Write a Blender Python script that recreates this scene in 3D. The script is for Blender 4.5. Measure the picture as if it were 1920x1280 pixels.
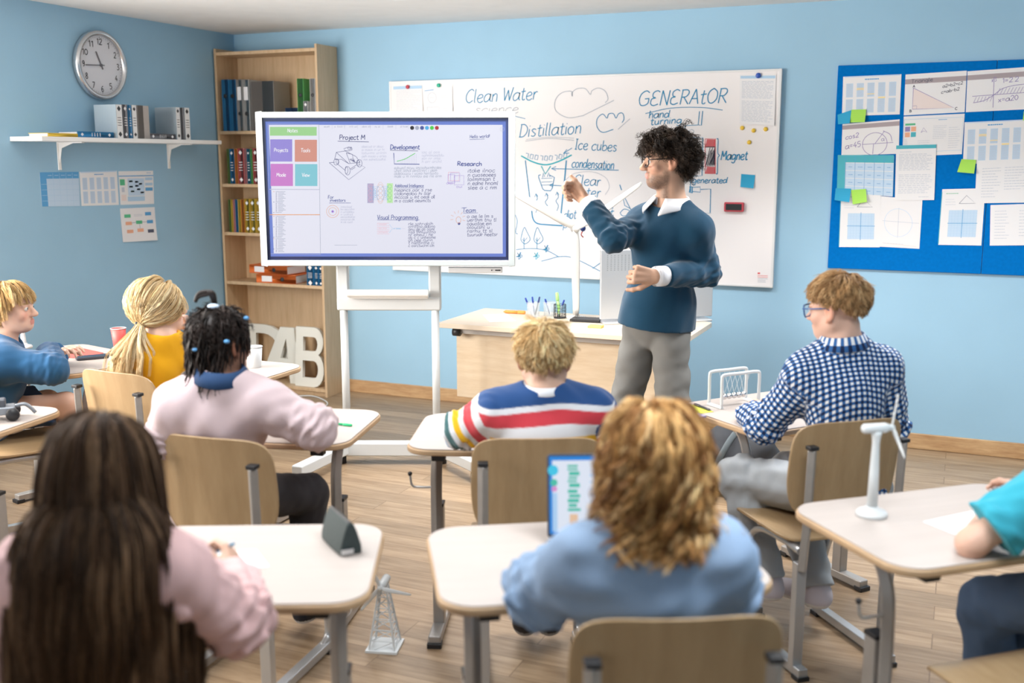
import bpy, bmesh, math, random
import numpy as np
from mathutils import Vector, Matrix
for o in list(bpy.data.objects): bpy.data.objects.remove(o, do_unlink=True)
SC = bpy.context.scene
COL = SC.collection
RNG = np.random.default_rng(7)

# ------------------------------------------------------------------ camera, world, light, exposure
CAM_F, CAM_P, CAM_Y, CAM_H = 1955.0, math.radians(9.94), math.radians(23.3), 1.65
FWD = np.array([-math.sin(CAM_Y)*math.cos(CAM_P), math.cos(CAM_Y)*math.cos(CAM_P), -math.sin(CAM_P)])
RIGHT = np.array([math.cos(CAM_Y), math.sin(CAM_Y), 0.0])
UPV = np.cross(RIGHT, FWD)
FH = np.array([-math.sin(CAM_Y), math.cos(CAM_Y), 0.0])
EYE = np.array([0, 0, CAM_H])
cam = bpy.data.cameras.new('camera'); camo = bpy.data.objects.new('camera', cam); COL.objects.link(camo)
camo.location = EYE
camo.rotation_euler = (math.pi/2-CAM_P, 0, CAM_Y)
cam.sensor_width = 36; cam.lens = CAM_F*36/1920; cam.clip_start = .05
cam.dof.use_dof = True; cam.dof.focus_distance = 4.9; cam.dof.aperture_fstop = 1.9
SC.camera = camo
SC.view_settings.view_transform = 'Standard'
SC.view_settings.look = 'None'
SC.view_settings.exposure = -0.24
SC.view_settings.gamma = 1.0
SC.view_settings.use_curve_mapping = False
SC.cycles.use_denoising = True
SC.cycles.max_bounces = 6; SC.cycles.diffuse_bounces = 4; SC.cycles.glossy_bounces = 3
SC.cycles.transparent_max_bounces = 8; SC.cycles.sample_clamp_indirect = 6
SC.cycles.caustics_reflective = False; SC.cycles.caustics_refractive = False
W = bpy.data.worlds.new('world'); SC.world = W; W.use_nodes = True
W.node_tree.nodes['Background'].inputs[0].default_value = (.62, .80, 1.0, 1)
W.node_tree.nodes['Background'].inputs[1].default_value = 1.0

def area(name, loc, target, sx, sy, power, color, spread=180):
    l = bpy.data.lights.new(name, 'AREA'); l.shape = 'RECTANGLE'; l.size = sx; l.size_y = sy
    l.energy = power; l.color = color; l.spread = math.radians(spread)
    o = bpy.data.objects.new(name, l); COL.objects.link(o); o.location = loc
    d = Vector(target)-Vector(loc); o.rotation_euler = d.to_track_quat('-Z', 'Y').to_euler()
    return o
# daylight through the windows of the left wall (window_1, window_2) and the back wall (window_3)
area('window_light', (-4.80, 2.55, 1.62), (-1.2, 5.6, 1.50), 2.2, 1.5, 200, (1.0, .915, .83), 140)
area('window_light', (-4.80, -.35, 1.62), (-1.0, 2.6, 1.30), 2.2, 1.5, 45, (1.0, .92, .84), 150)
area('window_light', (-1.0, -2.90, 1.70), (-1.2, 3.0, 1.20), 4.2, 1.5, 28, (.92, .97, 1.0))
# the ceiling lights
for lx, ly in ((-2.2, 4.65), (.0, 4.65), (-2.2, 1.9), (.0, 1.9)):
    area('ceiling_light_lamp', (lx, ly, 2.44), (lx, ly, 0), 1.1, .5, 54 if ly > 3 else 30, (1.0, .975, .96) if ly > 3 else (.93, .97, 1.0), 130)

# ------------------------------------------------------------------ placing helpers: pixel of the photo -> point on a real plane
def ray(px, py): return FWD+RIGHT*(px-960)/CAM_F-UPV*(py-640)/CAM_F
def onz(px, py, z): d = ray(px, py); return EYE+d*(z-CAM_H)/d[2]
def ony(px, py, Y): d = ray(px, py); return EYE+d*Y/d[1]
def onx(px, py, X): d = ray(px, py); return EYE+d*X/d[0]
def at(px, py, d): r = ray(px, py); return EYE+r*d/(r@FH)
def V3(*a): return np.array(a, float)
def nrm(v): v = np.asarray(v, float); return v/(np.linalg.norm(v)+1e-12)
def srgb(r, g, b):
    f = lambda c: (c/255/12.92) if c/255 <= .04045 else ((c/255+.055)/1.055)**2.4
    return (f(r), f(g), f(b))

# ------------------------------------------------------------------ materials
MATS = {}
def mat(name, col, rough=.6, metal=0., noise=0., nscale=20., bump=0., bscale=200., spec=.5, emit=None, estr=1., alpha=None, trans=0., stretch=None, sheen=0.):
    if name in MATS: return MATS[name]
    m = bpy.data.materials.new(name); m.use_nodes = True; MATS[name] = m
    nt = m.node_tree; b = nt.nodes['Principled BSDF']
    b.inputs['Base Color'].default_value = (*col, 1); b.inputs['Roughness'].default_value = rough
    b.inputs['Metallic'].default_value = metal; b.inputs['Specular IOR Level'].default_value = spec
    if sheen: b.inputs['Sheen Weight'].default_value = sheen
    if trans: b.inputs['Transmission Weight'].default_value = trans
    if alpha is not None: b.inputs['Alpha'].default_value = alpha
    if emit is not None:
        b.inputs['Emission Color'].default_value = (*emit, 1); b.inputs['Emission Strength'].default_value = estr
    if noise or bump:
        tc = nt.nodes.new('ShaderNodeTexCoord'); mp = nt.nodes.new('ShaderNodeMapping')
        nt.links.new(tc.outputs['Object'], mp.inputs[0])
        if stretch: mp.inputs['Scale'].default_value = stretch
    if noise:
        n = nt.nodes.new('ShaderNodeTexNoise'); n.inputs['Scale'].default_value = nscale; n.inputs['Detail'].default_value = 4
        nt.links.new(mp.outputs[0], n.inputs['Vector'])
        r = nt.nodes.new('ShaderNodeMapRange'); r.inputs['From Min'].default_value = .3; r.inputs['From Max'].default_value = .7
        r.inputs['To Min'].default_value = 1-noise; r.inputs['To Max'].default_value = 1+noise
        nt.links.new(n.outputs['Fac'], r.inputs['Value'])
        mx = nt.nodes.new('ShaderNodeVectorMath'); mx.operation = 'SCALE'; mx.inputs[0].default_value = col
        nt.links.new(r.outputs[0], mx.inputs['Scale']); nt.links.new(mx.outputs[0], b.inputs['Base Color'])
    if bump:
        n2 = nt.nodes.new('ShaderNodeTexNoise'); n2.inputs['Scale'].default_value = bscale; n2.inputs['Detail'].default_value = 3
        nt.links.new(mp.outputs[0], n2.inputs['Vector'])
        bp = nt.nodes.new('ShaderNodeBump'); bp.inputs['Strength'].default_value = bump; bp.inputs['Distance'].default_value = .002
        nt.links.new(n2.outputs['Fac'], bp.inputs['Height']); nt.links.new(bp.outputs[0], b.inputs['Normal'])
    return m
def emat(name, col, strength=1.0):
    if name in MATS: return MATS[name]
    m = bpy.data.materials.new(name); m.use_nodes = True; MATS[name] = m
    nt = m.node_tree; b = nt.nodes['Principled BSDF']
    b.inputs['Base Color'].default_value = (*[c*.04 for c in col], 1); b.inputs['Roughness'].default_value = .35
    b.inputs['Emission Color'].default_value = (*col, 1); b.inputs['Emission Strength'].default_value = strength
    return m
def amat(name, rough=.8, bump=.3, bscale=350., spec=.3, sheen=0., sss=0.):   # base colour from the mesh attribute Col
    if name in MATS: return MATS[name]
    m = mat(name, (.5, .5, .5), rough, bump=bump, bscale=bscale, spec=spec, sheen=sheen)
    nt = m.node_tree; a = nt.nodes.new('ShaderNodeAttribute'); a.attribute_name = 'Col'
    b = nt.nodes['Principled BSDF']; nt.links.new(a.outputs['Color'], b.inputs['Base Color'])
    if sss:
        b.inputs['Subsurface Weight'].default_value = sss; b.inputs['Subsurface Radius'].default_value = (.012, .005, .003)
        b.inputs['Subsurface Scale'].default_value = .5
    return m
def wood(name, c1, c2, scale=(1, 1, 1), rough=.45, plank=None, grain=9.):
    if name in MATS: return MATS[name]
    m = bpy.data.materials.new(name); m.use_nodes = True; MATS[name] = m
    nt = m.node_tree; b = nt.nodes['Principled BSDF']; b.inputs['Roughness'].default_value = rough
    L = nt.links.new; N = nt.nodes.new
    tc = N('ShaderNodeTexCoord'); mp = N('ShaderNodeMapping'); mp.inputs['Scale'].default_value = scale
    L(tc.outputs['Object'], mp.inputs[0])
    n = N('ShaderNodeTexNoise'); n.inputs['Scale'].default_value = grain; n.inputs['Detail'].default_value = 6; n.inputs['Roughness'].default_value = .65
    vec = mp.outputs[0]
    if plank:
        bk = N('ShaderNodeTexBrick'); bk.offset = .37; bk.inputs['Scale'].default_value = 1
        bk.inputs['Brick Width'].default_value = plank[0]; bk.inputs['Row Height'].default_value = plank[1]
        bk.inputs['Mortar Size'].default_value = .0022; bk.inputs['Mortar Smooth'].default_value = .4
        bk.inputs['Color1'].default_value = (.72, .72, .72, 1); bk.inputs['Color2'].default_value = (1.18, 1.18, 1.18, 1)
        bk.inputs['Mortar'].default_value = (.45, .4, .35, 1)
        L(tc.outputs['Object'], bk.inputs['Vector'])
        ad = N('ShaderNodeVectorMath'); ad.operation = 'ADD'
        sc_ = N('ShaderNodeVectorMath'); sc_.operation = 'SCALE'; sc_.inputs['Scale'].default_value = 9.
        L(bk.outputs['Color'], sc_.inputs[0]); L(mp.outputs[0], ad.inputs[0]); L(sc_.outputs[0], ad.inputs[1]); vec = ad.outputs[0]
    L(vec, n.inputs['Vector'])
    cr = N('ShaderNodeValToRGB'); cr.color_ramp.elements[0].position = .3; cr.color_ramp.elements[1].position = .72
    cr.color_ramp.elements[0].color = (*c1, 1); cr.color_ramp.elements[1].color = (*c2, 1)
    L(n.outputs['Fac'], cr.inputs[0]); out = cr.outputs[0]
    if plank:
        mm = N('ShaderNodeMix'); mm.data_type = 'RGBA'; mm.blend_type = 'MULTIPLY'; mm.inputs[0].default_value = .8
        L(out, mm.inputs[6]); L(bk.outputs['Color'], mm.inputs[7]); out = mm.outputs[2]
    L(out, b.inputs['Base Color'])
    return m

# ------------------------------------------------------------------ mesh builder
def rotz(a): c, s = math.cos(a), math.sin(a); return np.array([[c, -s, 0], [s, c, 0], [0, 0, 1.]])
class MB:
    def __init__(s): s.v = []; s.f = []; s.m = []; s.n = 0
    def add(s, v, f, mi=0):
        o = s.n; s.v += [tuple(p) for p in v]; s.n += len(v)
        s.f += [[i+o for i in q] for q in f]; s.m += [mi]*len(f); return s
    def box(s, c, d, R=None, mi=0):
        h = np.array(d)/2; P = np.array([[x, y, z] for x in (-1, 1) for y in (-1, 1) for z in (-1, 1)])*h
        if R is not None: P = P@np.array(R).T
        return s.add(P+np.array(c), [(0, 1, 3, 2), (4, 6, 7, 5), (0, 4, 5, 1), (2, 3, 7, 6), (0, 2, 6, 4), (1, 5, 7, 3)], mi)
    def tube(s, path, r, n=10, mi=0, cap=True, flat=None, ref=None):
        P = np.array(path, float); k = len(P); rr = np.full(k, r) if np.isscalar(r) else np.array(r)
        T = np.gradient(P, axis=0); T /= np.linalg.norm(T, axis=1)[:, None]+1e-9
        u = np.array(ref if ref is not None else ((0, 0, 1.) if abs(T[0][2]) < .9 else (1., 0, 0)))
        V = []
        for i in range(k):
            u = u-T[i]*(u@T[i]); u = u/np.linalg.norm(u); w = np.cross(T[i], u)
            for j in range(n):
                a = 2*math.pi*(j+.5)/n
                fa, fb = (1, 1) if flat is None else flat
                V.append(P[i]+rr[i]*(u*math.cos(a)*fa+w*math.sin(a)*fb))
        F = [(i*n+j, i*n+(j+1) % n, (i+1)*n+(j+1) % n, (i+1)*n+j) for i in range(k-1) for j in range(n)]
        if cap: F += [tuple(range(n))[::-1], tuple((k-1)*n+j for j in range(n))]
        return s.add(V, F, mi)
    def lathe(s, prof, c=(0, 0, 0), n=24, R=None, mi=0, caps=True):
        V = []; k = len(prof)
        for r, z in prof:
            for j in range(n):
                a = 2*math.pi*j/n; V.append((r*math.cos(a), r*math.sin(a), z))
        V = np.array(V)
        if R is not None: V = V@np.array(R).T
        F = [(i*n+j, i*n+(j+1) % n, (i+1)*n+(j+1) % n, (i+1)*n+j) for i in range(k-1) for j in range(n)]
        if caps and prof[0][0] > 1e-4: F.append(tuple(range(n))[::-1])
        if caps and prof[-1][0] > 1e-4: F.append(tuple((k-1)*n+j for j in range(n)))
        return s.add(V+np.array(c), F, mi)
    def prism(s, poly, O, U, Vv, depth, mi=0):      # polygon in the plane O+U*x+V*y, thickness along U x V
        U, Vv, O = np.array(U, float), np.array(Vv, float), np.array(O, float); N = np.cross(U, Vv); k = len(poly)
        A = [O+U*x+Vv*y for x, y in poly]; B = [p+N*depth for p in A]
        F = [tuple(range(k))[::-1], tuple(range(k, 2*k))]+[(i, (i+1) % k, k+(i+1) % k, k+i) for i in range(k)]
        return s.add(A+B, F, mi)
    def ball(s, c, r, n=12, mi=0, R=None):
        r = np.array([r]*3 if np.isscalar(r) else r); V = []; m = n//2+1
        for i in range(m+1):
            t = math.pi*i/m
            for j in range(n):
                a = 2*math.pi*j/n; V.append((math.sin(t)*math.cos(a), math.sin(t)*math.sin(a), math.cos(t)))
        V = np.array(V)*r
        if R is not None: V = V@np.array(R).T
        F = [(i*n+j, (i+1)*n+j, (i+1)*n+(j+1) % n, i*n+(j+1) % n) for i in range(m) for j in range(n)]
        return s.add(V+np.array(c), F, mi)
    def build(s, name, mats, parent=None, bevel=0, smooth=False, seg=2, rec=True):
        me = bpy.data.meshes.new(name); me.from_pydata([tuple(map(float, p)) for p in s.v], [], s.f)
        for m in (mats if isinstance(mats, (list, tuple)) else [mats]): me.materials.append(m)
        me.polygons.foreach_set('material_index', s.m)
        if rec:
            bm = bmesh.new(); bm.from_mesh(me); bmesh.ops.remove_doubles(bm, verts=bm.verts, dist=1e-6)
            bmesh.ops.recalc_face_normals(bm, faces=bm.faces); bm.to_mesh(me); bm.free()
        if smooth: me.polygons.foreach_set('use_smooth', [True]*len(me.polygons))
        o = bpy.data.objects.new(name, me); COL.objects.link(o)
        if parent is not None: o.parent = parent
        if bevel:
            md = o.modifiers.new('bevel', 'BEVEL'); md.width = bevel; md.segments = seg; md.limit_method = 'ANGLE'; md.angle_limit = .6
            me.polygons.foreach_set('use_smooth', [True]*len(me.polygons))
            try: md.harden_normals = True
            except Exception: pass
        return o
def tag(o, label, cat, group=None, kind=None):
    if label: o['label'] = label
    if cat: o['category'] = cat
    if group: o['group'] = group
    if kind: o['kind'] = kind
    return o
def thing(name, label, cat, loc=(0, 0, 0), rz=0, group=None):
    o = bpy.data.objects.new(name, None); COL.objects.link(o); o.empty_display_size = .05
    o.location = tuple(map(float, loc)); o.rotation_euler = (0, 0, rz); return tag(o, label, cat, group)
def structure(o): o['kind'] = 'structure'; return o
def rrect(w, d, r, n=6):
    P = []
    for cx, cy, a0 in ((w/2-r, d/2-r, 0), (-w/2+r, d/2-r, 90), (-w/2+r, -d/2+r, 180), (w/2-r, -d/2+r, 270)):
        for i in range(n+1):
            a = math.radians(a0+90*i/n); P.append((cx+r*math.cos(a), cy+r*math.sin(a)))
    return P
def crom(P, n=6):
    P = np.array(P, float)
    if len(P) < 3: return P
    Q = np.vstack([2*P[0]-P[1], P, 2*P[-1]-P[-2]]); out = []
    for i in range(1, len(Q)-2):
        for k in range(n):
            t = k/n; a, b, c, d = Q[i-1], Q[i], Q[i+1], Q[i+2]
            out.append(.5*((2*b)+(c-a)*t+(2*a-5*b+4*c-d)*t*t+(3*b-a-3*c+d)*t**3))
    out.append(P[-1]); return np.array(out)
# shared materials
M_WALL = mat('painted_wall', (.315, .535, .715), .7, noise=.02, nscale=3, bump=.05, bscale=90)
M_FLOOR = wood('oak_planks', (.225, .145, .082), (.425, .31, .20), (1.2, 14, 1), .38, plank=(1.25, .125), grain=3.)
M_BEECH = wood('beech_board', (.50, .345, .20), (.64, .47, .30), (14, 14, 1.2), .45, grain=2.5)
M_OAKTRIM = wood('oak_trim', (.40, .23, .11), (.62, .42, .23), (2, 14, 14), .4, grain=3.)
M_TOP = mat('pale_laminate', (.475, .425, .395), .5, noise=.03, nscale=3, stretch=(1, 12, 1))
M_EDGE = mat('beech_edge', (.50, .34, .20), .5, noise=.08, nscale=12)
M_PLY = wood('beech_plywood', (.38, .255, .135), (.47, .33, .185), (10, 2, 1.5), .38, grain=3.)
M_STEEL = mat('grey_coated_steel', (.40, .38, .36), .38, metal=.35, noise=.04, nscale=30)
M_STEEL2 = mat('light_grey_steel', (.52, .53, .54), .3, metal=.6)
M_BLACK = mat('black_plastic', (.016, .017, .02), .45)
M_WHITE = mat('white_enamel', (.86, .87, .87), .35)
M_WPLAS = mat('white_plastic', (.66, .70, .72), .4)
M_PAPER = mat('white_paper', (.80, .81, .84), .8)
M_INK = mat('grey_print', (.30, .33, .40), .8)
M_INKL = mat('pale_print', (.52, .58, .68), .8)
M_BLUEP = mat('blue_print', (.10, .36, .68), .7)
M_LBLUE = mat('light_blue_print', (.42, .62, .82), .7)
# ------------------------------------------------------------------ the room
YW, XL, XR, YB, ZC = 6.29, -4.87, 2.2, -3.0, 2.52
def slab(name, lo, hi, m):
    lo, hi = np.array(lo, float), np.array(hi, float)
    return structure(MB().box((lo+hi)/2, hi-lo).build(name, m))
slab('floor', (XL-.15, YB-.15, -.1), (XR+.15, YW+.15, 0), M_FLOOR)
slab('ceiling', (XL-.15, YB-.15, ZC), (XR+.15, YW+.15, ZC+.1), mat('white_ceiling', (.82, .83, .83), .9, noise=.02, nscale=8))
slab('wall_front', (XL-.15, YW, 0), (XR+.15, YW+.15, ZC), M_WALL)
slab('wall_right', (XR, YB, 0), (XR+.15, YW, ZC), M_WALL)
def wall_with_windows(name, axis, pos, thick, span, holes, z0, z1):
    b = MB(); cuts = [span[0]]+[v for h in holes for v in h]+[span[1]]
    def bx(a0, a1, c0, c1):
        if axis == 'x': b.box((pos-thick/2, (a0+a1)/2, (c0+c1)/2), (thick, a1-a0, c1-c0))
        else: b.box(((a0+a1)/2, pos-thick/2, (c0+c1)/2), (a1-a0, thick, c1-c0))
    for i in range(0, len(cuts), 2): bx(cuts[i], cuts[i+1], 0, ZC)
    for h in holes: bx(h[0], h[1], 0, z0); bx(h[0], h[1], z1, ZC)
    return structure(b.build(name, M_WALL))
WL, WB = [(-1.5, .8), (1.4, 3.7)], [(-3.2, 1.2)]
wall_with_windows('wall_left', 'x', XL, .15, (YB-.15, YW), WL, .85, 2.35)
wall_with_windows('wall_back', 'y', YB, .15, (XL, XR), WB, .85, 2.35)
M_GLASS = mat('window_glass', (.9, .95, 1), .05, trans=1., alpha=.15)
def window(n, axis, pos, a0, a1, z0, z1):
    fr = MB(); g = MB()
    def bx(B, p0, p1, c0, c1, t):
        c = (pos-.08, (p0+p1)/2, (c0+c1)/2); d = (t, p1-p0, c1-c0)
        if axis == 'y': c = (c[1], c[0], c[2]); d = (d[1], d[0], d[2])
        B.box(c, d)
    w = .06
    bx(fr, a0, a1, z0, z0+w, .07); bx(fr, a0, a1, z1-w, z1, .07)
    k = max(2, round((a1-a0)/1.1))
    for i in range(k+1):
        c = a0+w/2+(a1-a0-w)*i/k; bx(fr, c-w/2, c+w/2, z0+w, z1-w, .07)
    o = structure(fr.build('window_%d' % n, M_WHITE, bevel=.004)); bx(g, a0+w, a1-w, z0+w, z1-w, .008)
    g.build('pane', M_GLASS, o)
window(1, 'x', XL, *WL[0], .85, 2.35); window(2, 'x', XL, *WL[1], .85, 2.35); window(3, 'y', YB, *WB[0], .85, 2.35)
structure(MB().box(((XR+XL)/2, YW-.009, .045), (XR-XL, .018, .09)).build('baseboard_front', M_OAKTRIM, bevel=.004))
structure(MB().box((XL+.009, (YW-.018+YB)/2, .045), (.018, YW-.018-YB, .09)).build('baseboard_left', M_OAKTRIM, bevel=.004))
structure(MB().box((XR-.009, (YW-.018+YB)/2, .045), (.018, YW-.018-YB, .09)).build('baseboard_right', M_OAKTRIM, bevel=.004))
for i, (lx, ly) in enumerate(((-2.2, 4.65), (.0, 4.65), (-2.2, 1.9), (.0, 1.9))):
    t = thing('ceiling_light', 'flat white ceiling light panel, %s' % ('left one nearer the whiteboard', 'right one nearer the whiteboard', 'left one over the back rows', 'right one over the back rows')[i], 'ceiling light', (lx, ly, ZC), 0, 'ceiling light panels')
    b = MB()
    for sx in (-1, 1): b.box((sx*.59, 0, -.03), (.03, .63, .06))
    for sy in (-1, 1): b.box((0, sy*.30, -.03), (1.15, .03, .06))
    b.build('frame', M_WHITE, t); MB().box((0, 0, -.03), (1.15, .57, .02)).build('diffuser', emat('lit_diffuser', (1, .97, .93), 2.0), t)

# ------------------------------------------------------------------ stroke lettering (handwriting): glyphs on a 10-high grid
G = {
'a': ('6,5 4,6 1.5,5 .5,2.5 1.5,.3 3.5,.3 5.5,2.5 6,6 5.8,1.5 7,.2', 7), 'b': ('1,10 .8,5 .8,1 3,0 5.5,1.5 5.5,4 3.5,5.5 1,4', 6.5), 'c': ('5.5,5 4,6 1.5,5 .5,2.8 1.5,.5 3.5,0 5.5,1.2', 6),
'd': ('5.5,4.5 3.5,6 1,4.5 .5,2 2,0 4.5,1 5.8,4|6.5,10 6,4 6.2,0', 7.2), 'e': ('.8,2.8 4,3.4 5.3,4.6 4,6 1.8,5.4 .6,2.8 1.8,.4 4,0 5.8,1.2', 6.2), 'f': ('4.5,9.5 3,10 2,8 1.8,0|.3,5.6 4,5.8', 4.5),
'g': ('5.5,5 3.5,6 1,4.5 1,1.5 3,.5 5.3,2.5|5.7,6 5.6,-1.5 3.5,-3.4 1,-2.2', 6.8), 'h': ('1,10 .9,0|1,3.5 3,5.8 4.8,5 5,0', 6.2), 'i': ('1,6 1,0|1,8.2 1.2,8.6', 2.4), 'j': ('2,6 2,-2 .5,-3|2,8.2 2.2,8.6', 3),
'k': ('1,10 1,0|4.8,6 1.2,2.6 5,0', 6), 'l': ('1,10 1,1 2,0', 2.8), 'm': ('1,6 1,0|1,4 2.5,6 3.8,5 4,0|4,4 5.8,6 7,5 7.2,0', 8.4), 'n': ('1,6 1,0|1,3.8 3,6 4.8,5 5,0', 6.2),
'o': ('3,6 1,4.8 .5,2.5 1.8,.2 4,.2 5.4,2.5 4.8,5 3,6', 6.4), 'p': ('1,6 .8,-3.5|1,4.5 3.2,6 5.3,4.5 5,1.5 3,.3 1,1.5', 6.4), 'r': ('1,6 1,0|1,3.6 2.6,5.8 4.3,5.6', 4.8), 's': ('4.5,5.2 2.6,6 1,4.8 2.6,3.2 4.4,1.8 3,.1 .8,.7', 5.4),
't': ('2.2,9 2,1.2 3.4,0 4.4,.8|.3,6.2 4.3,6.6', 4.8), 'u': ('1,6 1,1.5 2.5,0 4.6,1.6 5,6|5,3 5.2,0', 6.4), 'v': ('.6,6 2.6,0|2.6,0 4.8,6', 5.4), 'w': ('.5,6 1.8,0|1.8,0 3.5,4.6|3.5,4.6 5,0|5,0 6.8,6', 7.4), 'x': ('.6,6 4.6,0|4.6,6 .6,0', 5.4), 'y': ('.8,6 2.8,1|5,6 2.4,-2 .8,-3.2', 5.8), 'z': ('.8,6 4.8,6|4.8,6 .8,0|.8,0 5,0', 5.8), 'q': ('5.3,5 3.3,6 1,4.5 1,1.5 3,.5 5.3,2.5|5.7,6 5.6,-3.4', 6.6),
'A': ('.3,0 3.4,10|3.4,10 6.3,0|1.4,3.6 5.4,3.6', 7), 'B': ('1,0 1,10|1,10 4.5,9.4 5,7 3,5.4 1,5.2|2.5,5.3 5.8,4.2 5.6,1.2 3.4,0 1,0', 7), 'C': ('7,8.5 5,10 2.2,8.6 .6,5 1.6,1.4 4.2,0 7,1.6', 7.6), 'D': ('1.2,10 1,0|.4,9.8 4,9.6 6.6,7 6.6,3.4 4.2,.4 .4,0', 7.6), 'E': ('6,9 4,10 1.5,8.6 1.6,6 3.6,5.2|3.6,5.2 1,4.4 .8,1.4 3,0 6,1', 6.8),
'F': ('1,10 1,0|1,10 5.6,10|1,5.4 4.6,5.4', 6), 'G': ('7,8.6 4.6,10 1.6,8.2 .6,4.6 2,.8 4.6,.2 7,1.6 7.2,4.6|7.4,4.8 4.4,4.6', 8.2), 'I': ('1.4,10 1.2,0|.2,10 2.8,10|0,0 2.6,0', 3.4), 'M': ('.6,0 1.2,10|1.2,10 4,3.4|4,3.4 7,10|7,10 7.6,0', 8.4), 'N': ('.8,0 1,10|1,10 5.6,0|5.6,0 6,10', 7), 'O': ('4,10 1.4,8 .6,4.6 2,.8 4.6,.2 7,3 6.8,7.4 4,10', 7.8), 'P': ('1,0 1.2,10|.6,9.6 4.6,9.6 6,7.4 4.4,5 1.2,4.6', 6.4), 'R': ('1,0 1.2,10|.6,9.6 4.6,9.6 5.8,7.6 4.2,5.2 1.2,4.8|2.6,5 6.4,0', 7), 'S': ('5.8,8.6 3.8,10 1.4,8.6 2,6.2 4.8,4.4 5.4,1.8 3.4,0 .8,1', 6.6), 'T': ('3.6,10 3.4,0|.2,9.8 7,10', 7), 'U': ('.8,10 .8,3 2.8,0 5.4,1.8 6,10', 7), 'V': ('.4,10 3.2,0|3.2,0 6.2,10', 6.6), 'W': ('.3,10 2.2,0|2.2,0 4.4,8|4.4,8 6.4,0|6.4,0 8.6,10', 9), 'H': ('1,0 1,10|5.6,0 5.6,10|1,5 5.6,5', 6.8), 'X': ('.6,10 5.6,0|5.6,10 .6,0', 6.4), 'Z': ('.8,10 6,10|6,10 .6,0|.6,0 6.2,0', 6.8),
'=': ('.6,6 4.6,6|.6,3.4 4.6,3.4', 5.6), '+': ('.6,4.6 5,4.6|2.8,7 2.8,2', 5.6), '-': ('.6,4.6 4,4.6', 4.8), '2': ('.8,8 3,10 5.2,8.4 4.6,5.4 .6,0|.6,0 5.6,.2', 6.2), '5': ('5,10 1.2,10|1.2,10 1,6 4,6 5.2,3 3.4,.2 .8,.8', 6), '0': ('3,10 .8,7 .8,3 3,0 5.2,3 5.2,7 3,10', 6), '4': ('4,10 .6,3.4|.6,3.4 5.6,3.4|4,6 4,0', 6.2), '1': ('.6,8 2.2,10|2.2,10 2.2,0', 3.4), '3': ('.8,9.4 3.6,10 5,8 3,5.4 5.4,3.4 4,.2 .8,.6', 6), ',': ('1,1 .6,-1.4', 2), '.': ('1,0 1.2,.5', 2), '!': ('1.2,10 1,3|1,.2 1.1,.6', 2.4), '(': ('2.4,10 .8,5 2.4,-.6', 3), '?': ('.6,8 2.4,10 4.4,8 2.4,5 2.4,3|2.4,.2 2.5,.6', 5), ' ': ('', 4),
}
GC = {}
def glyph(ch):
    if ch not in GC:
        s, w = G.get(ch, ('', 4)); st = []
        for part in s.split('|'):
            if part.strip():
                p = [tuple(map(float, q.split(','))) for q in part.split()]; st.append(crom(p, 4) if len(p) > 2 else np.array(p))
        GC[ch] = (st, w)
    return GC[ch]
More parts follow.
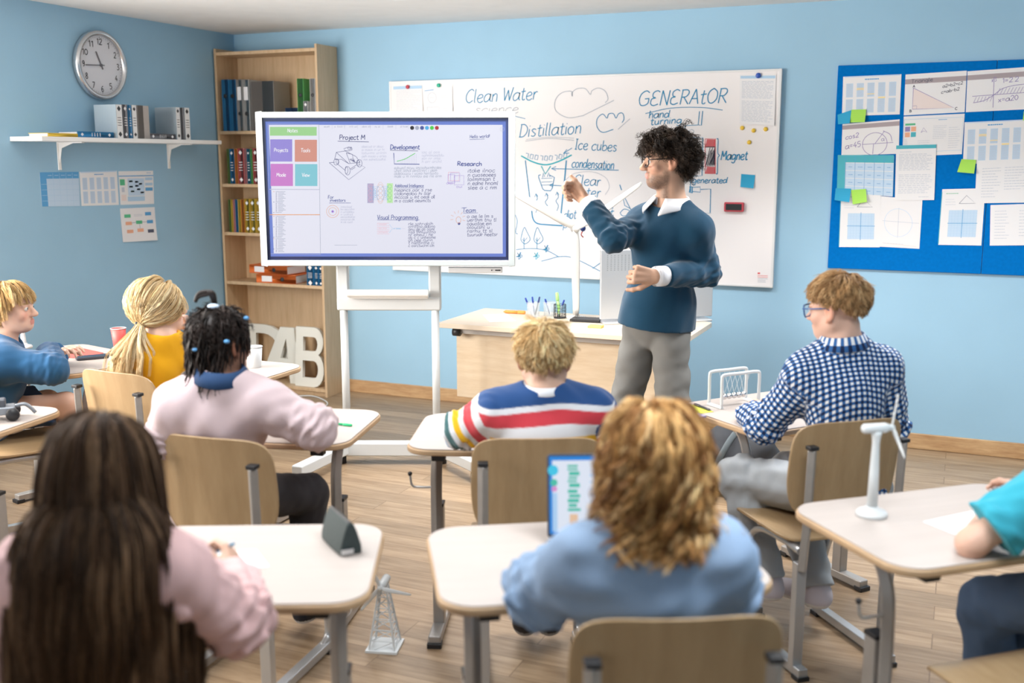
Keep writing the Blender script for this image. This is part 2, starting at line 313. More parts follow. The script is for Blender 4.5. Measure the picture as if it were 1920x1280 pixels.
class Ink:      # flat strokes and fills on a plane; coordinates are mapped by fn(x, y) -> point on the plane
    def __init__(s, fn, normal, lift=.0012): s.fn = fn; s.N = nrm(normal); s.l = lift; s.mb = MB(); s.seed = 1; s.layer = 0
    def line(s, P, w, mi=0, closed=False):      # w in metres
        P = list(P); P = P+[P[0]] if closed else P
        Q = np.array([s.fn(x, y) for x, y in P]); k = len(Q)
        if k < 2: return
        T = np.gradient(Q, axis=0); T /= np.linalg.norm(T, axis=1)[:, None]+1e-12
        S = np.cross(T, s.N); s.layer += 1; off = s.N*(s.l+1e-6*(s.layer % 90))
        V = np.vstack([Q+S*w/2+off, Q-S*w/2+off])
        s.mb.add(V, [(i, i+1, k+i+1, k+i) for i in range(k-1)], mi)
    def fill(s, P, mi=0, lift=0.):
        Q = [s.fn(x, y)+s.N*(s.l*.5+lift) for x, y in P]; s.mb.add(Q, [tuple(range(len(Q)))], mi)
    def rect(s, x0, y0, x1, y1, mi=0, lift=0.): s.fill([(x0, y0), (x1, y0), (x1, y1), (x0, y1)], mi, lift)
    def frame(s, x0, y0, x1, y1, w, mi=0): s.line([(x0, y0), (x1, y0), (x1, y1), (x0, y1)], w, mi, True)
    def circle(s, x, y, r, w=None, mi=0, n=28, ry=None, lift=0.):
        P = [(x+r*math.cos(2*math.pi*i/n), y+(ry or r)*math.sin(2*math.pi*i/n)) for i in range(n)]
        s.line(P, w, mi, True) if w else s.fill(P, mi, lift)
    def curve(s, P, w, mi=0): s.line(crom(P, 6), w, mi)
    def text(s, t, x0, y0, x1, y1, h, w, mi=0, slant=.12, jit=.25):   # from baseline start to baseline end, cap height h (pixels)
        tot = sum(glyph(c)[1] for c in t); rr = random.Random(len(t)*7+int(x0)); L = math.hypot(x1-x0, y1-y0); k = L/tot
        ux, uy = (x1-x0)/L, (y1-y0)/L; cx = 0
        for c in t:
            st, gw = glyph(c); jy = rr.uniform(-jit, jit)
            for p in st:
                s.line([(x0+ux*((cx+a)*k)+slant*b*h/10, y0+uy*((cx+a)*k)-(b+jy)*h/10) for a, b in p], w, mi)
            cx += gw
    def lines(s, x0, y0, x1, y1, n, w, mi=0, rag=.25, seed=0, dx=0., words=True):   # rows of unreadable small print
        rr = random.Random(seed+int(x0*3+y0))
        for i in range(n):
            t = (i+.5)/n; y = y0+(y1-y0)*t; sx = x0+dx*t; ex = x1+dx*t-(x1-x0)*rag*rr.random()**2
            if not words: s.line([(sx, y), (ex, y)], w, mi); continue
            x = sx
            while x < ex-.01*(x1-x0):
                l = (x1-x0)*rr.uniform(.06, .17); xe = min(x+l, ex); s.line([(x, y), (xe, y)], w, mi); x += l+(x1-x0)*.025
    def scrawl(s, x0, y0, x1, y1, n, h, w, mi=0, seed=0, rag=.25):        # rows of small handwriting
        rr = random.Random(seed+int(x0+y0)); al = 'aenmruiotlscdeh'
        for i in range(n):
            y = y0+(y1-y0)*(i+.8)/n; L = (x1-x0)*(1-rag*rr.random()); k = int(L/(h*.62)); t = ''
            for q in range(k): t += ' ' if (q and t[-1] != ' ' and rr.random() < .17) else rr.choice(al)
            if t.strip(): s.text(t, x0, y, x0+L, y-.01*L, h, w, mi)
    def build(s, name, mats, parent): return s.mb.build(name, mats, parent, rec=False)
# ------------------------------------------------------------------ smooth bodies: a blended distance field turned into one mesh
class SDF:
    def __init__(s, lo, hi, h):
        s.h = h; s.lo = np.array(lo, float)-3*h
        n = np.ceil((np.array(hi)+3*h-s.lo)/h).astype(int)+1
        s.ax = [(s.lo[i]+h*np.arange(n[i])).astype(np.float32) for i in range(3)]
        s.F = np.full(n, .1, np.float32)
    def box(s, lo, hi):
        r = []
        for i in range(3):
            a = max(0, int(math.floor((lo[i]-s.lo[i])/s.h))); b = min(len(s.ax[i]), int(math.ceil((hi[i]-s.lo[i])/s.h))+1)
            if b-a < 2: return None
            r.append(slice(a, b))
        return tuple(r)
    def grid(s, sl): return s.ax[0][sl[0]][:, None, None], s.ax[1][sl[1]][None, :, None], s.ax[2][sl[2]][None, None, :]
    def put(s, prim, k=.02, sub=False):
        fn, lo, hi = prim; m = k+2*s.h; sl = s.box(np.array(lo)-m, np.array(hi)+m)
        if sl is None: return
        d = fn(*s.grid(sl)); A = s.F[sl]
        if sub:
            d = -d; t = np.clip(.5-.5*(A-d)/k, 0, 1); A[...] = A*(1-t)+d*t+k*t*(1-t)
        else:
            t = np.clip(.5+.5*(A-d)/k, 0, 1); A[...] = A*(1-t)+d*t-k*t*(1-t)
    def keep(s, c, n):          # cut away everything on the side n points to
        X, Y, Z = s.grid((slice(None),)*3); n = nrm(n)
        np.maximum(s.F, ((X-c[0])*n[0]+(Y-c[1])*n[1]+(Z-c[2])*n[2]).astype(np.float32), out=s.F)
    def ripple(s, amp, freqs, seed):
        r = np.random.default_rng(seed); X, Y, Z = s.grid((slice(None),)*3)
        for f, st in freqs:
            d = nrm(r.normal(size=3)*np.array(st)); a = f*d
            s.F += (amp*np.sin(X*a[0]+r.uniform(0, 6)+.8*np.sin(Y*f*.4+r.uniform(0, 6)))*np.cos(Y*a[1]+Z*a[2]+r.uniform(0, 6))).astype(np.float32)
    def mesh(s):
        F = s.F; I = F < 0; n = F.shape
        c = np.zeros((n[0]-1, n[1]-1, n[2]-1), np.int8)
        for dx in (0, 1):
            for dy in (0, 1):
                for dz in (0, 1): c += I[dx:n[0]-1+dx, dy:n[1]-1+dy, dz:n[2]-1+dz]
        act = np.argwhere((c > 0) & (c < 8))
        idx = np.full(c.shape, -1, np.int32); idx[act[:, 0], act[:, 1], act[:, 2]] = np.arange(len(act))
        corner = np.array([[x, y, z] for x in (0, 1) for y in (0, 1) for z in (0, 1)])
        val = np.stack([F[act[:, 0]+q[0], act[:, 1]+q[1], act[:, 2]+q[2]] for q in corner], 1)
        acc = np.zeros((len(act), 3)); cnt = np.zeros(len(act))
        for a in range(8):
            for b in range(a+1, 8):
                if np.abs(corner[a]-corner[b]).sum() != 1: continue
                m = (val[:, a] < 0) != (val[:, b] < 0); t = val[m, a]/(val[m, a]-val[m, b])
                acc[m] += corner[a]+(corner[b]-corner[a])*t[:, None]; cnt[m] += 1
        V = s.lo+s.h*(act+acc/cnt[:, None]); Q = []
        for ax in range(3):
            u, v = (ax+1) % 3, (ax+2) % 3
            a = [slice(None)]*3; b = [slice(None)]*3; a[ax] = slice(0, -1); b[ax] = slice(1, None)
            ch = np.argwhere(I[tuple(a)] != I[tuple(b)])
            ch = ch[(ch[:, u] > 0) & (ch[:, v] > 0) & (ch[:, u] < n[u]-1) & (ch[:, v] < n[v]-1)]
            if not len(ch): continue
            inside = I[ch[:, 0], ch[:, 1], ch[:, 2]]; q = []
            for du, dv in ((-1, -1), (0, -1), (0, 0), (-1, 0)):
                e = ch.copy(); e[:, u] += du; e[:, v] += dv; q.append(idx[e[:, 0], e[:, 1], e[:, 2]])
            q = np.stack(q, 1); q[~inside] = q[~inside][:, ::-1]; Q.append(q)
        return V, np.vstack(Q)
def mesh_np(name, V, Q, mats, parent, col=None, puv=None, org=(0, 0, 0), mi=None):
    me = bpy.data.meshes.new(name); V = np.asarray(V)-np.asarray(org)
    me.vertices.add(len(V)); me.vertices.foreach_set('co', V.astype(np.float32).ravel())
    k = Q.shape[1]; me.loops.add(Q.size); me.loops.foreach_set('vertex_index', Q.astype(np.int32).ravel())
    me.polygons.add(len(Q)); me.polygons.foreach_set('loop_start', np.arange(0, Q.size, k, dtype=np.int32))
    me.polygons.foreach_set('use_smooth', np.ones(len(Q), bool))
    for m in (mats if isinstance(mats, (list, tuple)) else [mats]): me.materials.append(m)
    if mi is not None: me.polygons.foreach_set('material_index', mi.astype(np.int32))
    me.update(calc_edges=True)
    if col is not None:
        a = me.attributes.new('Col', 'FLOAT_COLOR', 'POINT'); c = np.ones((len(V), 4), np.float32); c[:, :3] = col; a.data.foreach_set('color', c.ravel())
    if puv is not None:
        a = me.attributes.new('puv', 'FLOAT_VECTOR', 'POINT'); a.data.foreach_set('vector', puv.astype(np.float32).ravel())
    o = bpy.data.objects.new(name, me); COL.objects.link(o)
    if parent is not None: o.parent = parent
    return o
def cap(a, b, ra, rb=None, wide=None):          # tapered capsule; wide = (axis, factor) stretches the section along that axis
    rb = ra if rb is None else rb; a, b = np.array(a, float), np.array(b, float); ab = b-a; L2 = ab@ab+1e-12
    def fn(X, Y, Z):
        x, y, z = X-a[0], Y-a[1], Z-a[2]
        if wide is not None:
            n, f = wide; g = (1/f-1); c = (x*n[0]+y*n[1]+z*n[2])*g; x, y, z = x+n[0]*c, y+n[1]*c, z+n[2]*c
            w = ab+n*(ab@n)*g
        else: w = ab
        t = np.clip((x*w[0]+y*w[1]+z*w[2])/(w@w+1e-12), 0, 1)
        return np.sqrt((x-w[0]*t)**2+(y-w[1]*t)**2+(z-w[2]*t)**2)-(ra+(rb-ra)*t)
    e = max(ra, rb)*(max(1, wide[1]) if wide is not None else 1)
    return fn, np.minimum(a, b)-e, np.maximum(a, b)+e
def ell(c, r, R=None):                           # R: columns are the ellipsoid's axes
    c, r = np.array(c, float), np.array(r, float); R = np.eye(3) if R is None else R
    def fn(X, Y, Z):
        x, y, z = X-c[0], Y-c[1], Z-c[2]; p = [(x*R[0, i]+y*R[1, i]+z*R[2, i]) for i in range(3)]
        k0 = np.sqrt(sum((p[i]/r[i])**2 for i in range(3)))+1e-6; k1 = np.sqrt(sum((p[i]/r[i]**2)**2 for i in range(3)))+1e-6
        return k0*(k0-1)/k1
    m = np.max(r); return fn, c-m, c+m
def multi(prims, k, planes=(), fold=None):       # several prims blended, then cut by planes (point, direction): one prim
    lo = np.min([p[1] for p in prims], 0); hi = np.max([p[2] for p in prims], 0)
    def fn(X, Y, Z):
        d = None
        for p in prims:
            e = p[0](X, Y, Z)
            if d is None: d = e
            else: t = np.clip(.5+.5*(d-e)/k, 0, 1); d = d*(1-t)+e*t-k*t*(1-t)
        if fold is not None: d = d+fold(X, Y, Z)
        for c, n in planes: d = np.maximum(d, (X-c[0])*n[0]+(Y-c[1])*n[1]+(Z-c[2])*n[2])
        return d
    return fn, lo, hi
def limb_fold(a, b, amp, n, ph, lo=.45):       # irregular creases gathering towards b
    a, b = np.array(a), np.array(b); d = b-a; L = d@d; e = nrm(np.cross(d, [.3, .2, 1])); g = nrm(np.cross(d, e))
    def fn(X, Y, Z):
        t = ((X-a[0])*d[0]+(Y-a[1])*d[1]+(Z-a[2])*d[2])/L; u = (X-a[0])*e[0]+(Y-a[1])*e[1]+(Z-a[2])*e[2]; v = (X-a[0])*g[0]+(Y-a[1])*g[1]+(Z-a[2])*g[2]
        w = np.sin(t*n*.55+ph+u*46+1.3*np.sin(v*40+ph))+.8*np.sin(t*n*.9-u*62+v*30+ph*2.3)*np.sin(v*55+ph)
        return amp*.75*w*np.clip(1-np.abs(t-1)/lo, 0, 1)
    return fn
def hand_prims(W0, d, n, thumb, s, curl, tcurl=.5, spread=.012, thumbdir=None):
    d = nrm(d); n = nrm(n-d*(n@d)); u = nrm(np.cross(d, n))*thumb      # u points to the thumb's side, n out of the palm
    out = [(multi([cap(W0+u*.014*s, W0+d*.088*s+u*.026*s, .016*s, .0125*s), cap(W0-u*.012*s, W0+d*.080*s-u*.028*s, .015*s, .0115*s), cap(W0+d*.02*s, W0+d*.085*s, .016*s, .013*s)], .012), .012)]
    LEN = [(.042, .026, .021), (.046, .029, .022), (.042, .027, .021), (.033, .020, .018)]
    for k in range(4):
        off = .031-.0205*k; base = W0+d*(.090-[.004, 0, .004, .013][k])*s+u*off*s; a = 0.; p = base
        dd0 = nrm(d+u*(spread*10)*(.45-.3*k))
        for j in range(3):
            a += curl[k][j]; dir_ = dd0*math.cos(a)+n*math.sin(a); q = p+dir_*LEN[k][j]*s
            r = (.0092, .0084, .0074)[j]*s*(.88 if k == 3 else 1); out.append((cap(p, q, r, r*.93), .005)); p = q
    p = W0+d*.022*s+u*.028*s+n*.006*s
    td = nrm(d*.75+u*.55+n*.35) if thumbdir is None else nrm(thumbdir); a = 0
    for j, (L, r) in enumerate(((.042, .0125), (.032, .0100), (.026, .0088))):
        dir_ = nrm(td*math.cos(a)+(n*.5-u*.6+d*.25)*math.sin(a)); q = p+dir_*L*s; out.append((cap(p, q, r*s, r*.92*s), .008)); p = q; a += tcurl
    return out
RELAX = [(.35, .5, .35), (.45, .6, .4), (.55, .65, .4), (.6, .7, .45)]
FIST = [(1.25, 1.55, .9), (1.3, 1.6, .9), (1.35, 1.6, .9), (1.4, 1.55, .9)]
WRITE = [(.7, .9, .3), (.85, 1.0, .5), (1.1, 1.2, .6), (1.2, 1.3, .7)]
def head_frame(face, roll=0.):
    f = nrm(face); r = nrm(np.cross(f, [0, 0, 1.])); u = np.cross(r, f)
    if roll: c, s_ = math.cos(roll), math.sin(roll); r, u = r*c+u*s_, u*c-r*s_
    return np.stack([r, f, u], 1)
def head_prims(S, H, M, s, child):
    P = lambda x, y, z: H+M@np.array([x, y, z])*s
    E = lambda c, r, k, R=None, sub=False: S.put(ell(P(*c), np.array(r)*s, M if R is None else M@R), k*s, sub)
    C = lambda a, b, ra, rb, k, sub=False: S.put(cap(P(*a), P(*b), ra*s, rb*s), k*s, sub)
    j = .88 if child else 1.
    E((0, -.012, .035), (.075, .094, .082), .01)
    E((0, .026, -.032), (.060*(1.04 if child else 1), .060, .074), .035)
    E((0, .056, -.090*j), (.028, .028, .023), .03)
    for x in (-1, 1):
        C((x*.053, -.004, -.048), (x*.020, .056, -.090*j), .017, .015, .03)
        E((x*.040, .058, -.028), (.022, .019, .019), .02)
        E((x*.031, .091, .002), (.0165, .013, .0115), .014, sub=True)
        E((x*.031, .0745, .0), (.0135, .0125, .0125), .004)
        C((x*.016, .084, .0165), (x*.043, .074, .0165), .0075, .006, .012)
        E((x*.0105, .096, -.033), (.0085, .0105, .0075), .008)
        a = math.radians(18*x); R = np.array([[math.cos(a), -math.sin(a), 0], [math.sin(a), math.cos(a), 0], [0, 0, 1.]])
        E((x*.078, -.012, -.006), (.0085, .019, .031), .008, R)
        E((x*.083, -.007, -.004), (.005, .010, .017), .005, R, True)
        E((x*.076, -.004, -.032), (.007, .009, .009), .006)
    C((0, .084, .010), (0, .107, -.026), .0068, .0095, .014)
    E((0, .106, -.029), (.0105, .0105, .009), .008)
    C((-.017, .0845, -.0565), (.017, .0845, -.0565), .0062, .0062, .007)
    C((-.015, .0835, -.0665), (.015, .0835, -.0665), .0068, .0068, .006)
    C((-.02, .0935, -.0615), (.02, .0935, -.0615), .0025, .0025, .004, True)
# ------------------------------------------------------------------ hair: clumps of tapered strands
def strand_mesh(P, rad, cols, taper=.75, sides=3, r0=None):
    N, K, _ = P.shape; T = np.gradient(P, axis=1); T /= np.linalg.norm(T, axis=2, keepdims=True)+1e-9
    u = np.cross(T, np.array([.31, .23, .92])); u /= np.linalg.norm(u, axis=2, keepdims=True)+1e-9; w = np.cross(T, u)
    t = np.linspace(0, 1, K)[None, :, None]; r = (np.asarray(rad).reshape(-1, 1, 1) if not np.isscalar(rad) else rad)*(1-taper*t**2)
    ring = [P+r*(u*math.cos(2*math.pi*j/sides)+w*math.sin(2*math.pi*j/sides)) for j in range(sides)]
    V = np.stack(ring, 2).reshape(-1, 3)
    b = (np.arange(N)[:, None, None]*K+np.arange(K-1)[None, :, None])*sides; j = np.arange(sides)[None, None, :]; j2 = (j+1) % sides
    Q = np.stack([b+j, b+j2, b+sides+j2, b+sides+j], -1).reshape(-1, 4)
    return V, Q, np.repeat(cols, K*sides, axis=0)
def hairline(D, front=.42, side=-.10, back=-.62, ear=True):
    x, y, z = D.T; lim = np.where(y > .55, front, np.where(y > -.05, side+(front-side)*np.clip((y+.05)/.6, 0, 1)**1.5, back+(side-back)*np.clip((y+.9)/.85, 0, 1)**2))
    return z > lim
def make_hair(parent, org, H, M, s, name, n, kids, L, seg, flow, grav, thick, rad, base, var, region, coll=(), wave=(0, 1), curl=(0, 1), spread=.007, jit=.12, seed=1, lvar=.25, mat_name='hair', rough=.45, tip=None, lock=.55, puff=0., path=None, lift=.35, wave_from=0.):
    r = np.random.default_rng(seed); D = r.normal(size=(n*6, 3)); D /= np.linalg.norm(D, axis=1)[:, None]
    D = D[region(D)][:n]; n = len(D); c0 = np.array([0, -.012, .035]); rr = np.array([.076, .095, .083])
    loc = (c0+D*rr)*s; root = H+loc@M.T; nl = D/rr; nl /= np.linalg.norm(nl, axis=1)[:, None]; Nw = nl@M.T
    Lg = (L(D) if callable(L) else np.full(n, L))*(1-lvar*r.random(n)); off = thick*r.random(n)
    fl = flow(D, nl); fl = fl/(np.linalg.norm(fl, axis=1)[:, None]+1e-9); v = fl@M.T+Nw*lift+r.normal(size=(n, 3))*jit
    v /= np.linalg.norm(v, axis=1)[:, None]; P = np.zeros((n, seg+1, 3)); P[:, 0] = root-Nw*.004; step = (Lg/seg)[:, None]
    colls = [(H+M@(c0*s), rr*s*1.0, M)]+list(coll)
    for i in range(seg):
        g = grav*(.35+1.3*i/seg); v = v+np.array([0, 0, -1.])*g+r.normal(size=(n, 3))*jit*.35; v /= np.linalg.norm(v, axis=1)[:, None]
        p = P[:, i]+v*step
        for ci, (cc, cr, R) in enumerate(colls):
            q = (p-cc)@R; o = (off if ci == 0 else off*.7+.004)[:, None]*(min(1, (i+1)/3.)+puff*i/seg); e = cr+o; k = np.linalg.norm(q/e, axis=1); m = k < 1
            if m.any():
                q[m] = q[m]/k[m][:, None]; p[m] = cc+q[m]@R.T
                nn = (q[m]/e[m]**2); nn /= np.linalg.norm(nn, axis=1)[:, None]; nn = nn@R.T
                vn = (v[m]*nn).sum(1)[:, None]; v[m] -= nn*np.minimum(vn, 0); v[m] /= np.linalg.norm(v[m], axis=1)[:, None]+1e-9
        P[:, i+1] = p
    if path is not None: P = path(P, root, Nw, r)
    t = np.linspace(0, 1, P.shape[1])[None, :, None]
    T = np.gradient(P, axis=1); T /= np.linalg.norm(T, axis=2, keepdims=True)+1e-9
    e1 = np.cross(T, Nw[:, None, :]); e1 /= np.linalg.norm(e1, axis=2, keepdims=True)+1e-6; e2 = np.cross(e1, T)
    s_along = t*Lg[:, None, None]
    if wave[0]:
        ph = r.random((n, 1, 1))*6.28; a = wave[0]*np.clip((t-wave_from)*2.2, 0, 1)
        P = P+e1*a*np.sin(6.283*s_along/wave[1]+ph)+e2*a*.7*np.cos(6.283*s_along/wave[1]*.9+ph)
    K = P.shape[1]; A = r.random((n, kids))*6.283; B = np.sqrt(r.random((n, kids)))*spread
    prof = (1-lock*t[:, None]); 
    C = P[:, None]+(e1[:, None]*(np.cos(A)*B)[:, :, None, None]+e2[:, None]*(np.sin(A)*B*.6)[:, :, None, None])*prof
    if curl[0]:
        ph = r.random((n, kids, 1, 1))*6.28; wl = curl[1]*(.75+.5*r.random((n, 1, 1, 1))); ang = 6.283*s_along[:, None]/wl+ph*.5
        amp = curl[0]*(.7+.6*r.random((n, kids, 1, 1)))*np.clip(t[:, None]*2.5, 0, 1); C = C+e1[:, None]*amp*np.cos(ang)+e2[:, None]*amp*np.sin(ang)
    C = C+np.cumsum(r.normal(size=C.shape)*.0006*jit/.12, axis=2); C = C.reshape(-1, K, 3)
    base = np.atleast_2d(base); cc = base[r.integers(0, len(base), n)]; cc = np.repeat(cc, kids, 0)*(1+var*r.normal(size=(n*kids, 1)))
    V, Q, cols = strand_mesh(C, rad, np.clip(cc, .002, 1))
    if tip is not None:
        tt = np.tile(np.repeat(np.linspace(0, 1, K), 3), len(C))[:, None]; cols = cols*(1-tt)+cols*np.array(tip)*tt
    return mesh_np(name, V, Q, amat('hair_strands', .5, 0, spec=.22), parent, cols, org=org)
def from_crown(crown, down=0.):
    c = nrm(crown)
    def f(D, nl): v = D-c; v = v-nl*(v*nl).sum(1)[:, None]; v[:, 2] -= down; return v
    return f
# ------------------------------------------------------------------ a person from joints (world coordinates)
SKIN = V3(.64, .405, .30)
def person(label, J, s=1., hs=1., face=(0, 1, 0), roll=0., skin=SKIN, child=True, hands=(), brow=(.2, .13, .07), scalp=(.3, .2, .1), hl=None, beard=None, h=.0045, shoes=None, iris=(.10, .16, .22), lip=(.58, .26, .22), tn=.052):
    J = {k: np.array(v, float) for k, v in J.items()}; pel = (J['hipL']+J['hipR'])/2
    root = thing('person', label, 'person', (pel[0], pel[1], 0)); org = np.array([pel[0], pel[1], 0]); M = head_frame(face, roll)
    rt = nrm(J['shR']-J['shL']); spine = nrm(J['neck']-pel); rt = nrm(rt-spine*(rt@spine)); fw = np.cross(spine, rt); R = np.stack([rt, fw, spine], 1)
    sw = np.linalg.norm(J['shR']-J['shL'])/2; che = J['neck']-spine*.155*s+fw*.012*s; wa = pel+(che-pel)*.45
    J.update(pel=pel, che=che, wa=wa); T = dict(R=R, rt=rt, fw=fw, up=spine, sw=sw, s=s, J=J, M=M, H=J['head'], hs=hs, root=root, org=org)
    tn = tn*s if not child else .042*s/.8
    T['tn'] = tn
    def torso(S, t, k=.05):
        S.put(ell(pel+spine*.02*s, (sw*.86+t, .105*s+t, .125*s+t), R), k)
        S.put(cap(pel+spine*.06*s, che, .102*s+t, .108*s+t, (rt, 1.3*sw/(.185*s))), k)
        S.put(ell(che, (sw*.93+t, .112*s+t, .17*s+t), R), k)
        for q in 'LR':
            S.put(cap(J['sh'+q]-rt*(.02*s if q == 'R' else -.02*s), J['sh'+q], .056*s+t), k)
            S.put(cap(J['neck']+spine*.015*s, J['sh'+q]+spine*.004*s, .046*s+t*.8, .05*s+t*.8), k*.9)
    T['torso'] = torso
    pts = np.array([v for k, v in J.items()]); lo = pts.min(0)-.17; hi = pts.max(0)+.17; lo[2] = max(lo[2], 0.); T['lo'], T['hi'] = lo, hi
    S = SDF(lo, hi, h); torso(S, 0)
    for q in 'LR':
        S.put(cap(J['sh'+q], J['el'+q], .047*s, .039*s), .03); S.put(cap(J['el'+q], J['wr'+q], .040*s, .0265*s), .02)
        S.put(cap(J['hip'+q], J['kn'+q], .078*s, .056*s), .04); S.put(cap(J['kn'+q], J['an'+q], .053*s, .037*s), .03)
        S.put(cap(J['an'+q]-V3(0, 0, .02), J['an'+q]-V3(0, 0, .045*s)+fw*.11*s, .034*s, .026*s), .02)
    nb = J['head']+M@V3(0, -.022, -.06)*hs; S.put(cap(J['neck']-spine*.02*s, nb, tn*1.08, tn), .03)
    head_prims(S, J['head'], M, hs, child)
    for hp in hands:
        for prim, k in hand_prims(**hp): S.put(prim, k)
    V, Q = S.mesh(); L = (V-J['head'])@M/hs; x, y, z = L.T; c = np.tile(np.asarray(skin), (len(V), 1))
    nearhead = (np.abs(L) < .16).all(1)
    blush = np.exp(-(((np.abs(x)-.042)/.02)**2+((z+.03)/.022)**2))*(y > .03)*nearhead; c *= 1+blush[:, None]*np.array([.04, -.16, -.16])
    ear = (np.abs(x) > .071)*(z < .03)*(z > -.045)*(np.abs(y) < .04)*nearhead; c = np.where(ear[:, None] > 0, c*np.array([1.0, .80, .74]), c)
    lips = (np.abs(x) < .021)*(z < -.0505)*(z > -.0735)*(y > .078)*nearhead; c = np.where(lips[:, None] > 0, np.array(lip), c)
    br = (np.abs(np.abs(x)-.030) < .017)*(np.abs(z-.0195-.1*(.03-np.abs(np.abs(x)-.03))*.4) < .0042)*(y > .055)*nearhead; c = np.where(br[:, None] > 0, np.array(brow), c)
    if beard is not None:
        sm_ = lambda v, lo_, hi_: np.clip((v-lo_)/(hi_-lo_), 0, 1)
        jaw = sm_(-z, .050, .066)*sm_(y, -.004, .016)*sm_(-z, .2, .1)**0*(1-sm_(-z, .118, .13)); side_ = sm_(-z, .030, .05)*sm_(y, -.004, .010)*(1-sm_(y, .022, .040)); mo = sm_(-z, .041, .0455)*(1-sm_(-z, .0500, .0525))*(1-sm_(np.abs(x), .022, .032))*sm_(y, .07, .08)
        cheek = (1-sm_(np.abs(x), .026, .034))*sm_(z, -.075, -.068)*sm_(y, .06, .07); w = np.clip(np.maximum(np.maximum(jaw*(1-cheek), side_), mo), 0, 1)*(lips == 0)*nearhead*(np.linalg.norm(L, axis=1) > .06)
        w = (w*(.50+.22*RNG.random(len(V))))[:, None]; c = c*(1-w)+np.array(beard)*w
    if hl is not None:
        Dn = (L-np.array([0, -.012, .035]))/np.array([.076, .095, .083]); k = np.linalg.norm(Dn, axis=1); sm = hl(Dn/k[:, None])*(k > .86)*nearhead*(ear == 0); c = np.where(sm[:, None] > 0, np.array(scalp), c)
    T['body'] = mesh_np('body', V, Q, amat('skin', .5, .12, 260, spec=.35, sss=.06), root, c, org=org)
    e = MB()
    for q in (-1, 1):
        e = MB(); cc = J['head']+M@V3(q*.031, .0755, .0)*hs-org; Rm = M@np.array([[1, 0, 0], [0, 0, 1.], [0, -1, 0]])
        e.lathe([(0, .0131), (.0022, .0130)], (0, 0, 0), 14, None, 2); e.lathe([(.0022, .0130), (.0058, .0118)], (0, 0, 0), 14, None, 1); e.lathe([(.0058, .0118), (.0095, .009), (.0125, .004), (.0128, -.003), (.008, -.010), (0, -.0128)], (0, 0, 0), 14, None, 0)
        e.v = [tuple(cc+Rm@(np.array(p)*hs)) for p in e.v]
        e.build('eye', [mat('eye_white', (.75, .74, .72), .2), mat('iris_%d' % int(iris[2]*99), iris, .2), M_BLACK], root, smooth=True)
    return T
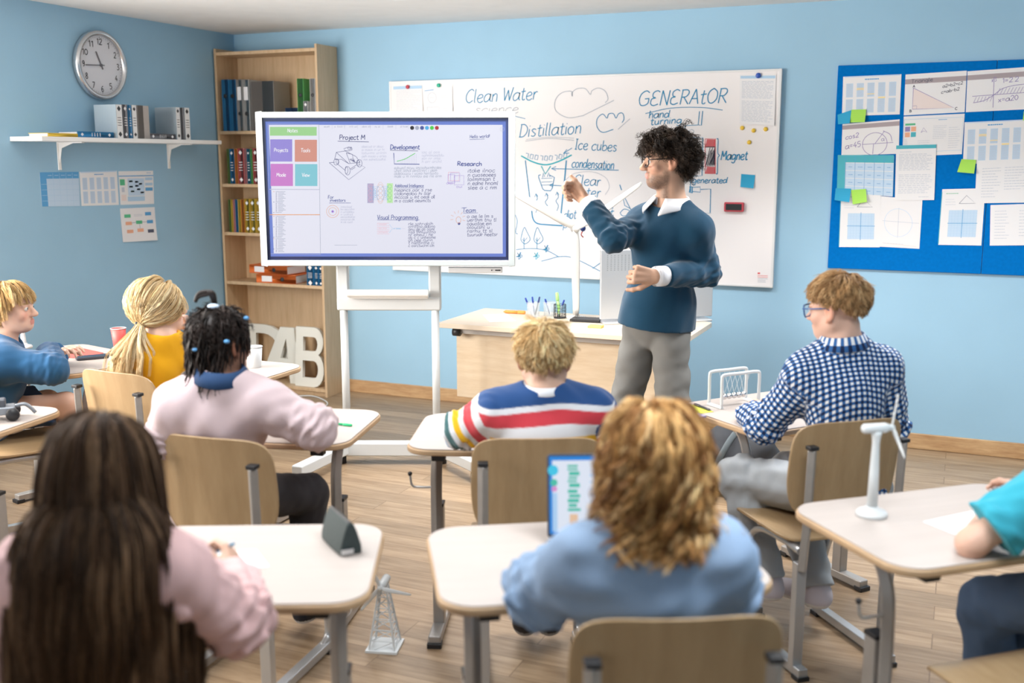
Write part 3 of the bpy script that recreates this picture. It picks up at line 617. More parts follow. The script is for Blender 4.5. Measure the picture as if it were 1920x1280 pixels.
def top(T, name, mats, col, t=.014, sleeve=(1., 1.), hem=None, neckcut=.012, puv=False, folds=.004, h=.0055, extra=None, collar=None, seed=3, loose=1.0, sleeve_r=(.047, .043, .033), shortsleeve=False, low=.03):
    J, s = T['J'], T['s']; S = SDF(T['lo'], T['hi'], h); T['torso'](S, t, .055)
    pl = J['pel']; S.put(cap(pl-T['up']*low*s, pl+T['up']*.08*s, .118*s*loose+t, .112*s*loose+t, (T['rt'], 1.32*T['sw']/(.185*s))), .05)
    for i, q in enumerate('LR'):
        sh, el, wr = J['sh'+q], J['el'+q], J['wr'+q]; a, b, c = [r*s+t for r in sleeve_r]
        if shortsleeve: e = sh+(el-sh)*sleeve[i]; pr = [cap(sh, e+(el-sh)*.1, a+.006, b+.012)]; cut = (e, nrm(el-sh))
        else:
            e = el+(wr-el)*sleeve[i]; pr = [cap(sh, el, a, b), cap(el, e+nrm(wr-el)*.03, b, c)]; cut = (e, nrm(wr-el))
        f1 = limb_fold(sh, el, folds, 52, i*2.+seed, .55); f2 = limb_fold(wr, el, folds, 46, i*3.+seed, .6)
        fd = (lambda X, Y, Z, f1=f1, f2=f2: f1(X, Y, Z)+f2(X, Y, Z)) if folds else None
        S.put(multi(pr, .02, [cut], fd), .035)
    if folds: S.ripple(folds*.42, [(34, (1, 1, .7)), (62, (1, 1, .6)), (95, (1, 1, .8)), (21, (1, .6, 1))], seed)
    S.keep(hem if hem is not None else pl-T['up']*.12*s, -T['up'])
    nb = J['neck']; S.put(cap(nb+T['up']*.03*s+T['fw']*.012*s, nb+T['up']*.2*s+T['fw']*.03, T['tn']+neckcut, T['tn']+neckcut+.03), .012, True)
    if extra: extra(S)
    V, Q = S.mesh(); pu = None
    def limbs():
        best = np.full(len(V), 1e9); part = np.zeros(len(V), int); al = np.zeros(len(V)); ar = np.zeros(len(V))
        for k, (a, b, w) in enumerate([('shL', 'elL', .03), ('elL', 'wrL', .02), ('shR', 'elR', .03), ('elR', 'wrR', .02)]):
            a, b = J[a], J[b]; d = b-a; L = np.linalg.norm(d); tt = ((V-a)@d)/L**2; q = V-a-np.clip(tt, 0, 1)[:, None]*d; dist = np.linalg.norm(q, axis=1)
            e1 = nrm(np.cross(d, T['fw']+.01)); e2 = nrm(np.cross(e1, d)); aa = np.arctan2(q@e2, q@e1)*.052; good = (dist < .075*s/.8) & (dist < best) & ((tt > .12) if k % 2 == 0 else (tt > -.2))
            tor = np.abs((V-J['neck'])@T['rt']) < T['sw']*.88
            good &= ~(tor & (k % 2 == 0) & (tt < .5)); part[good] = k+1; best[good] = dist[good]; al[good] = tt[good]*L; ar[good] = aa[good]
        return part, al, ar
    if puv:
        part, al, ar = limbs(); q = V-J['neck']; pu = np.stack([q@T['rt'], q@T['up'], np.zeros(len(V))], 1)
        pu[:, 1] += .9*(q@T['fw']); m = part > 0; pu[m, 0] = ar[m]; pu[m, 1] = al[m]+(part[m] % 2 == 0)*.26; side = (~m) & (np.abs(q@T['rt']) > T['sw']*.85) & (q@T['up'] < -.16); pu[side, 0] = (q@T['fw'])[side]
    cc = col(V, limbs) if callable(col) else (np.tile(np.asarray(col), (len(V), 1)))
    return mesh_np(name, V, Q, mats, T['root'], cc, pu, T['org'])
def bottoms(T, name, m, col, t=.016, cuff=.94, h=.006, folds=.004, seed=5, waist=.10, r=(.082, .062, .05), short=None, legk=.03):
    J, s = T['J'], T['s']; S = SDF(T['lo'], T['hi'], h); pel = J['pel']; ro = T['R']
    S.put(ell(pel+T['up']*.01*s, (T['sw']*.88+t, .108*s+t, .12*s+t), ro), .05)
    for i, q in enumerate('LR'):
        hp, kn, an = J['hip'+q], J['kn'+q], J['an'+q]
        if short: e = hp+(kn-hp)*short; pr = [cap(hp, e+(kn-hp)*.1, r[0]*s+t, r[1]*s+t+.012)]; cut = [(e, nrm(kn-hp))]
        else: e = kn+(an-kn)*cuff; pr = [cap(hp, kn, r[0]*s+t, r[1]*s+t), cap(kn, e+nrm(an-kn)*.04, r[1]*s+t, r[2]*s+t)]; cut = [(e, nrm(an-kn))]
        f1 = limb_fold(hp, kn, folds*.6, 50, i*2.+seed, .6); f2 = limb_fold(an, kn, folds*.6, 46, i+seed, .6)
        S.put(multi(pr, .03, cut, (lambda X, Y, Z, f1=f1, f2=f2: f1(X, Y, Z)+f2(X, Y, Z)) if folds else None), legk)
    if folds: S.ripple(folds*.4, [(30, (1, 1, .6)), (60, (1, 1, .5)), (90, (1, 1, .8))], seed)
    S.keep(pel+T['up']*waist*s, T['up'])
    V, Q = S.mesh(); return mesh_np(name, V, Q, m, T['root'], np.tile(np.asarray(col), (len(V), 1)), None, T['org'])
def shoes(T, col, sole, fw=None, name='shoe'):
    J, s = T['J'], T['s']
    for q in 'LR':
        a = J['an'+q].copy(); f = nrm((fw if fw is not None else T['fw'])*V3(1, 1, 0)); z0 = max(a[2]-.075*s, .002); h = .005; rtv = np.cross(f, [0, 0, 1.])
        S = SDF(a-.2, a+V3(.25, .25, .1), h); R = np.stack([rtv, f, V3(0, 0, 1)], 1)
        S.put(ell(V3(a[0], a[1], z0+.045*s)-f*.01, (.042*s, .06*s, .055*s), R), .03); S.put(ell(V3(a[0], a[1], z0+.03*s)+f*.10*s, (.048*s, .10*s, .04*s), R), .04)
        S.put(cap(a-V3(0, 0, .03), a+V3(0, 0, .005), .045*s, .046*s), .03); S.keep(V3(0, 0, z0), V3(0, 0, -1)); V, Q = S.mesh(); c = np.tile(np.asarray(col), (len(V), 1)); m = V[:, 2] < z0+.018*s; c[m] = sole
        mesh_np(name, V, Q, amat('shoe_skin', .6, .1), T['root'], c, None, T['org'])
def collar_band(T, name, m, r, hgt, wid, drop=.03, tilt=.25, thick=.004, open_front=.35, spread=.03, rise=.018):     # folded collar standing round the neck
    J = T['J']; s = T['s']; c = J['neck']+T['up']*rise*s+T['fw']*.008; up, fw, rt = T['up'], T['fw'], T['rt']; mb = MB(); n = 40; rows = []
    for i in range(n+1):
        a = math.radians(90+open_front*57+(360-2*open_front*57)*i/n); d = rt*math.cos(a)+fw*math.sin(a); f = abs(i/n-.5)*2; pt = (f**6)
        top_ = c+d*(r+.002)+up*(hgt*(1-.45*f)); rows.append([c+d*r-up*.01, top_, top_+d*.006+up*.001, c+d*(r+.012+wid*.5+spread*pt)+up*(-.004-drop*.3-drop*.9*pt), c+d*(r+.008+wid*.5+spread*pt)+up*(-.01-drop*.3-drop*.9*pt)])
    V = [p-T['org'] for q in rows for p in q]; k = 5; F = [(i*k+j, i*k+j+1, (i+1)*k+j+1, (i+1)*k+j) for i in range(n) for j in range(k-1)]
    mb.add(V, F); o = mb.build(name, m, T['root'], smooth=True); md = o.modifiers.new('cloth', 'SOLIDIFY'); md.thickness = thick; return o
def cuff(T, q, m, col, r=.036, L=.05, frac=1.0, name='shirt_cuff'):
    J = T['J']; d = nrm(J['wr'+q]-J['el'+q]); p = J['wr'+q]; a = p-d*L*frac; b = a+d*L; w = MB()
    w.tube([a-T['org'], a+d*L*.5-T['org'], b-T['org'], b+d*.001-T['org'], b-d*.02-T['org']], [r, r*1.02, r, r*.9, r*.85], 20, cap=False)
    return w.build(name, m, T['root'], smooth=True)
def glasses(T, m, lens=None, w=.030, hh=.021, name='glasses'):
    H, M, hs, org = T['H'], T['M'], T['hs'], T['org']; P = lambda x, y, z: H+M@V3(x, y, z)*hs-org; b = MB()
    for q in (-1, 1):
        pts = [P(q*(.0335+w*a), .101-.010*abs(a), -.002+hh*c) for a, c in ((-1, .55), (-.7, 1), (.7, 1), (1, .6), (.9, -.5), (.5, -1), (-.5, -1), (-.9, -.5), (-1, .55))]
        b.tube(pts, .0026*hs, 8); b.tube([P(q*.0635, .094, .008), P(q*.073, .06, .008), P(q*.079, .0, .009), P(q*.078, -.02, -.002)], .0026*hs, 8)
    b.tube([P(-.006, .103, .006), P(0, .106, .008), P(.006, .103, .006)], .0024*hs, 8); o = b.build(name, m, T['root'], smooth=True)
    if lens is not None:
        for q in (-1, 1):
            g = MB(); g.add([P(q*(.0335+w*a), .0995-.010*abs(a), -.002+hh*c) for a, c in ((-1, .55), (-.7, 1), (.7, 1), (1, .6), (.9, -.5), (.5, -1), (-.5, -1), (-.9, -.5))], [tuple(range(8))]); l = g.build('lens', lens, o)
    return o
# ------------------------------------------------------------------ furniture
DZ = .72
def make_desk(label, c, yaw, w=.70, d=.50, hook=True):
    t = thing('school_desk', label, 'desk', (c[0], c[1], 0), yaw, 'single pupil desks'); P = rrect(w, d, .085, 7)
    b = MB(); b.prism(P, (0, 0, DZ-.024), (1, 0, 0), (0, 1, 0), .020, 0); b.build('tabletop', M_EDGE, t, bevel=.006, seg=3)
    MB().prism(rrect(w-.010, d-.010, .081, 7), (0, 0, DZ-.004), (1, 0, 0), (0, 1, 0), .004).build('laminate', M_TOP, t, bevel=.002)
    f = MB()
    f.box((0, d*.18, DZ-.047), (w-.20, .05, .03)); f.box((0, -d*.10, DZ-.042), (w-.22, .03, .025)); f.build('under_frame', M_STEEL, t, bevel=.003)
    for q in (-1, 1):
        x = q*(w/2-.085); y = -.10; l = MB()
        l.tube(crom([(x, y, .30), (x, y, .50), (x, y+.01, .60), (x, y+.05, .668), (x, y+.13, .690), (x, y+.24, .692)], 5), .021, 4, flat=(1.05, 1.05), ref=(1, 1, 0))
        lg = l.build('leg', M_STEEL, t, bevel=.006)
        s_ = MB(); s_.box((x, y+.041, .25), (.040, .046, .44)); sl = s_.build('leg_sleeve', M_STEEL, lg, bevel=.005)
        MB().box((x, y+.041, .473), (.042, .048, .012)).build('cap', M_BLACK, sl, bevel=.002)
        g = MB(); g.box((x, .03, .025), (.044, .44, .034)); g.build('foot', M_STEEL, t, bevel=.006)
        [MB().box((x, py_, .009), (.05, .04, .018)).build('foot_pad', M_BLACK, t, bevel=.003) for py_ in (-.18, .235)]
        MB().box((q*(w/2-.11), -d/2+.05, DZ-.036), (.045, .035, .028)).build('corner_clip', M_BLACK, t, bevel=.003)
        if hook:
            hk = MB(); hk.tube(crom([(x+q*.0, y, .545), (x+q*.05, y, .543), (x+q*.082, y, .548), (x+q*.09, y, .585)], 5), .004, 8); ho = hk.build('bag_hook', M_STEEL2, t, smooth=True)
            MB().ball((x+q*.09, y, .59), .008, 10).build('hook_tip', M_BLACK, ho, smooth=True)
    return t
D_ = {}
for key, label, c, yaw in [
    ('A', 'pale desk against the left wall with red folder and dark phone case', (-3.835, 3.635), -14),
    ('B', 'pale desk before the ponytail girl in yellow, white cup on its right corner', (-3.065, 3.69), 0),
    ('LL', 'pale desk at the left edge carrying a small grey toy robot', (-3.375, 2.575), 8),
    ('DG', 'pale desk of the girl with dark locs, green pencil on top', (-2.25, 2.98), 14.5),
    ('ST', 'pale desk under the arms of the boy in the striped shirt', (-1.375, 3.225), 19),
    ('CK', 'pale desk carrying the white swinging-ball frame and yellow sheet', (-.57, 3.955), 51.6),
    ('FL', 'foreground desk with the dark pencil case, before the long brown-haired girl', (-1.53, 1.87), 25.4),
    ('FC', 'foreground desk with open laptop before the wavy-haired child in light blue', (-.76, 2.24), 31.7),
    ('RF', 'pale desk at the right edge carrying a white toy wind turbine', (.03, 2.84), 41.3)]:
    make_desk(label, c, math.radians(yaw), .76 if key in ('DG', 'FC') else .70, hook=key in ('ST', 'RF', 'A')); D_[key] = (np.array(c), math.radians(yaw))
def ondesk(k, x, y, z=0.): c, a = D_[k]; return np.array([c[0], c[1], DZ+z])+rotz(a)@V3(x, y, 0)

def make_chair(label, backtop, yaw, H=.84):      # backtop: world point of the top middle of the backrest
    yw = math.radians(yaw); o = np.array([backtop[0], backtop[1], 0])+rotz(yw)@V3(0, .215, 0)
    t = thing('school_chair', label, 'chair', o, yw, 'beech school chairs'); zs = H-.385; n = 14
    def plate(us, zs_, shape, th):     # curved plywood sheet from a grid of points
        mb = MB(); k = len(us); V = [shape(u, v, 0) for u in us for v in zs_]+[shape(u, v, th) for u in us for v in zs_]; m = len(zs_); o2 = k*m
        F = [(i*m+j, i*m+j+1, (i+1)*m+j+1, (i+1)*m+j) for i in range(k-1) for j in range(m-1)]; F += [tuple(o2+a for a in f[::-1]) for f in F]
        rim = [i*m for i in range(k)]+[(k-1)*m+j for j in range(1, m)]+[i*m+m-1 for i in range(k-2, -1, -1)]+[j for j in range(m-2, 0, -1)]
        F += [(rim[i], rim[(i+1) % len(rim)], o2+rim[(i+1) % len(rim)], o2+rim[i]) for i in range(len(rim))]; mb.add(V, F); return mb
    us = np.linspace(-1, 1, n+1); vs = np.linspace(-1, 1, n+1)
    def sq(u, v, w, h, e):            # square -> rounded square
        p = e; r = (abs(u)**p+abs(v)**p)**(1/p) if (u or v) else 1; k = max(abs(u), abs(v))/r if r else 1; return u*k*w, v*k*h
    def back(u, v, th):
        x, z = sq(u, v, .20, .165, 5.5); x *= 1-.16*max(0, -z/.165)**2.2; return (x, -.195-.02*(z/.165)-.030*(1-(x/.2)**2)+.030-th+.008*(1-(z/.165)**2), H-.165+z)
    b = plate(us, vs, back, .009).build('backrest', M_PLY, t, bevel=.003, smooth=True)
    def seat(u, v, th):
        x, y = sq(u, v, .20, .20, 6); dip = -.012*(1-(x/.2)**2)*(1-(y/.2)**2)-.03*max(0, (y-.12)/.08)**2; return (x, y+.01, zs+dip-th)
    plate(us, vs, seat, .011).build('seat', M_PLY, t, bevel=.003, smooth=True)
    for q in (-1, 1):
        x = q*.165; l = MB()
        l.tube([(x, -.215, .36), (x, -.228, .50), (x, -.238, H-.075)], .0185, 4, flat=(1.0, .95), ref=(1, 1, 0)); pst = l.build('back_post', M_STEEL, t, bevel=.005)
        MB().box((x, -.238, H-.070), (.031, .030, .012)).build('cap', M_BLACK, pst, bevel=.002)
        l = MB(); l.box((x, -.200, .205), (.036, .030, .36)); l.box((x, -.03, .025), (.034, .44, .03))
        l.tube(crom([(x, .15, .03), (x, .19, .06), (x, .185, .14), (x, .14, .28), (x, .10, .37), (x, .03, zs-.04), (x, -.10, zs-.03), (x, -.2, zs-.035)], 5), .0135, 10)
        l.build('leg', M_STEEL2, t, bevel=.003)
        [MB().box((x, py_, .007), (.042, .04, .014)).build('foot_pad', M_BLACK, t) for py_ in (-.235, .175)]
    f = MB(); f.box((0, .06, zs-.032), (.33, .03, .015)); f.box((0, -.10, zs-.032), (.33, .03, .015)); f.build('seat_frame', M_STEEL2, t, bevel=.003)
    return t
CH = {}
for key, label, px, py, yaw in [('B', 'beech chair behind the ponytail girl in the yellow top', 207, 696, -4), ('D', 'beech chair under the girl with dark locs', 387, 819, 6),
                                ('S', 'beech chair under the boy in the striped rugby shirt', 1010, 821, 26), ('C', 'beech chair under the boy in the checked shirt', 1604, 788, 40),
                                ('G', 'foreground beech chair behind the child in the light blue shirt', 1280, 1158, 27)]:
    p = onz(px, py, .84); CH[key] = p; make_chair(label, p, yaw)
make_chair('beech chair under the long brown-haired girl in the foreground', onz(170, 1400, .84), 22)
make_chair('beech chair under the boy in blue at the left wall', at(-62, 700, 4.22), -28)
make_chair('beech chair at the right edge under the teal-shirted child', onz(2150, 1050, .84), 41)

# ---- bookshelf
BX0, BX1, BY, BZ = -4.855, -4.01, 6.04, 2.40
t = thing('bookcase', 'tall open beech bookcase in the corner behind the screen', 'bookcase', ((BX0+BX1)/2, (BY+YW)/2, 0))
bw, bd = BX1-BX0, YW-.004-BY
for q in (-1, 1): MB().box((q*(bw/2-.009), -.002, BZ/2), (.018, bd, BZ)).build('side_panel', M_BEECH, t, bevel=.0015)
MB().box((0, bd/2-.008, BZ/2), (bw-.036, .008, BZ-.02)).build('back_panel', M_BEECH, t)
SHZ = [.055, .785, 1.135, 1.475, 1.84, 2.375]
for z in SHZ: MB().box((0, -.004, z-.011), (bw-.037, bd-.012, .022)).build('shelf', M_BEECH, t, bevel=.0015)
MB().box((0, -bd/2+.03, .020), (bw-.037, .015, .040)).build('plinth', M_BEECH, t)
# ---- wall shelf
WS0, WS1, WSX, WSZ = 4.29, 5.80, -4.63, 1.77
t = thing('wall_shelf', 'white shelf board on the left wall under the clock', 'shelf', (XL, (WS0+WS1)/2, WSZ))
MB().box(((WSX-XL)/2+.001, 0, -.0125), (WSX-XL-.002, WS1-WS0, .025)).build('board', M_WHITE, t, bevel=.002)
for yy in (-.42, .50):
    b = MB(); b.box((.004, yy, -.105), (.006, .022, .16)); b.box((.10, yy, -.0285), (.19, .022, .006))
    b.prism([(.007, -.031), (.12, -.031), (.03, -.06), (.007, -.15)], (0, yy+.002, 0), (1, 0, 0), (0, 0, 1), .004); b.build('bracket', M_WHITE, t, bevel=.001)
# ---- clock
t = thing('wall_clock', 'round silver-rimmed wall clock high on the left wall', 'clock', (XL, 4.978, 2.205)); Rx = np.array([[0, 0, 1.], [1, 0, 0], [0, 1, 0]])
MB().lathe([(0, .001), (.197, .001), (.205, .012), (.203, .035), (.192, .046), (.178, .043), (.172, .024), (.171, .012)], R=Rx, n=48, caps=False).build('rim', mat('brushed_silver', (.62, .63, .65), .25, metal=.9), t, smooth=True)
MB().lathe([(0, .020), (.174, .020), (.174, .023), (0, .023)], R=Rx, n=48).build('dial', mat('dial_white', (.70, .71, .76), .5), t)
ik = Ink(lambda x, y: V3(.0235, x, y), (1, 0, 0), .0008)
for i in range(12):
    a = math.radians(90-30*(i+1)); r = .138; s_ = str(i+1); n_ = len(s_); G.setdefault('6', ('4.6,9.6 2,8 .8,3.6 2,.3 4.2,.4 5,3 3.4,5.2 1,3.6', 6)); G.setdefault('7', ('.6,10 5.4,10|5.4,10 2,0', 6)); G.setdefault('8', ('3,5.4 1.2,7.6 3,10 4.8,7.6 3,5.4 .8,2.6 3,0 5.2,2.6 3,5.4', 6)); G.setdefault('9', ('4.8,6.4 2.6,4.8 1,7 2.6,9.8 4.8,8 4.6,3 2.6,0', 6))
    h = .034; wd = .022*n_; cx, cy = r*math.cos(a), r*math.sin(a)
    ik2 = Ink(lambda x, y, cx=cx, cy=cy: V3(.0235, cx+x, cy-y), (1, 0, 0), .0008); ik2.mb = ik.mb; ik2.text(s_, -wd/2, h/2, wd/2, h/2, h, .0048, 0, 0, 0)
for i in range(60):
    a = math.radians(6*i); r0 = .160; ik.line([(r0*math.cos(a), r0*math.sin(a)), (.167*math.cos(a), .167*math.sin(a))], .0035 if i % 5 == 0 else .0015)
ik.build('numerals', M_BLACK, t)
for nm, ang, L, w_ in (('hour_hand', 90-(-25), .085, .008), ('minute_hand', 180+3, .125, .006)):
    a = math.radians(ang); b = MB(); d = V3(0, math.cos(a), math.sin(a)); b.tube([V3(.027, 0, 0)-d*.025, V3(.027, 0, 0)+d*L], w_/2, 6); b.build(nm, mat('dark_grey_metal', (.12, .12, .14), .4), t)
MB().lathe([(.009, .02), (.009, .031), (0, .031)], R=Rx, n=16).build('hub', mat('dark_grey_metal', (.12, .12, .14), .4), t)

# ---- teacher's desk
TX0, TX1, TY0, TY1, TZ = -2.655, -1.25, 5.11, 5.74, .75
t = thing('teacher_desk', 'large beech teacher desk in front of the whiteboard', 'desk', ((TX0+TX1)/2, (TY0+TY1)/2, 0)); tw, td = TX1-TX0, TY1-TY0
MB().prism(rrect(tw, td, .02, 3), (0, 0, TZ-.028), (1, 0, 0), (0, 1, 0), .028).build('desktop', mat('desk_laminate', (.72, .62, .50), .4, noise=.04, nscale=4, stretch=(1, 10, 1)), t, bevel=.003)
MB().box((.0, -td/2+.11, .515), (tw-.14, .022, .40)).build('front_panel', wood('panel_maple', (.66, .52, .36), (.78, .66, .50), (2, 14, 14), .45, grain=2.), t, bevel=.002)
f = MB(); f.box((0, -td/2+.07, TZ-.045), (tw-.16, .04, .03)); f.box((0, td/2-.1, TZ-.045), (tw-.16, .04, .03)); f.build('under_frame', M_STEEL, t)
for q in (-1, 1):
    l = MB(); x = q*(tw/2-.11); l.box((x, 0.02, .36), (.05, .07, .70)); l.box((x, .0, .02), (.06, td-.12, .04)); l.build('leg', M_STEEL, t, bevel=.004)
    MB().lathe([(0, -.02), (.024, -.02), (.024, .02), (0, .02)], (q*(tw/2-.10), -td/2+.045, TZ-.052), 16, R=np.array([[0, 0, 1.], [1, 0, 0], [0, 1, 0]])).build('beam_cap', M_BLACK, t, smooth=True)

# ---- interactive display on a wheeled stand
DSP = 5.42
DYAW = CAM_Y-.012
dN = -np.array([-math.sin(DYAW), math.cos(DYAW), 0]); dX = np.array([math.cos(DYAW), math.sin(DYAW), 0])      # dN points out of the screen to the class
dC = at(722, 355, DSP)
def dsp(px, py, off=0.): r = ray(px, py); k = ((dC+dN*off-EYE)@dN)/(r@dN); return EYE+r*k
def dloc(p): q = np.asarray(p)-dC; return V3(q@dX, -(q@dN), q[2])      # display-local: x right, y away from the class, z up
A0, B0 = dloc(dsp(478, 209.5)), dloc(dsp(966, 499)); dw = B0[0]-A0[0]; dh = A0[2]-B0[2]; dm = V3((A0[0]+B0[0])/2, 0, (A0[2]+B0[2])/2)
t = thing('interactive_display', 'large white-framed touch screen on a white wheeled stand', 'display', (dC[0], dC[1], 0), DYAW); ofs = V3(0, 0, dC[2])
DISPLAY = t
b = MB(); fr = .0305
for sx in (-1, 1): b.box(ofs+dm+V3(sx*(dw/2-fr/2), .022, 0), (fr, .05, dh))
for sz in (-1, 1): b.box(ofs+dm+V3(0, .022, sz*(dh/2-fr/2)), (dw-2*fr, .05, fr))
b.build('frame', mat('white_frame', (.45, .51, .53), .45), t, bevel=.004)
MB().box(ofs+dm+V3(0, .040, 0), (dw-.03, .04, dh-.03)).build('housing', mat('pale_grey_plastic', (.62, .64, .66), .5), t, bevel=.004)
b = MB(); iw, ih, bz = dw-2*fr, dh-2*fr, .018
for sx in (-1, 1): b.box(ofs+dm+V3(sx*(iw/2-bz/2), .012, 0), (bz, .012, ih))
for sz in (-1, 1): b.box(ofs+dm+V3(0, .012, sz*(ih/2-bz/2)), (iw-2*bz, .012, bz))
b.build('bezel', mat('dark_glass_bezel', (.018, .026, .075), .15), t)
sw_, sh_ = iw-2*bz, ih-2*bz
scr = MB().box(ofs+dm+V3(0, .0155, 0), (sw_, .008, sh_)).build('screen', [emat('screen_white', (.80, .81, .93), 1.0)], t)
b = MB(); e_ = .0165
for sx in (-1, 1): b.box(ofs+dm+V3(sx*(sw_/2-e_/2), .0112, 0), (e_, .0004, sh_))
for sz in (-1, 1): b.box(ofs+dm+V3(0, .0112, sz*(sh_/2-e_/2)), (sw_-2*e_, .0004, e_))
b.build('blue_border', emat('screen_blue', (.16, .24, .68), 1.0), t)
EC = [emat('s_dark', (.07, .08, .22)), emat('s_grey', (.36, .40, .52)), emat('s_green', (.34, .66, .28)), emat('s_violet', (.30, .25, .70)), emat('s_salmon', (.66, .29, .23)), emat('s_magenta', (.60, .21, .61)), emat('s_teal', (.22, .58, .68)),
      emat('s_white', (.92, .92, .98)), emat('s_black', (.01, .01, .015)), emat('s_cyan', (.07, .42, .78)), emat('s_brightgreen', (.06, .62, .06)), emat('s_red', (.45, .02, .03)), emat('s_orange', (.80, .36, .16)), emat('s_navy', (.06, .09, .33)), emat('s_palegreen', (.56, .84, .46)), emat('s_lilac', (.46, .42, .62)), emat('s_purple', (.34, .20, .66)), emat('s_pink', (.86, .44, .52)), emat('s_mid', (.55, .57, .72))]
cw = math.cos(DYAW); 
I = Ink(lambda x, y: ofs+dloc(dsp(x, y))*V3(1, 0, 1)+V3(0, .0108, 0), (0, -1, 0), .0006)
q = .0016
_ol, _ot, _os, _of = I.line, I.text, I.scrawl, I.frame
I.line = lambda P, w, mi=0, closed=False: _ol(P, w*1.35, mi, closed)
def zs(zx, zy): return 470+zx*510/1920, 200+zy*320/1205      # from the close-up of the screen to photo pixels
def R4(a, b_, c, d, mi): x0, y0 = zs(a, b_); x1, y1 = zs(c, d); I.rect(x0, y0, x1, y1, mi)
R4(132, 142, 463, 204, 2); R4(134, 230, 290, 387, 3); R4(308, 233, 465, 388, 4); R4(137, 403, 295, 560, 5); R4(310, 405, 468, 560, 6)
def TX(s, a, b_, c, h, mi=0, w=q, dy=0): x0, y0 = zs(a, b_); x1, y1 = zs(c, b_+dy); I.text(s, x0, y0, x1, y1, h*510/1920, w, mi, .06, .06)
for s_, a, b_, c in (('Notes', 255, 180, 330), ('Projects', 160, 318, 262), ('Tools', 350, 320, 418), ('Mode', 178, 493, 246), ('View', 358, 494, 414)): TX(s_, a, b_, c, 26, 7, .0019)
def LN(P, w=q, mi=0, sm=False): (I.curve if sm else I.line)([zs(*p) for p in P], w, mi)
LN([(478, 122), (490, 1045)], .0013, 1); LN([(122, 122), (478, 126)], .001, 18); LN([(130, 583), (484, 585)], .0028, 18); LN([(130, 763), (485, 763)], .0028, 12); LN([(128, 1038), (490, 1044)], .001, 18); LN([(118, 122), (130, 1040)], .001, 18)
for y0, k in ((600, 17), (775, 17), (932, 11)):
    for i in range(k):
        yy = y0+i*9.2; x = 190 if i % 8 else 172; LN([(x-16, yy), (x-8, yy)], .0016, 12 if i == 0 else 0); LN([(x, yy), (x+(70 if i == 0 else 34+10*(i % 3)), yy)], .0016, 1)
for i in range(7):
    a = 505+i*90; x0, y0 = zs(a+(8 if i != 1 else -8), 128); x1, y1 = zs(a+(50 if i in (0, 4, 5) else 72), 150); I.scrawl(x0, y0, x1, y1, 1, 3.4, .0008, 1, i, .05); LN([(a+68, 128), (a+68, 158)], .0008, 18)
for i, mi in enumerate((8, 1, 13, 9, 10, 11)): x, y = zs(1138+i*35, 149); I.circle(x, y, 3.7, None, mi)
x, y = zs(1776, 158); I.circle(x, y, 4, .0009, 18); I.line([(x-2, y-2), (x+2, y+2)], .0009, 18); I.line([(x-2, y+2), (x+2, y-2)], .0009, 18)
TX('Project M', 622, 232, 806, 34, 0, .0026); LN([(612, 243), (832, 248)], .002)
TX('Development', 982, 300, 1192, 32, 13, .0026); LN([(982, 308), (1180, 312)], .0016)
TX('Hello world!', 1545, 222, 1688, 22, 13, .0016, -6); LN([(1545, 232), (1650, 228)], .0013, 13)
TX('Research', 1456, 416, 1632, 30, 13, .0028, 2); TX('Team', 1492, 746, 1590, 32, 13, .002); LN([(1500, 752), (1604, 750)], .0013, 13); LN([(1486, 716), (1526, 712)], .0012, 13)
TX('Additional Intelligence', 1016, 568, 1220, 22, 13, .0015); LN([(1014, 576), (1222, 574)], .001, 13)
TX('Visual Programming', 890, 796, 1180, 32, 13, .002); LN([(890, 800), (1190, 800)], .0014, 13)
TX('For', 542, 650, 584, 24, 13, .0018); TX('investors', 556, 670, 668, 20, 13, .0018); LN([(552, 680), (704, 680)], .0015, 13)
for P in ([(552, 395), (690, 515), (806, 428), (700, 375)], [(552, 395), (590, 392)], [(602, 322), (664, 312), (742, 352), (770, 392)], [(602, 322), (690, 402), (770, 392)], [(602, 322), (590, 372)], [(690, 402), (640, 372), (590, 372)], [(664, 312), (655, 296), (690, 284), (712, 290), (714, 304), (690, 312), (664, 310)], [(672, 326), (716, 336), (720, 366), (690, 372), (672, 326)], [(610, 404), (668, 452)], [(700, 440), (745, 410)], [(706, 446), (736, 428)], [(690, 372), (700, 398)], [(722, 366), (736, 392)]): LN(P, .0015)
for cx, cy, rx, ry in ((600, 390, 16, 22), (610, 388, 10, 18), (682, 452, 18, 30), (674, 448, 10, 26), (766, 400, 18, 26), (756, 398, 10, 22), (692, 294, 9, 8), (706, 292, 6, 7)): x, y = zs(cx, cy); I.circle(x, y, rx*.2656, .0014, 0, 20, ry*.2656)
for i in range(5): LN([(700+i*6, 372+(i % 2)*8), (722+i*2, 376+i*4)], .0014)
def SC_(a, b_, c, d, n, h, mi=1, seed=0, rag=.25, w=.0011): x0, y0 = zs(a, b_); x1, y1 = zs(c, d); I.scrawl(x0, y0, x1, y1, n, h*.2656, w, mi, seed, rag)
SC_(780, 270, 960, 385, 5, 17, 18); SC_(1205, 312, 1380, 400, 4, 19, 18, 2); SC_(1010, 425, 1350, 505, 4, 20, 1, 3, .12); SC_(1012, 580, 1300, 680, 4, 24, 0, 4, .12, .0014); SC_(1530, 440, 1755, 590, 5, 28, 0, 5, .2, .0016); SC_(1525, 765, 1745, 920, 6, 25, 0, 6, .3, .0015)
SC_(632, 700, 736, 825, 7, 15, 18, 7); SC_(1110, 822, 1310, 995, 9, 21, 0, 8, .15, .0012); LN([(590, 978), (750, 978)], .0012, 1)
LN([(1008, 326), (1012, 404), (1190, 406)], .0028, 13); LN([(1030, 385), (1085, 370), (1130, 345), (1160, 328)], .0022, 10, True)
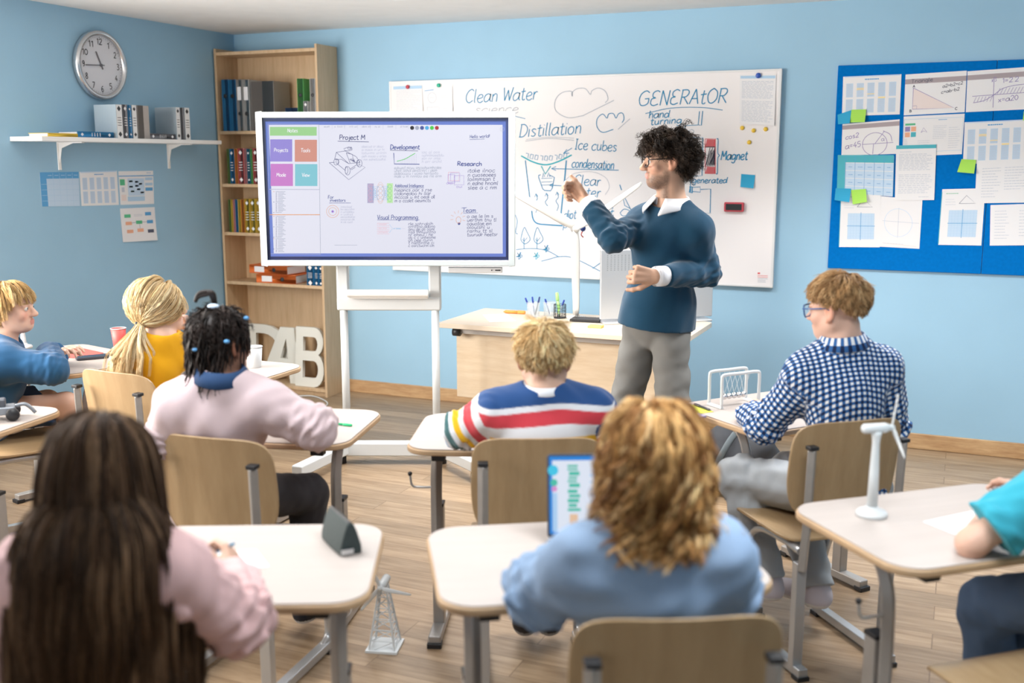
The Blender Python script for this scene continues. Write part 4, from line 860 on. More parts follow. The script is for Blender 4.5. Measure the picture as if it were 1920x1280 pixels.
for i in range(10): LN([(1060+i*12, 402), (1060+i*12, 374-i*4.6)], .0007, 18)
R4(822, 542, 866, 680, 15); R4(960, 540, 1002, 680, 14)
for j in range(4):
    for cx, cc in ((844, 17), (914, 12), (980, 10)): x, y = zs(cx, 562+j*32); I.circle(x, y, 3.4, .0010, cc, 16)
    for k2 in range(4): LN([(858, 562+j*32), (900, 562+k2*32)], .0005, 9); LN([(928, 562+j*32), (968, 562+k2*32)], .0005, 9)
x, y = zs(914, 608); I.circle(x, y, 7, .0008, 12, 24, 20)
x, y = zs(576, 740); I.circle(x, y, 11.5, .0013, 12); I.circle(x, y, 7.4, .0013, 12); I.circle(x, y, 2.3, None, 16)
for yy in (832, 861, 889):
    x0, y0 = zs(892, yy-9); x1, y1 = zs(975, yy+9); I.frame(x0, y0, x1, y1, .0009, 17); I.scrawl(x0+2, y0, x1-2, y1-1, 1, 2.5, .0006, 17)
LN([(978, 832), (1000, 860), (978, 889)], .0007, 9); x0, y0 = zs(1005, 850); x1, y1 = zs(1062, 870); I.scrawl(x0, y0, x1, y1, 1, 3.2, .0007, 9, 3, .05); LN([(1064, 860), (1090, 862)], .0007, 18)
for a, b_, c, d, mi in ((1395, 462, 1470, 522, 17), (1392, 480, 1440, 540, 16), (1436, 486, 1504, 552, 16), (1410, 468, 1475, 528, 16)): x0, y0 = zs(a, b_); x1, y1 = zs(c, d); I.frame(x0, y0, x1, y1, .0013, mi)
SC_(1380, 528, 1440, 552, 1, 20, 16, 11); SC_(1450, 552, 1500, 578, 1, 20, 16, 12)
x, y = zs(1466, 800); I.circle(x, y, 4.6, .0014, 12, 20, 6); x, y = zs(1470, 826); I.circle(x, y, 2.4, None, 13)
for i in range(7): a = math.pi*(.95+.2*i*.95); LN([(1462+34*math.cos(a), 790+38*math.sin(a)), (1462+54*math.cos(a), 790+58*math.sin(a))], .0012, 12)
I.build('screen_drawing', EC, scr)
# stand (local frame of the display: y away from class)
dz0 = ofs[2]; bz_ = dz0+B0[2]
def dl(px, py, d_): return dloc(at(px, py, d_))+ofs
pl, pr = dl(644, 560, DSP+.12), dl(816, 560, DSP+.12); xl, xr = pl[0], pr[0]; yb = pl[1]
zt = dl(644, 540, DSP+.12)[2]; zm = dl(644, 581, DSP+.12)[2]; zq = dl(644, 555, DSP+.12)[2]
for x in (xl, xr):
    MB().tube([(x, yb, .09), (x, yb, zm+.02)], .021, 16).build('post', M_WPLAS, t, smooth=True)
    MB().box((x, yb, (zm+dz0)/2), (.066, .045, dz0-zm)).build('mast', M_WPLAS, t, bevel=.012)
MB().box(((xl+xr)/2, yb, (zq+zm)/2), (xr-xl+.066, .05, zq-zm)).build('crossbar', M_WPLAS, t, bevel=.010)
b = MB(); b.tube([((xl+.03), yb-.055, zq+.022), ((xr-.03), yb-.055, zq+.022)], .021, 16); b.box(((xl+xr)/2, yb-.03, zq+.0), (xr-xl-.07, .05, .012)); b.build('pen_tray', M_WHITE, t, bevel=.003)
b = MB(); b.box(((xl+xr)/2, yb, .085), (xr-xl+.11, .07, .075)); b.build('base_beam', M_WPLAS, t, bevel=.008)
pL, pR = dloc(onz(556, 893, .06))+ofs, dloc(onz(897, 884, .06))+ofs
for x, e in ((xl-.01, pL), (xr+.01, pR)):
    b = MB(); a = V3(x, yb, .085); e = V3(e[0], e[1], .085); d = nrm(e-a); L = np.linalg.norm(e-a); ang = math.atan2(d[1], d[0]); b.box((a+e)/2, (L, .062, .062), rotz(ang)); ft = b.build('foot', M_WPLAS, t, bevel=.010)
    for pp in (e-d*.03,):
        w_ = MB(); w_.lathe([(0, -.013), (.027, -.013), (.031, -.008), (.031, .008), (.027, .013), (0, .013)], pp*V3(1, 1, 0)+V3(0, 0, .031), 20, R=rotz(ang)@np.array([[1, 0, 0], [0, 0, -1.], [0, 1, 0]])); cw_ = w_.build('caster', M_BLACK, ft, smooth=True)
        MB().lathe([(0, -.016), (.016, -.016), (.016, .016), (0, .016)], pp*V3(1, 1, 0)+V3(0, 0, .031), 16, R=rotz(ang)@np.array([[1, 0, 0], [0, 0, -1.], [0, 1, 0]])).build('wheel_hub', M_WPLAS, cw_)
for x in (xl-.03, xr+.03): 
    MB().lathe([(0, .0), (.022, .0), (.022, .045), (0, .048)], (x, yb, 0.002), 14).build('rear_caster', M_BLACK, t, smooth=True)
a, c = dl(840, 502, DSP+.02), dl(942, 512, DSP+.02)
MB().box(((a[0]+c[0])/2, .04, (a[2]+c[2])/2+.002), (c[0]-a[0], .05, (a[2]-c[2])*1.0)).build('control_box', mat('pale_grey_plastic', (.62, .64, .66), .5), t, bevel=.004)
b = MB(); k0 = dl(922, 506, DSP+.02); b.ball((k0[0], .014, k0[2]), .0035, 8); b.box((k0[0]+.032, .0145, k0[2]), (.028, .002, .006)); b.build('button', M_BLACK, t)
# ------------------------------------------------------------------ whiteboard
WBX0, WBX1, WBZ0, WBZ1 = -3.592, -1.012, .895, 2.158
WY = YW-.030
def wb(px, py): return ony(px, py, WY-.001)
t = thing('whiteboard', 'large white marker board covered in blue drawings behind the teacher', 'whiteboard', ((WBX0+WBX1)/2, YW, (WBZ0+WBZ1)/2)); wo = V3((WBX0+WBX1)/2, YW, (WBZ0+WBZ1)/2)
ww, wh = WBX1-WBX0, WBZ1-WBZ0
surf = MB().box((0, -.018, 0), (ww-.02, .024, wh-.02)).build('writing_surface', mat('gloss_white', (.84, .83, .85), .65, spec=.2), t)
b = MB()
for sx in (-1, 1): b.box((sx*(ww/2-.006), -.0165, 0), (.012, .031, wh))
for sz in (-1, 1): b.box((0, -.0165, sz*(wh/2-.006)), (ww-.024, .031, .012))
b.build('frame', mat('board_frame', (.74, .76, .78), .35), t, bevel=.002)
INKS = [mat('marker_blue', (.04, .27, .50), .9, spec=.05), mat('marker_teal', (.02, .42, .52), .9, spec=.05), mat('marker_cyan', (.06, .46, .66), .9, spec=.05), mat('marker_grey', (.42, .47, .55), .9, spec=.05), mat('marker_red', (.75, .13, .15), .9, spec=.05), mat('marker_black', (.05, .05, .07), .9, spec=.05)]
I = Ink(lambda x, y: wb(x, y)-wo, (0, -1, 0), .0006)
def zb(x, y): return 720+x*.25, 120+y*.25           # from the close-up of the board's left half
def zr(x, y): return 1120+x*360/1097, 120+y*420/1280   # right half
def BT(s, f, a, b_, c, d, h, w=.006, mi=0, sl=.15): x0, y0 = f(a, b_); x1, y1 = f(c, d); I.text(s, x0, y0, x1, y1, h, w*.92, mi, sl, .2)
def BL(f, P, w=.006, mi=0, sm=False): (I.curve if sm else I.line)([f(*p) for p in P], w*.92, mi)
BT('Clean Water', zb, 605, 292, 1150, 266, 25, .0062, 0); BT('science', zb, 680, 374, 1010, 366, 17, .005, 3); BL(zb, [(985, 392), (1060, 410)], .004)
BT('2, Distillation', zb, 905, 556, 1480, 520, 24, .006, 0); BL(zb, [(1060, 578), (1240, 558), (1425, 572)], .004, 3, True); BL(zb, [(1065, 566), (1240, 548), (1425, 556)], .003, 3, True)
BL(zb, [(1500, 386), (1380, 402), (1290, 350), (1285, 270), (1335, 215), (1405, 205), (1412, 242), (1410, 215), (1450, 185), (1510, 185), (1548, 228), (1560, 200), (1610, 180), (1660, 205), (1680, 260), (1660, 290)], .0045, 3, True); BL(zb, [(1490, 388), (1725, 272)], .0045, 3)
BL(zb, [(1720, 490), (1640, 512), (1598, 470), (1600, 410), (1640, 375), (1672, 405), (1685, 375), (1720, 372), (1740, 405), (1760, 372), (1790, 370), (1800, 410), (1785, 440)], .005, 0, True); BL(zb, [(1755, 490), (1845, 410)], .004, 3)
BT('Ice cubes', zb, 1430, 640, 1745, 655, 19, .0055); BT('condensation', zb, 1405, 775, 1725, 790, 17, .0058); BL(zb, [(1255, 784), (1500, 790), (1760, 796)], .005); BL(zb, [(1290, 768), (1255, 784), (1290, 798)], .005)
BL(zb, [(1410, 630), (1345, 670)], .005, 0); BL(zb, [(1372, 640), (1345, 670), (1388, 668)], .005)
BL(zb, [(1028, 688), (1120, 735), (1215, 755), (1310, 730), (1408, 682)], .009, 1, True)
for i in range(9):
    x = 1065+i*36; y = 690+20*math.sin(math.pi*i/8); a = [(x, y-22), (x+20, y-18), (x+14, y+14), (x-8, y+8)]; BL(zb, a+[a[0]] if i % 3 else a[:3], .004)
BL(zb, [(1060, 722), (1075, 850), (1095, 1015)], .007); BL(zb, [(1368, 722), (1355, 860), (1340, 1000), (1326, 1140)], .009); BL(zb, [(1108, 1100), (1118, 1160), (1150, 1195), (1230, 1205), (1340, 1212)], .009, 0, True)
BL(zb, [(1180, 765), (1210, 825), (1250, 765)], .008, 1); BL(zb, [(1175, 830), (1160, 835), (1160, 850), (1190, 935), (1205, 948), (1250, 950), (1262, 930), (1278, 850), (1240, 832)], .006); BL(zb, [(1190, 850), (1195, 815), (1205, 845)], .005); BL(zb, [(1225, 845), (1235, 815), (1245, 845)], .005)
for y in (858, 885, 908): BL(zb, [(1180, y), (1262, y-3)], .0035)
BL(zb, [(1240, 908), (1330, 912)], .005); BL(zb, [(1270, 895), (1240, 908), (1268, 922)], .005)
for x, y in ((1140, 975), (1218, 970), (1298, 962)): BL(zb, [(x, y), (x+10, y+35), (x-8, y+65), (x+10, y+100), (x-2, y+140)], .0045, 0, True); BL(zb, [(x-10, y+22), (x, y-4), (x+14, y+18)], .0045)
BT('Clear', zb, 1420, 905, 1625, 915, 19, .0055); BT('water', zb, 1410, 995, 1625, 1000, 19, .0055); BT('dipt', zb, 1345, 1162, 1440, 1160, 17, .0055); BT('pot', zb, 1645, 1105, 1720, 1080, 13, .005); BT('p', zb, 1340, 1228, 1375, 1230, 13, .005); BT('st', zb, 1650, 1150, 1725, 1135, 13, .005)
BL(zb, [(1360, 870), (1430, 820), (1560, 808), (1660, 850), (1690, 920), (1660, 980)], .003, 3, True)
BL(zb, [(1768, 905), (1782, 945)], .006); BL(zb, [(1790, 985), (1805, 1060), (1850, 1085), (1860, 1110), (1800, 990)], .0045); BL(zb, [(1770, 1115), (1800, 1088), (1840, 1100), (1830, 1130), (1790, 1138), (1770, 1115)], .0045, 0, True)
def zc(x, y): return 820+x*.25, 440+y*.25
for cx in (668, 765):
    BL(zc, [(cx-36, 5), (cx-40, 40), (cx-10, 68), (cx+28, 35), (cx+5, -20), (cx-14, -55), (cx-30, -20), (cx-36, 5)], .005, 0, True); BL(zc, [(cx-18, 20), (cx-18, 105)], .005, 0); BL(zc, [(cx-32, 30), (cx-18, 50), (cx+8, 20)], .004)
BL(zc, [(590, 112), (660, 104), (750, 105), (830, 122), (912, 166)], .005, 0, True); BL(zc, [(780, 198), (850, 180), (912, 164), (1000, 168), (1100, 210), (1225, 275)], .005, 0, True); BL(zc, [(1165, 252), (1222, 212)], .005)
for cx, cy in ((612, 158), (740, 158), (815, 104)):
    for k in range(5): a = k*1.2566; BL(zc, [(cx, cy), (cx+16*math.cos(a)+6, cy+20*math.sin(a)-6), (cx+22*math.cos(a+.4), cy+26*math.sin(a+.4)), (cx, cy)], .0045, 0 if cx != 740 else 2, True)
BL(zb, [(985, 1130), (1000, 1180), (988, 1260), (1005, 1275)], .005, 0, True)
BT('GENERAtOR', zr, 228, 240, 740, 222, 28, .0066, 0, .2); BL(zr, [(275, 283), (420, 252), (590, 248), (716, 263)], .0045, 0, True); BT('hand', zr, 292, 310, 412, 304, 14, .0058); BT('turning', zr, 300, 348, 482, 338, 13, .0058)
BL(zr, [(584, 270), (576, 348), (500, 352), (500, 420)], .0055); BL(zr, [(602, 268), (594, 350), (580, 348)], .0055); BL(zr, [(515, 385), (540, 375), (552, 385), (540, 402), (524, 400)], .004, 3, True)
BL(zr, [(540, 422), (602, 420), (598, 638), (550, 640)], .0055); BL(zr, [(616, 428), (674, 426), (674, 628), (616, 626), (616, 428)], .004, 4)
for i in range(13):
    x = 618+i*4.4; BL(zr, [(x, 474), (min(x+10, 674), 430)], .0035, 4); BL(zr, [(x, 626), (min(x+10, 674), 590)], .0035, 4)
BL(zr, [(616, 474), (674, 474)], .005, 5); BL(zr, [(618, 586), (674, 590)], .0035, 4)
for i in range(12): x0, y0 = 618+i*4.8, 584; BL(zr, [(x0, y0-8*(i % 2)), (min(x0+26, 672), 478+14*(i % 3))], .0042, 5)
BL(zr, [(682, 428), (690, 432), (688, 505), (698, 522), (688, 540), (686, 622), (678, 626)], .005, 0, True); BT('Magnet', zr, 704, 548, 858, 546, 17, .0066); BT('generated', zr, 540, 680, 742, 680, 11, .0055)
BL(zr, [(532, 660), (532, 705), (534, 735)], .005); BL(zr, [(526, 702), (542, 702), (542, 736), (526, 732), (532, 704)], .008); BL(zr, [(542, 704), (588, 702), (588, 732), (544, 728)], .0045); BL(zr, [(590, 716), (648, 714), (644, 850)], .0055); BL(zr, [(598, 852), (650, 852)], .003, 3); BL(zr, [(590, 834), (594, 852)], .004)
x0, y0 = zr(916, 1195); I.rect(x0, y0-1.5, x0+4.5, y0+1.5, 4)
for i in range(5): x, y = zr(916, 1208+i*9); I.line([(x, y), (x+(19 if i < 3 else 15), y+.4)], .0025, 4 if i < 2 else 3)
I.build('marker_drawing', INKS, surf)
# ---- sheets, magnets, notes: each a thing of its own; px corners on a wall plane
M_STICKB, M_STICKG, M_STICKY = mat('blue_note', (.02, .36, .62), .7), mat('green_note', (.38, .74, .10), .7), mat('yellow_note', (.85, .62, .16), .7)
PR = [M_INK, M_INKL, M_BLUEP, M_LBLUE, mat('print_purple', (.30, .25, .5), .8), mat('print_orange', (.80, .42, .28), .8), mat('print_teal', (.08, .45, .55), .8), mat('print_green', (.10, .48, .26), .8), mat('print_brown', (.40, .35, .38), .8), mat('pale_blue_print', (.52, .68, .86), .8), mat('peach_print', (.80, .71, .70), .8), mat('print_dark', (.08, .09, .14), .8), mat('print_yellow', (.9, .75, .4), .8)]
class Sheet:
    def __init__(s, label, quad, plane, off, group=None, m=None, curl=0., name='paper_sheet', cat='paper', n=8):
        # quad: tl, tr, br, bl in photo pixels; plane: ('y', Y) front wall or ('x', X) left wall; off: distance off the wall
        ax, v = plane; s.ax = ax; f = (lambda p: ony(p[0], p[1], v-off)) if ax == 'y' else (lambda p: onx(p[0], p[1], v+off)); Q = [f(p) for p in quad]; s.Q = Q
        s.c = sum(Q)/4; s.N = V3(0, -1, 0) if ax == 'y' else V3(1, 0, 0); s.t = thing(name, label, cat, s.c, 0, group); s.curl = curl; mb = MB(); V = []
        for j in range(n+1):
            for i in range(n+1): V.append(s.p(i/n, j/n))
        k = len(V); V = V+[p-s.N*.0006 for p in V]; F = []
        for j in range(n):
            for i in range(n): a = j*(n+1)+i; F += [(a, a+1, a+n+2, a+n+1), (k+a, k+a+n+1, k+a+n+2, k+a+1)]
        rim = list(range(n))+[j*(n+1)+n for j in range(n)]+[n*(n+1)+i for i in range(n, 0, -1)]+[j*(n+1) for j in range(n, 0, -1)]
        F += [(rim[i], k+rim[i], k+rim[(i+1) % len(rim)], rim[(i+1) % len(rim)]) for i in range(len(rim))]
        mb.add(V, F); s.o = mb.build('sheet', m or M_PAPER, s.t); s.I = Ink(s.p, s.N, .0005); W_ = np.linalg.norm(Q[1]-Q[0]); s.w = W_
    def p(s, u, v):
        A = s.Q; q = (A[0]*(1-u)+A[1]*u)*(1-v)+(A[3]*(1-u)+A[2]*u)*v; return q-s.c+s.N*(s.curl*(v**2)*(.3+.7*u))
    def done(s): s.I.build('print', PR, s.o); return s.t
def tables(s, blue=3, hl=True, seed=0):
    I = s.I; I.line([(.02, .015), (.98, .015)], .006, 9); I.lines(.38, .06, .62, .12, 1, .006, 2, 0, words=True)
    for r in range(2):
        for c in range(5): x = .06+c*.185; y = .18+r*.40; I.rect(x, y, x+.12, y+.35, 9); I.lines(x+.005, y+.01, x+.115, y+.34, 11, .0022, 1, .15, seed+c+r*7, words=False)
    if hl: I.rect(.245, .30, .365, .36, 12, .0002); I.rect(.62, .54, .74, .58, 12, .0002); I.rect(.43, .45, .55, .48, 12, .0002)
def letter(s, head=6, n=11): I = s.I; I.rect(0, .0, 1, .065, head); I.lines(.10, .10, .45, .14, 1, .003, 1); I.lines(.08, .15, .93, .46, n, .0026, 1, .2, 2); I.lines(.08, .52, .93, .88, n, .0026, 1, .2, 5); I.lines(.6, .92, .93, .96, 1, .0026, 1)
def grid_sheet(s): I = s.I; I.line([(.0, .05), (.0, .98)], .004, 6); I.lines(.10, .06, .45, .10, 1, .003, 7); I.line([(.42, .26), (.58, .12), (.80, .26), (.42, .26)], .003, 0); I.lines(.1, .16, .34, .3, 3, .002, 1); I.rect(.2, .38, .85, .85, 9); [I.line([(.2+.65*k/9, .38), (.2+.65*k/9, .85)], .0012, 3) for k in range(10)]; [I.line([(.2, .38+.47*k/9), (.85, .38+.47*k/9)], .0012, 3) for k in range(10)]; I.line([(.52, .36), (.52, .87)], .003, 2); I.line([(.18, .61), (.87, .61)], .003, 2)
def bar(s, y0=.03, y1=.13, mi=8): s.I.rect(.0, y0, 1, y1, mi)
# left wall sheets
LW = ('x', XL)
s = Sheet('landscape timetable with blue header row and column, under wall shelf', [(74, 323), (147, 322), (150, 386), (79, 387)], LW, .001)
s.I.rect(0, 0, 1, .19, 2); s.I.rect(0, .19, .16, 1, 2, -.0001); s.I.rect(.16, .19, 1, 1, 9); [s.I.line([(.16+.168*k, .03), (.16+.168*k, 1)], .002, 3) for k in range(1, 5)]; [s.I.line([(.02, .19+.162*k), (1, .19+.162*k)], .002, 3) for k in range(1, 5)]; [s.I.lines(.2+.168*k, .07, .3+.168*k, .12, 1, .004, 3, 0) for k in range(5)]; s.done()
s = Sheet('white sheet of small blue number columns, beside the blue timetable under the shelf', [(149, 322), (219, 320), (223, 384), (153, 386)], LW, .001); tables(s, hl=False); s.done()
def board_game(s):
    I = s.I; I.rect(.0, .13, 1, .16, 2); I.lines(.8, .04, .97, .08, 1, .003, 2); I.rect(.24, .22, .72, .74, 9); I.rect(.02, .24, .16, .42, 7); I.rect(.06, .48, .14, .62, 1); I.rect(.04, .7, .18, .88, 10); I.rect(.22, .76, .72, .90, 3)
    for i, (x, y) in enumerate(((.28, .28), (.45, .3), (.56, .36), (.28, .44), (.45, .42), (.5, .52), (.6, .62), (.32, .58))): I.rect(x, y, x+.1, y+.05, (7, 0, 8, 11, 2, 0, 8, 7)[i])
    I.rect(.75, .2, .97, .28, 3); I.rect(.75, .36, .97, .44, 3); I.rect(.75, .50, .97, .60, 2)
s = Sheet('white sheet with blue stripe and coloured diagram, right end of row under wall shelf', [(222, 321), (287, 320), (289, 382), (226, 384)], LW, .001); board_game(s); s.done()
s = Sheet('white sheet with green, red and blue flow chart boxes, lowest on left wall', [(225, 391), (290, 388), (293, 450), (230, 454)], LW, .001, curl=.012); I = s.I
for x, y, mi in ((.10, .18, 7), (.70, .14, 2), (.12, .40, 5), (.42, .38, 7), (.74, .38, 2), (.14, .64, 5), (.44, .62, 5), (.74, .66, 11)): I.rect(x, y, x+.18, y+.10, mi)
I.line([(.28, .44), (.42, .43)], .003, 0); I.line([(.6, .43), (.74, .43)], .003, 0); I.line([(.52, .48), (.52, .62)], .003, 0); I.lines(.38, .18, .62, .26, 2, .003, 1); s.done()
# bulletin board
BBX0, BBX1, BBZ0, BBZ1 = -.705, 1.16, 1.025, 2.165; t = thing('bulletin_board', 'large bright blue pin board covered in papers, right on the front wall', 'bulletin board', ((BBX0+BBX1)/2, YW, (BBZ0+BBZ1)/2)); sx = ony(1848, 400, YW)[0]
M_FELT = mat('blue_felt', (.001, .155, .52), .95, noise=.06, nscale=60, bump=.15, bscale=500, spec=.05)
for a, c in ((BBX0, sx-.001), (sx+.001, BBX1)): MB().box(((a+c)/2-(BBX0+BBX1)/2, -.0105, 0), (c-a, .018, BBZ1-BBZ0)).build('felt_panel', M_FELT, t, bevel=.003)
BW = ('y', YW-.0200)
def zp(x, y): return 1540+x*380/1131, 90+y*430/1280
def BS(label, q, lv=1, curl=0.): return Sheet(label, [zp(*p) for p in q], BW, .0012*lv, None, None, curl)
s = BS('sheet of blue number tables, top left of the blue board', [(122, 160), (447, 146), (437, 370), (115, 380)]); tables(s); s.done()
s = BS('sheet with grey banner and hand-drawn triangle, topmost row of the blue board', [(470, 148), (812, 126), (800, 358), (460, 376)]); bar(s, .12, .24); I = s.I; I.text('Triangle', .10, .22, .46, .20, .09, .0025, 11, 0, .1); P = [(.14, .34), (.14, .86), (.82, .88)]; I.fill(P, 10); I.line(P, .003, 4, True); I.frame(.14, .78, .21, .86, .002, 4)
for tx, x, y in (('A', .13, .33), ('B', .09, .93), ('C', .84, .93)): I.text(tx, x, y, x+.04, y, .06, .003, 11, 0, .1)
I.text('a2=b2+c2', .62, .38, .95, .32, .075, .0025, 11, 0, .1); I.text('c=ab-b2', .60, .52, .90, .46, .075, .0025, 11, 0, .1); s.done()
s = BS('sheet with grey banner and shaded curve graph, top right of the blue board', [(816, 130), (1146, 106), (1138, 342), (806, 358)]); bar(s, .10, .22); I = s.I; I.line([(.46, .18), (.46, .92)], .0028, 4); I.line([(.10, .62), (.98, .60)], .0028, 4); I.curve([(.12, .78), (.30, .74), (.46, .62), (.6, .48), (.78, .42), (.98, .40)], .003, 4)
[I.line([(.13+k*.055, .77), (.17+k*.055, .64)], .002, 4) for k in range(6)]; [I.line([(.52+k*.055, .6), (.57+k*.055, .46)], .002, 4) for k in range(8)]; I.text('x+3', .42, .30, .50, .29, .10, .0025, 4, 0, .1); I.text('1=2.2', .60, .34, .88, .32, .11, .003, 4, 0, .1); I.text('x=a20', .54, .80, .88, .76, .12, .003, 4, 0, .1); s.done()
s = BS('sheet with grey banner and circle drawing reading cos, left column of blue board', [(118, 424), (437, 398), (432, 590), (112, 600)]); bar(s, .05, .18); I = s.I; I.circle(.58, .68, .215, .0028, 4, 30, .34); I.line([(.36, .68), (.90, .66)], .0028, 4); I.line([(.58, .68), (.74, .32)], .0028, 4); I.line([(.56, .68), (.55, .98)], .0028, 4); I.text('cos2', .06, .50, .30, .44, .14, .0035, 4, .0, .1); I.text('a=45', .06, .80, .34, .74, .17, .0035, 4, .0, .1); I.text('a', .69, .60, .75, .6, .12, .0025, 4, 0, .1); I.curve([(.72, .30), (.84, .42), (.88, .62)], .003, 4); s.done()
s = BS('sheet with four tiny coloured squares and pale sketches, middle of the blue board', [(460, 382), (800, 366), (784, 592), (452, 606)], 1); I = s.I; I.frame(.01, .08, .98, .9, .002, 3)
for x, y, mi in ((.03, .26, 4), (.13, .26, 5), (.03, .40, 5), (.13, .40, 6)): I.rect(x, y, x+.085, y+.12, mi)
I.rect(.03, .18, .20, .23, 7); I.lines(.02, .55, .08, .95, 12, .002, 1, words=False); I.lines(.58, .10, .72, .14, 1, .003, 2); I.lines(.50, .25, .72, .6, 8, .002, 1); I.lines(.76, .3, .95, .85, 10, .002, 1); I.lines(.25, .6, .45, .9, 6, .002, 1); I.line([(.30, .42), (.34, .3), (.40, .42), (.34, .38), (.30, .42)], .002, 4); s.done()
s = BS('sheet of blue number tables at the right, under the shaded graph sheet', [(800, 414), (1146, 398), (1134, 634), (790, 648)], 2); tables(s, seed=5); s.done()
s = BS('teal-headed timetable of blue cells, left edge of the blue board', [(92, 597), (405, 597), (397, 828), (86, 808)], 3); I = s.I; I.rect(0, 0, 1, .19, 6); I.rect(0, .19, .14, 1, 6, -.0001)
for r in range(4):
    for c in range(5): I.rect(.15+c*.172, .205+r*.2, .15+c*.172+.165, .2+r*.2+.19, (9, 1, 9)[(r+c) % 2 if r else 2] if (r+c) % 2 == 0 else 9); I.lines(.2+c*.172, .28+r*.2, .28+c*.172, .33+r*.2, 1, .003, 2)
for c in range(6): I.line([(.145+c*.172, .03), (.145+c*.172, 1)], .002, 2)
s.done()
s = BS('teal-topped letter of small paragraphs in the middle of the blue board', [(418, 544), (642, 538), (630, 848), (410, 850)], 4); letter(s); s.done()
s = BS('sheet with small triangle above a blue grid, bottom left of blue board', [(110, 806), (332, 808), (326, 1112), (98, 1110)], 2); grid_sheet(s); s.done()
s = BS('nearly blank sheet with a faint circle plot, bottom of blue board', [(332, 826), (564, 848), (547, 1120), (322, 1108)], 1); I = s.I; I.line([(.45, .2), (.45, .8)], .002, 1); I.line([(.06, .48), (.96, .48)], .002, 1); I.circle(.45, .5, .34, .002, 9, 30, .28); I.line([(.08, .92), (.92, .96)], .003, 10); I.lines(.1, .9, .6, .95, 1, .002, 1); s.done()
s = BS('sheet with small triangle above a blue grid, standing apart under green note', [(675, 788), (915, 782), (893, 1102), (652, 1098)], 2); grid_sheet(s); s.done()
s = BS('wide white sheet of two text columns at the right of the blue board', [(868, 640), (1200, 622), (1192, 862), (856, 866)], 3); I = s.I; I.lines(.10, .12, .42, .88, 11, .0026, 1, .35, 3); I.lines(.48, .12, .84, .70, 9, .0026, 1, .35, 4); s.done()
s = BS('white sheet of text lines, bottom right of the blue board', [(944, 876), (1260, 866), (1250, 1100), (940, 1102)], 2); I = s.I; I.lines(.08, .12, .34, .86, 10, .0026, 1, .3, 6); I.lines(.52, .12, .9, .8, 9, .0026, 1, .3, 8); s.done()
# sheets on the whiteboard
WBP = ('y', WY)
s = Sheet('sheet with blue header strip under red magnet, top left of whiteboard', [zb(70, 168), zb(284, 160), zb(300, 470), zb(72, 470)], WBP, .002, curl=.012); I = s.I; I.rect(0, .0, 1, .075, 3); I.lines(.1, .1, .95, .6, 12, .0018, 1, .3, 1); s.done()
s = Sheet('sheet with small circle sketch under the green magnet on the whiteboard', [zb(300, 178), zb(512, 168), zb(520, 470), zb(308, 470)], WBP, .004, curl=.012); I = s.I; I.line([(.02, .08), (.34, .06)], .004, 2); I.circle(.28, .26, .15, .003, 1, 24, .13); I.line([(.2, .26), (.34, .26)], .002, 1); I.frame(.10, .50, .52, .9, .003, 1); I.lines(.62, .2, .84, .3, 2, .002, 1); I.lines(.66, .5, .86, .7, 3, .002, 1); s.done()
s = Sheet('letter with blue header under the blue magnet, top right of whiteboard', [zr(814, 62), zr(1022, 60), zr(1012, 352), zr(812, 340)], WBP, .003, curl=.008); I = s.I; I.rect(.02, .02, .98, .075, 3); I.lines(.06, .12, .94, .48, 13, .0026, 1, .2, 1); I.lines(.06, .52, .94, .95, 14, .0026, 1, .2, 3); s.done()
def magnet(label, px, py, r, col, z=.0, group=None, cat='magnet'):
    c = ony(px, py, WY-z); t = tag(MB().lathe([(0, 0), (r*.9, 0), (r, .003), (r*.92, .007), (r*.7, .009), (0, .0095)], (0, 0, 0), 20, R=np.array([[1, 0, 0], [0, 0, -1.], [0, 1, 0]])).build('round_magnet', col, None, smooth=True), label, cat, group); t.location = c; return t
magnet('round red magnet on the blue-striped sheet, whiteboard top left', *zb(178, 172), .013, mat('red_magnet', (.5, .02, .05), .4), .006)
magnet('round green magnet holding the circle sketch on the whiteboard', *zb(410, 160), .013, mat('green_magnet', (.0, .42, .28), .4), .008)
magnet('round dark blue magnet holding the letter, whiteboard top right', *zr(920, 66), .0155, mat('blue_magnet', (.015, .08, .42), .4), .006)
for i, (x, y) in enumerate(((828, 365), (893, 380), (962, 372), (868, 447))): magnet('round yellow magnet on the bare whiteboard, %s' % ('left one of the upper three', 'middle one of the upper three', 'right one of the upper three', 'lone one below the other three')[i], *zr(x, y), .0128, mat('yellow_magnet', (.78, .52, .04), .4), 0, 'yellow magnets on the whiteboard')
def note(label, q, plane, off, m, f, curl=.02): s = Sheet(label, [f(*p) for p in q], plane, off, None, m, curl, 'sticky_note', 'sticky note', 6); s.o.name = 'note_leaf'; return s.t
note('blue sticky note on the right half of the whiteboard above the eraser', [(822, 628), (902, 634), (894, 710), (818, 702)], WBP, .002, M_STICKB, zr, .016)
note('blue sticky note left of the upper green one on the blue board', [(90, 372), (168, 346), (160, 420), (94, 426)], BW, .004, M_STICKB, zp)
note('green sticky note beside a blue one under the top left table sheet', [(168, 344), (250, 342), (244, 414), (160, 416)], BW, .007, M_STICKG, zp)
note('blue sticky note over the teal timetable bottom left corner', [(80, 782), (166, 784), (158, 860), (74, 848)], BW, .007, M_STICKB, zp)
note('green sticky note beside the blue one below the teal timetable', [(166, 792), (248, 786), (256, 858), (176, 872)], BW, .009, M_STICKG, zp)
note('green sticky note alone in the middle of blue board', [(782, 620), (864, 624), (852, 700), (758, 692)], BW, .006, M_STICKG, zp)
note('green sticky note at the right edge of the blue board', [(1130, 352), (1210, 348), (1204, 408), (1124, 404)], BW, .006, M_STICKG, zp)
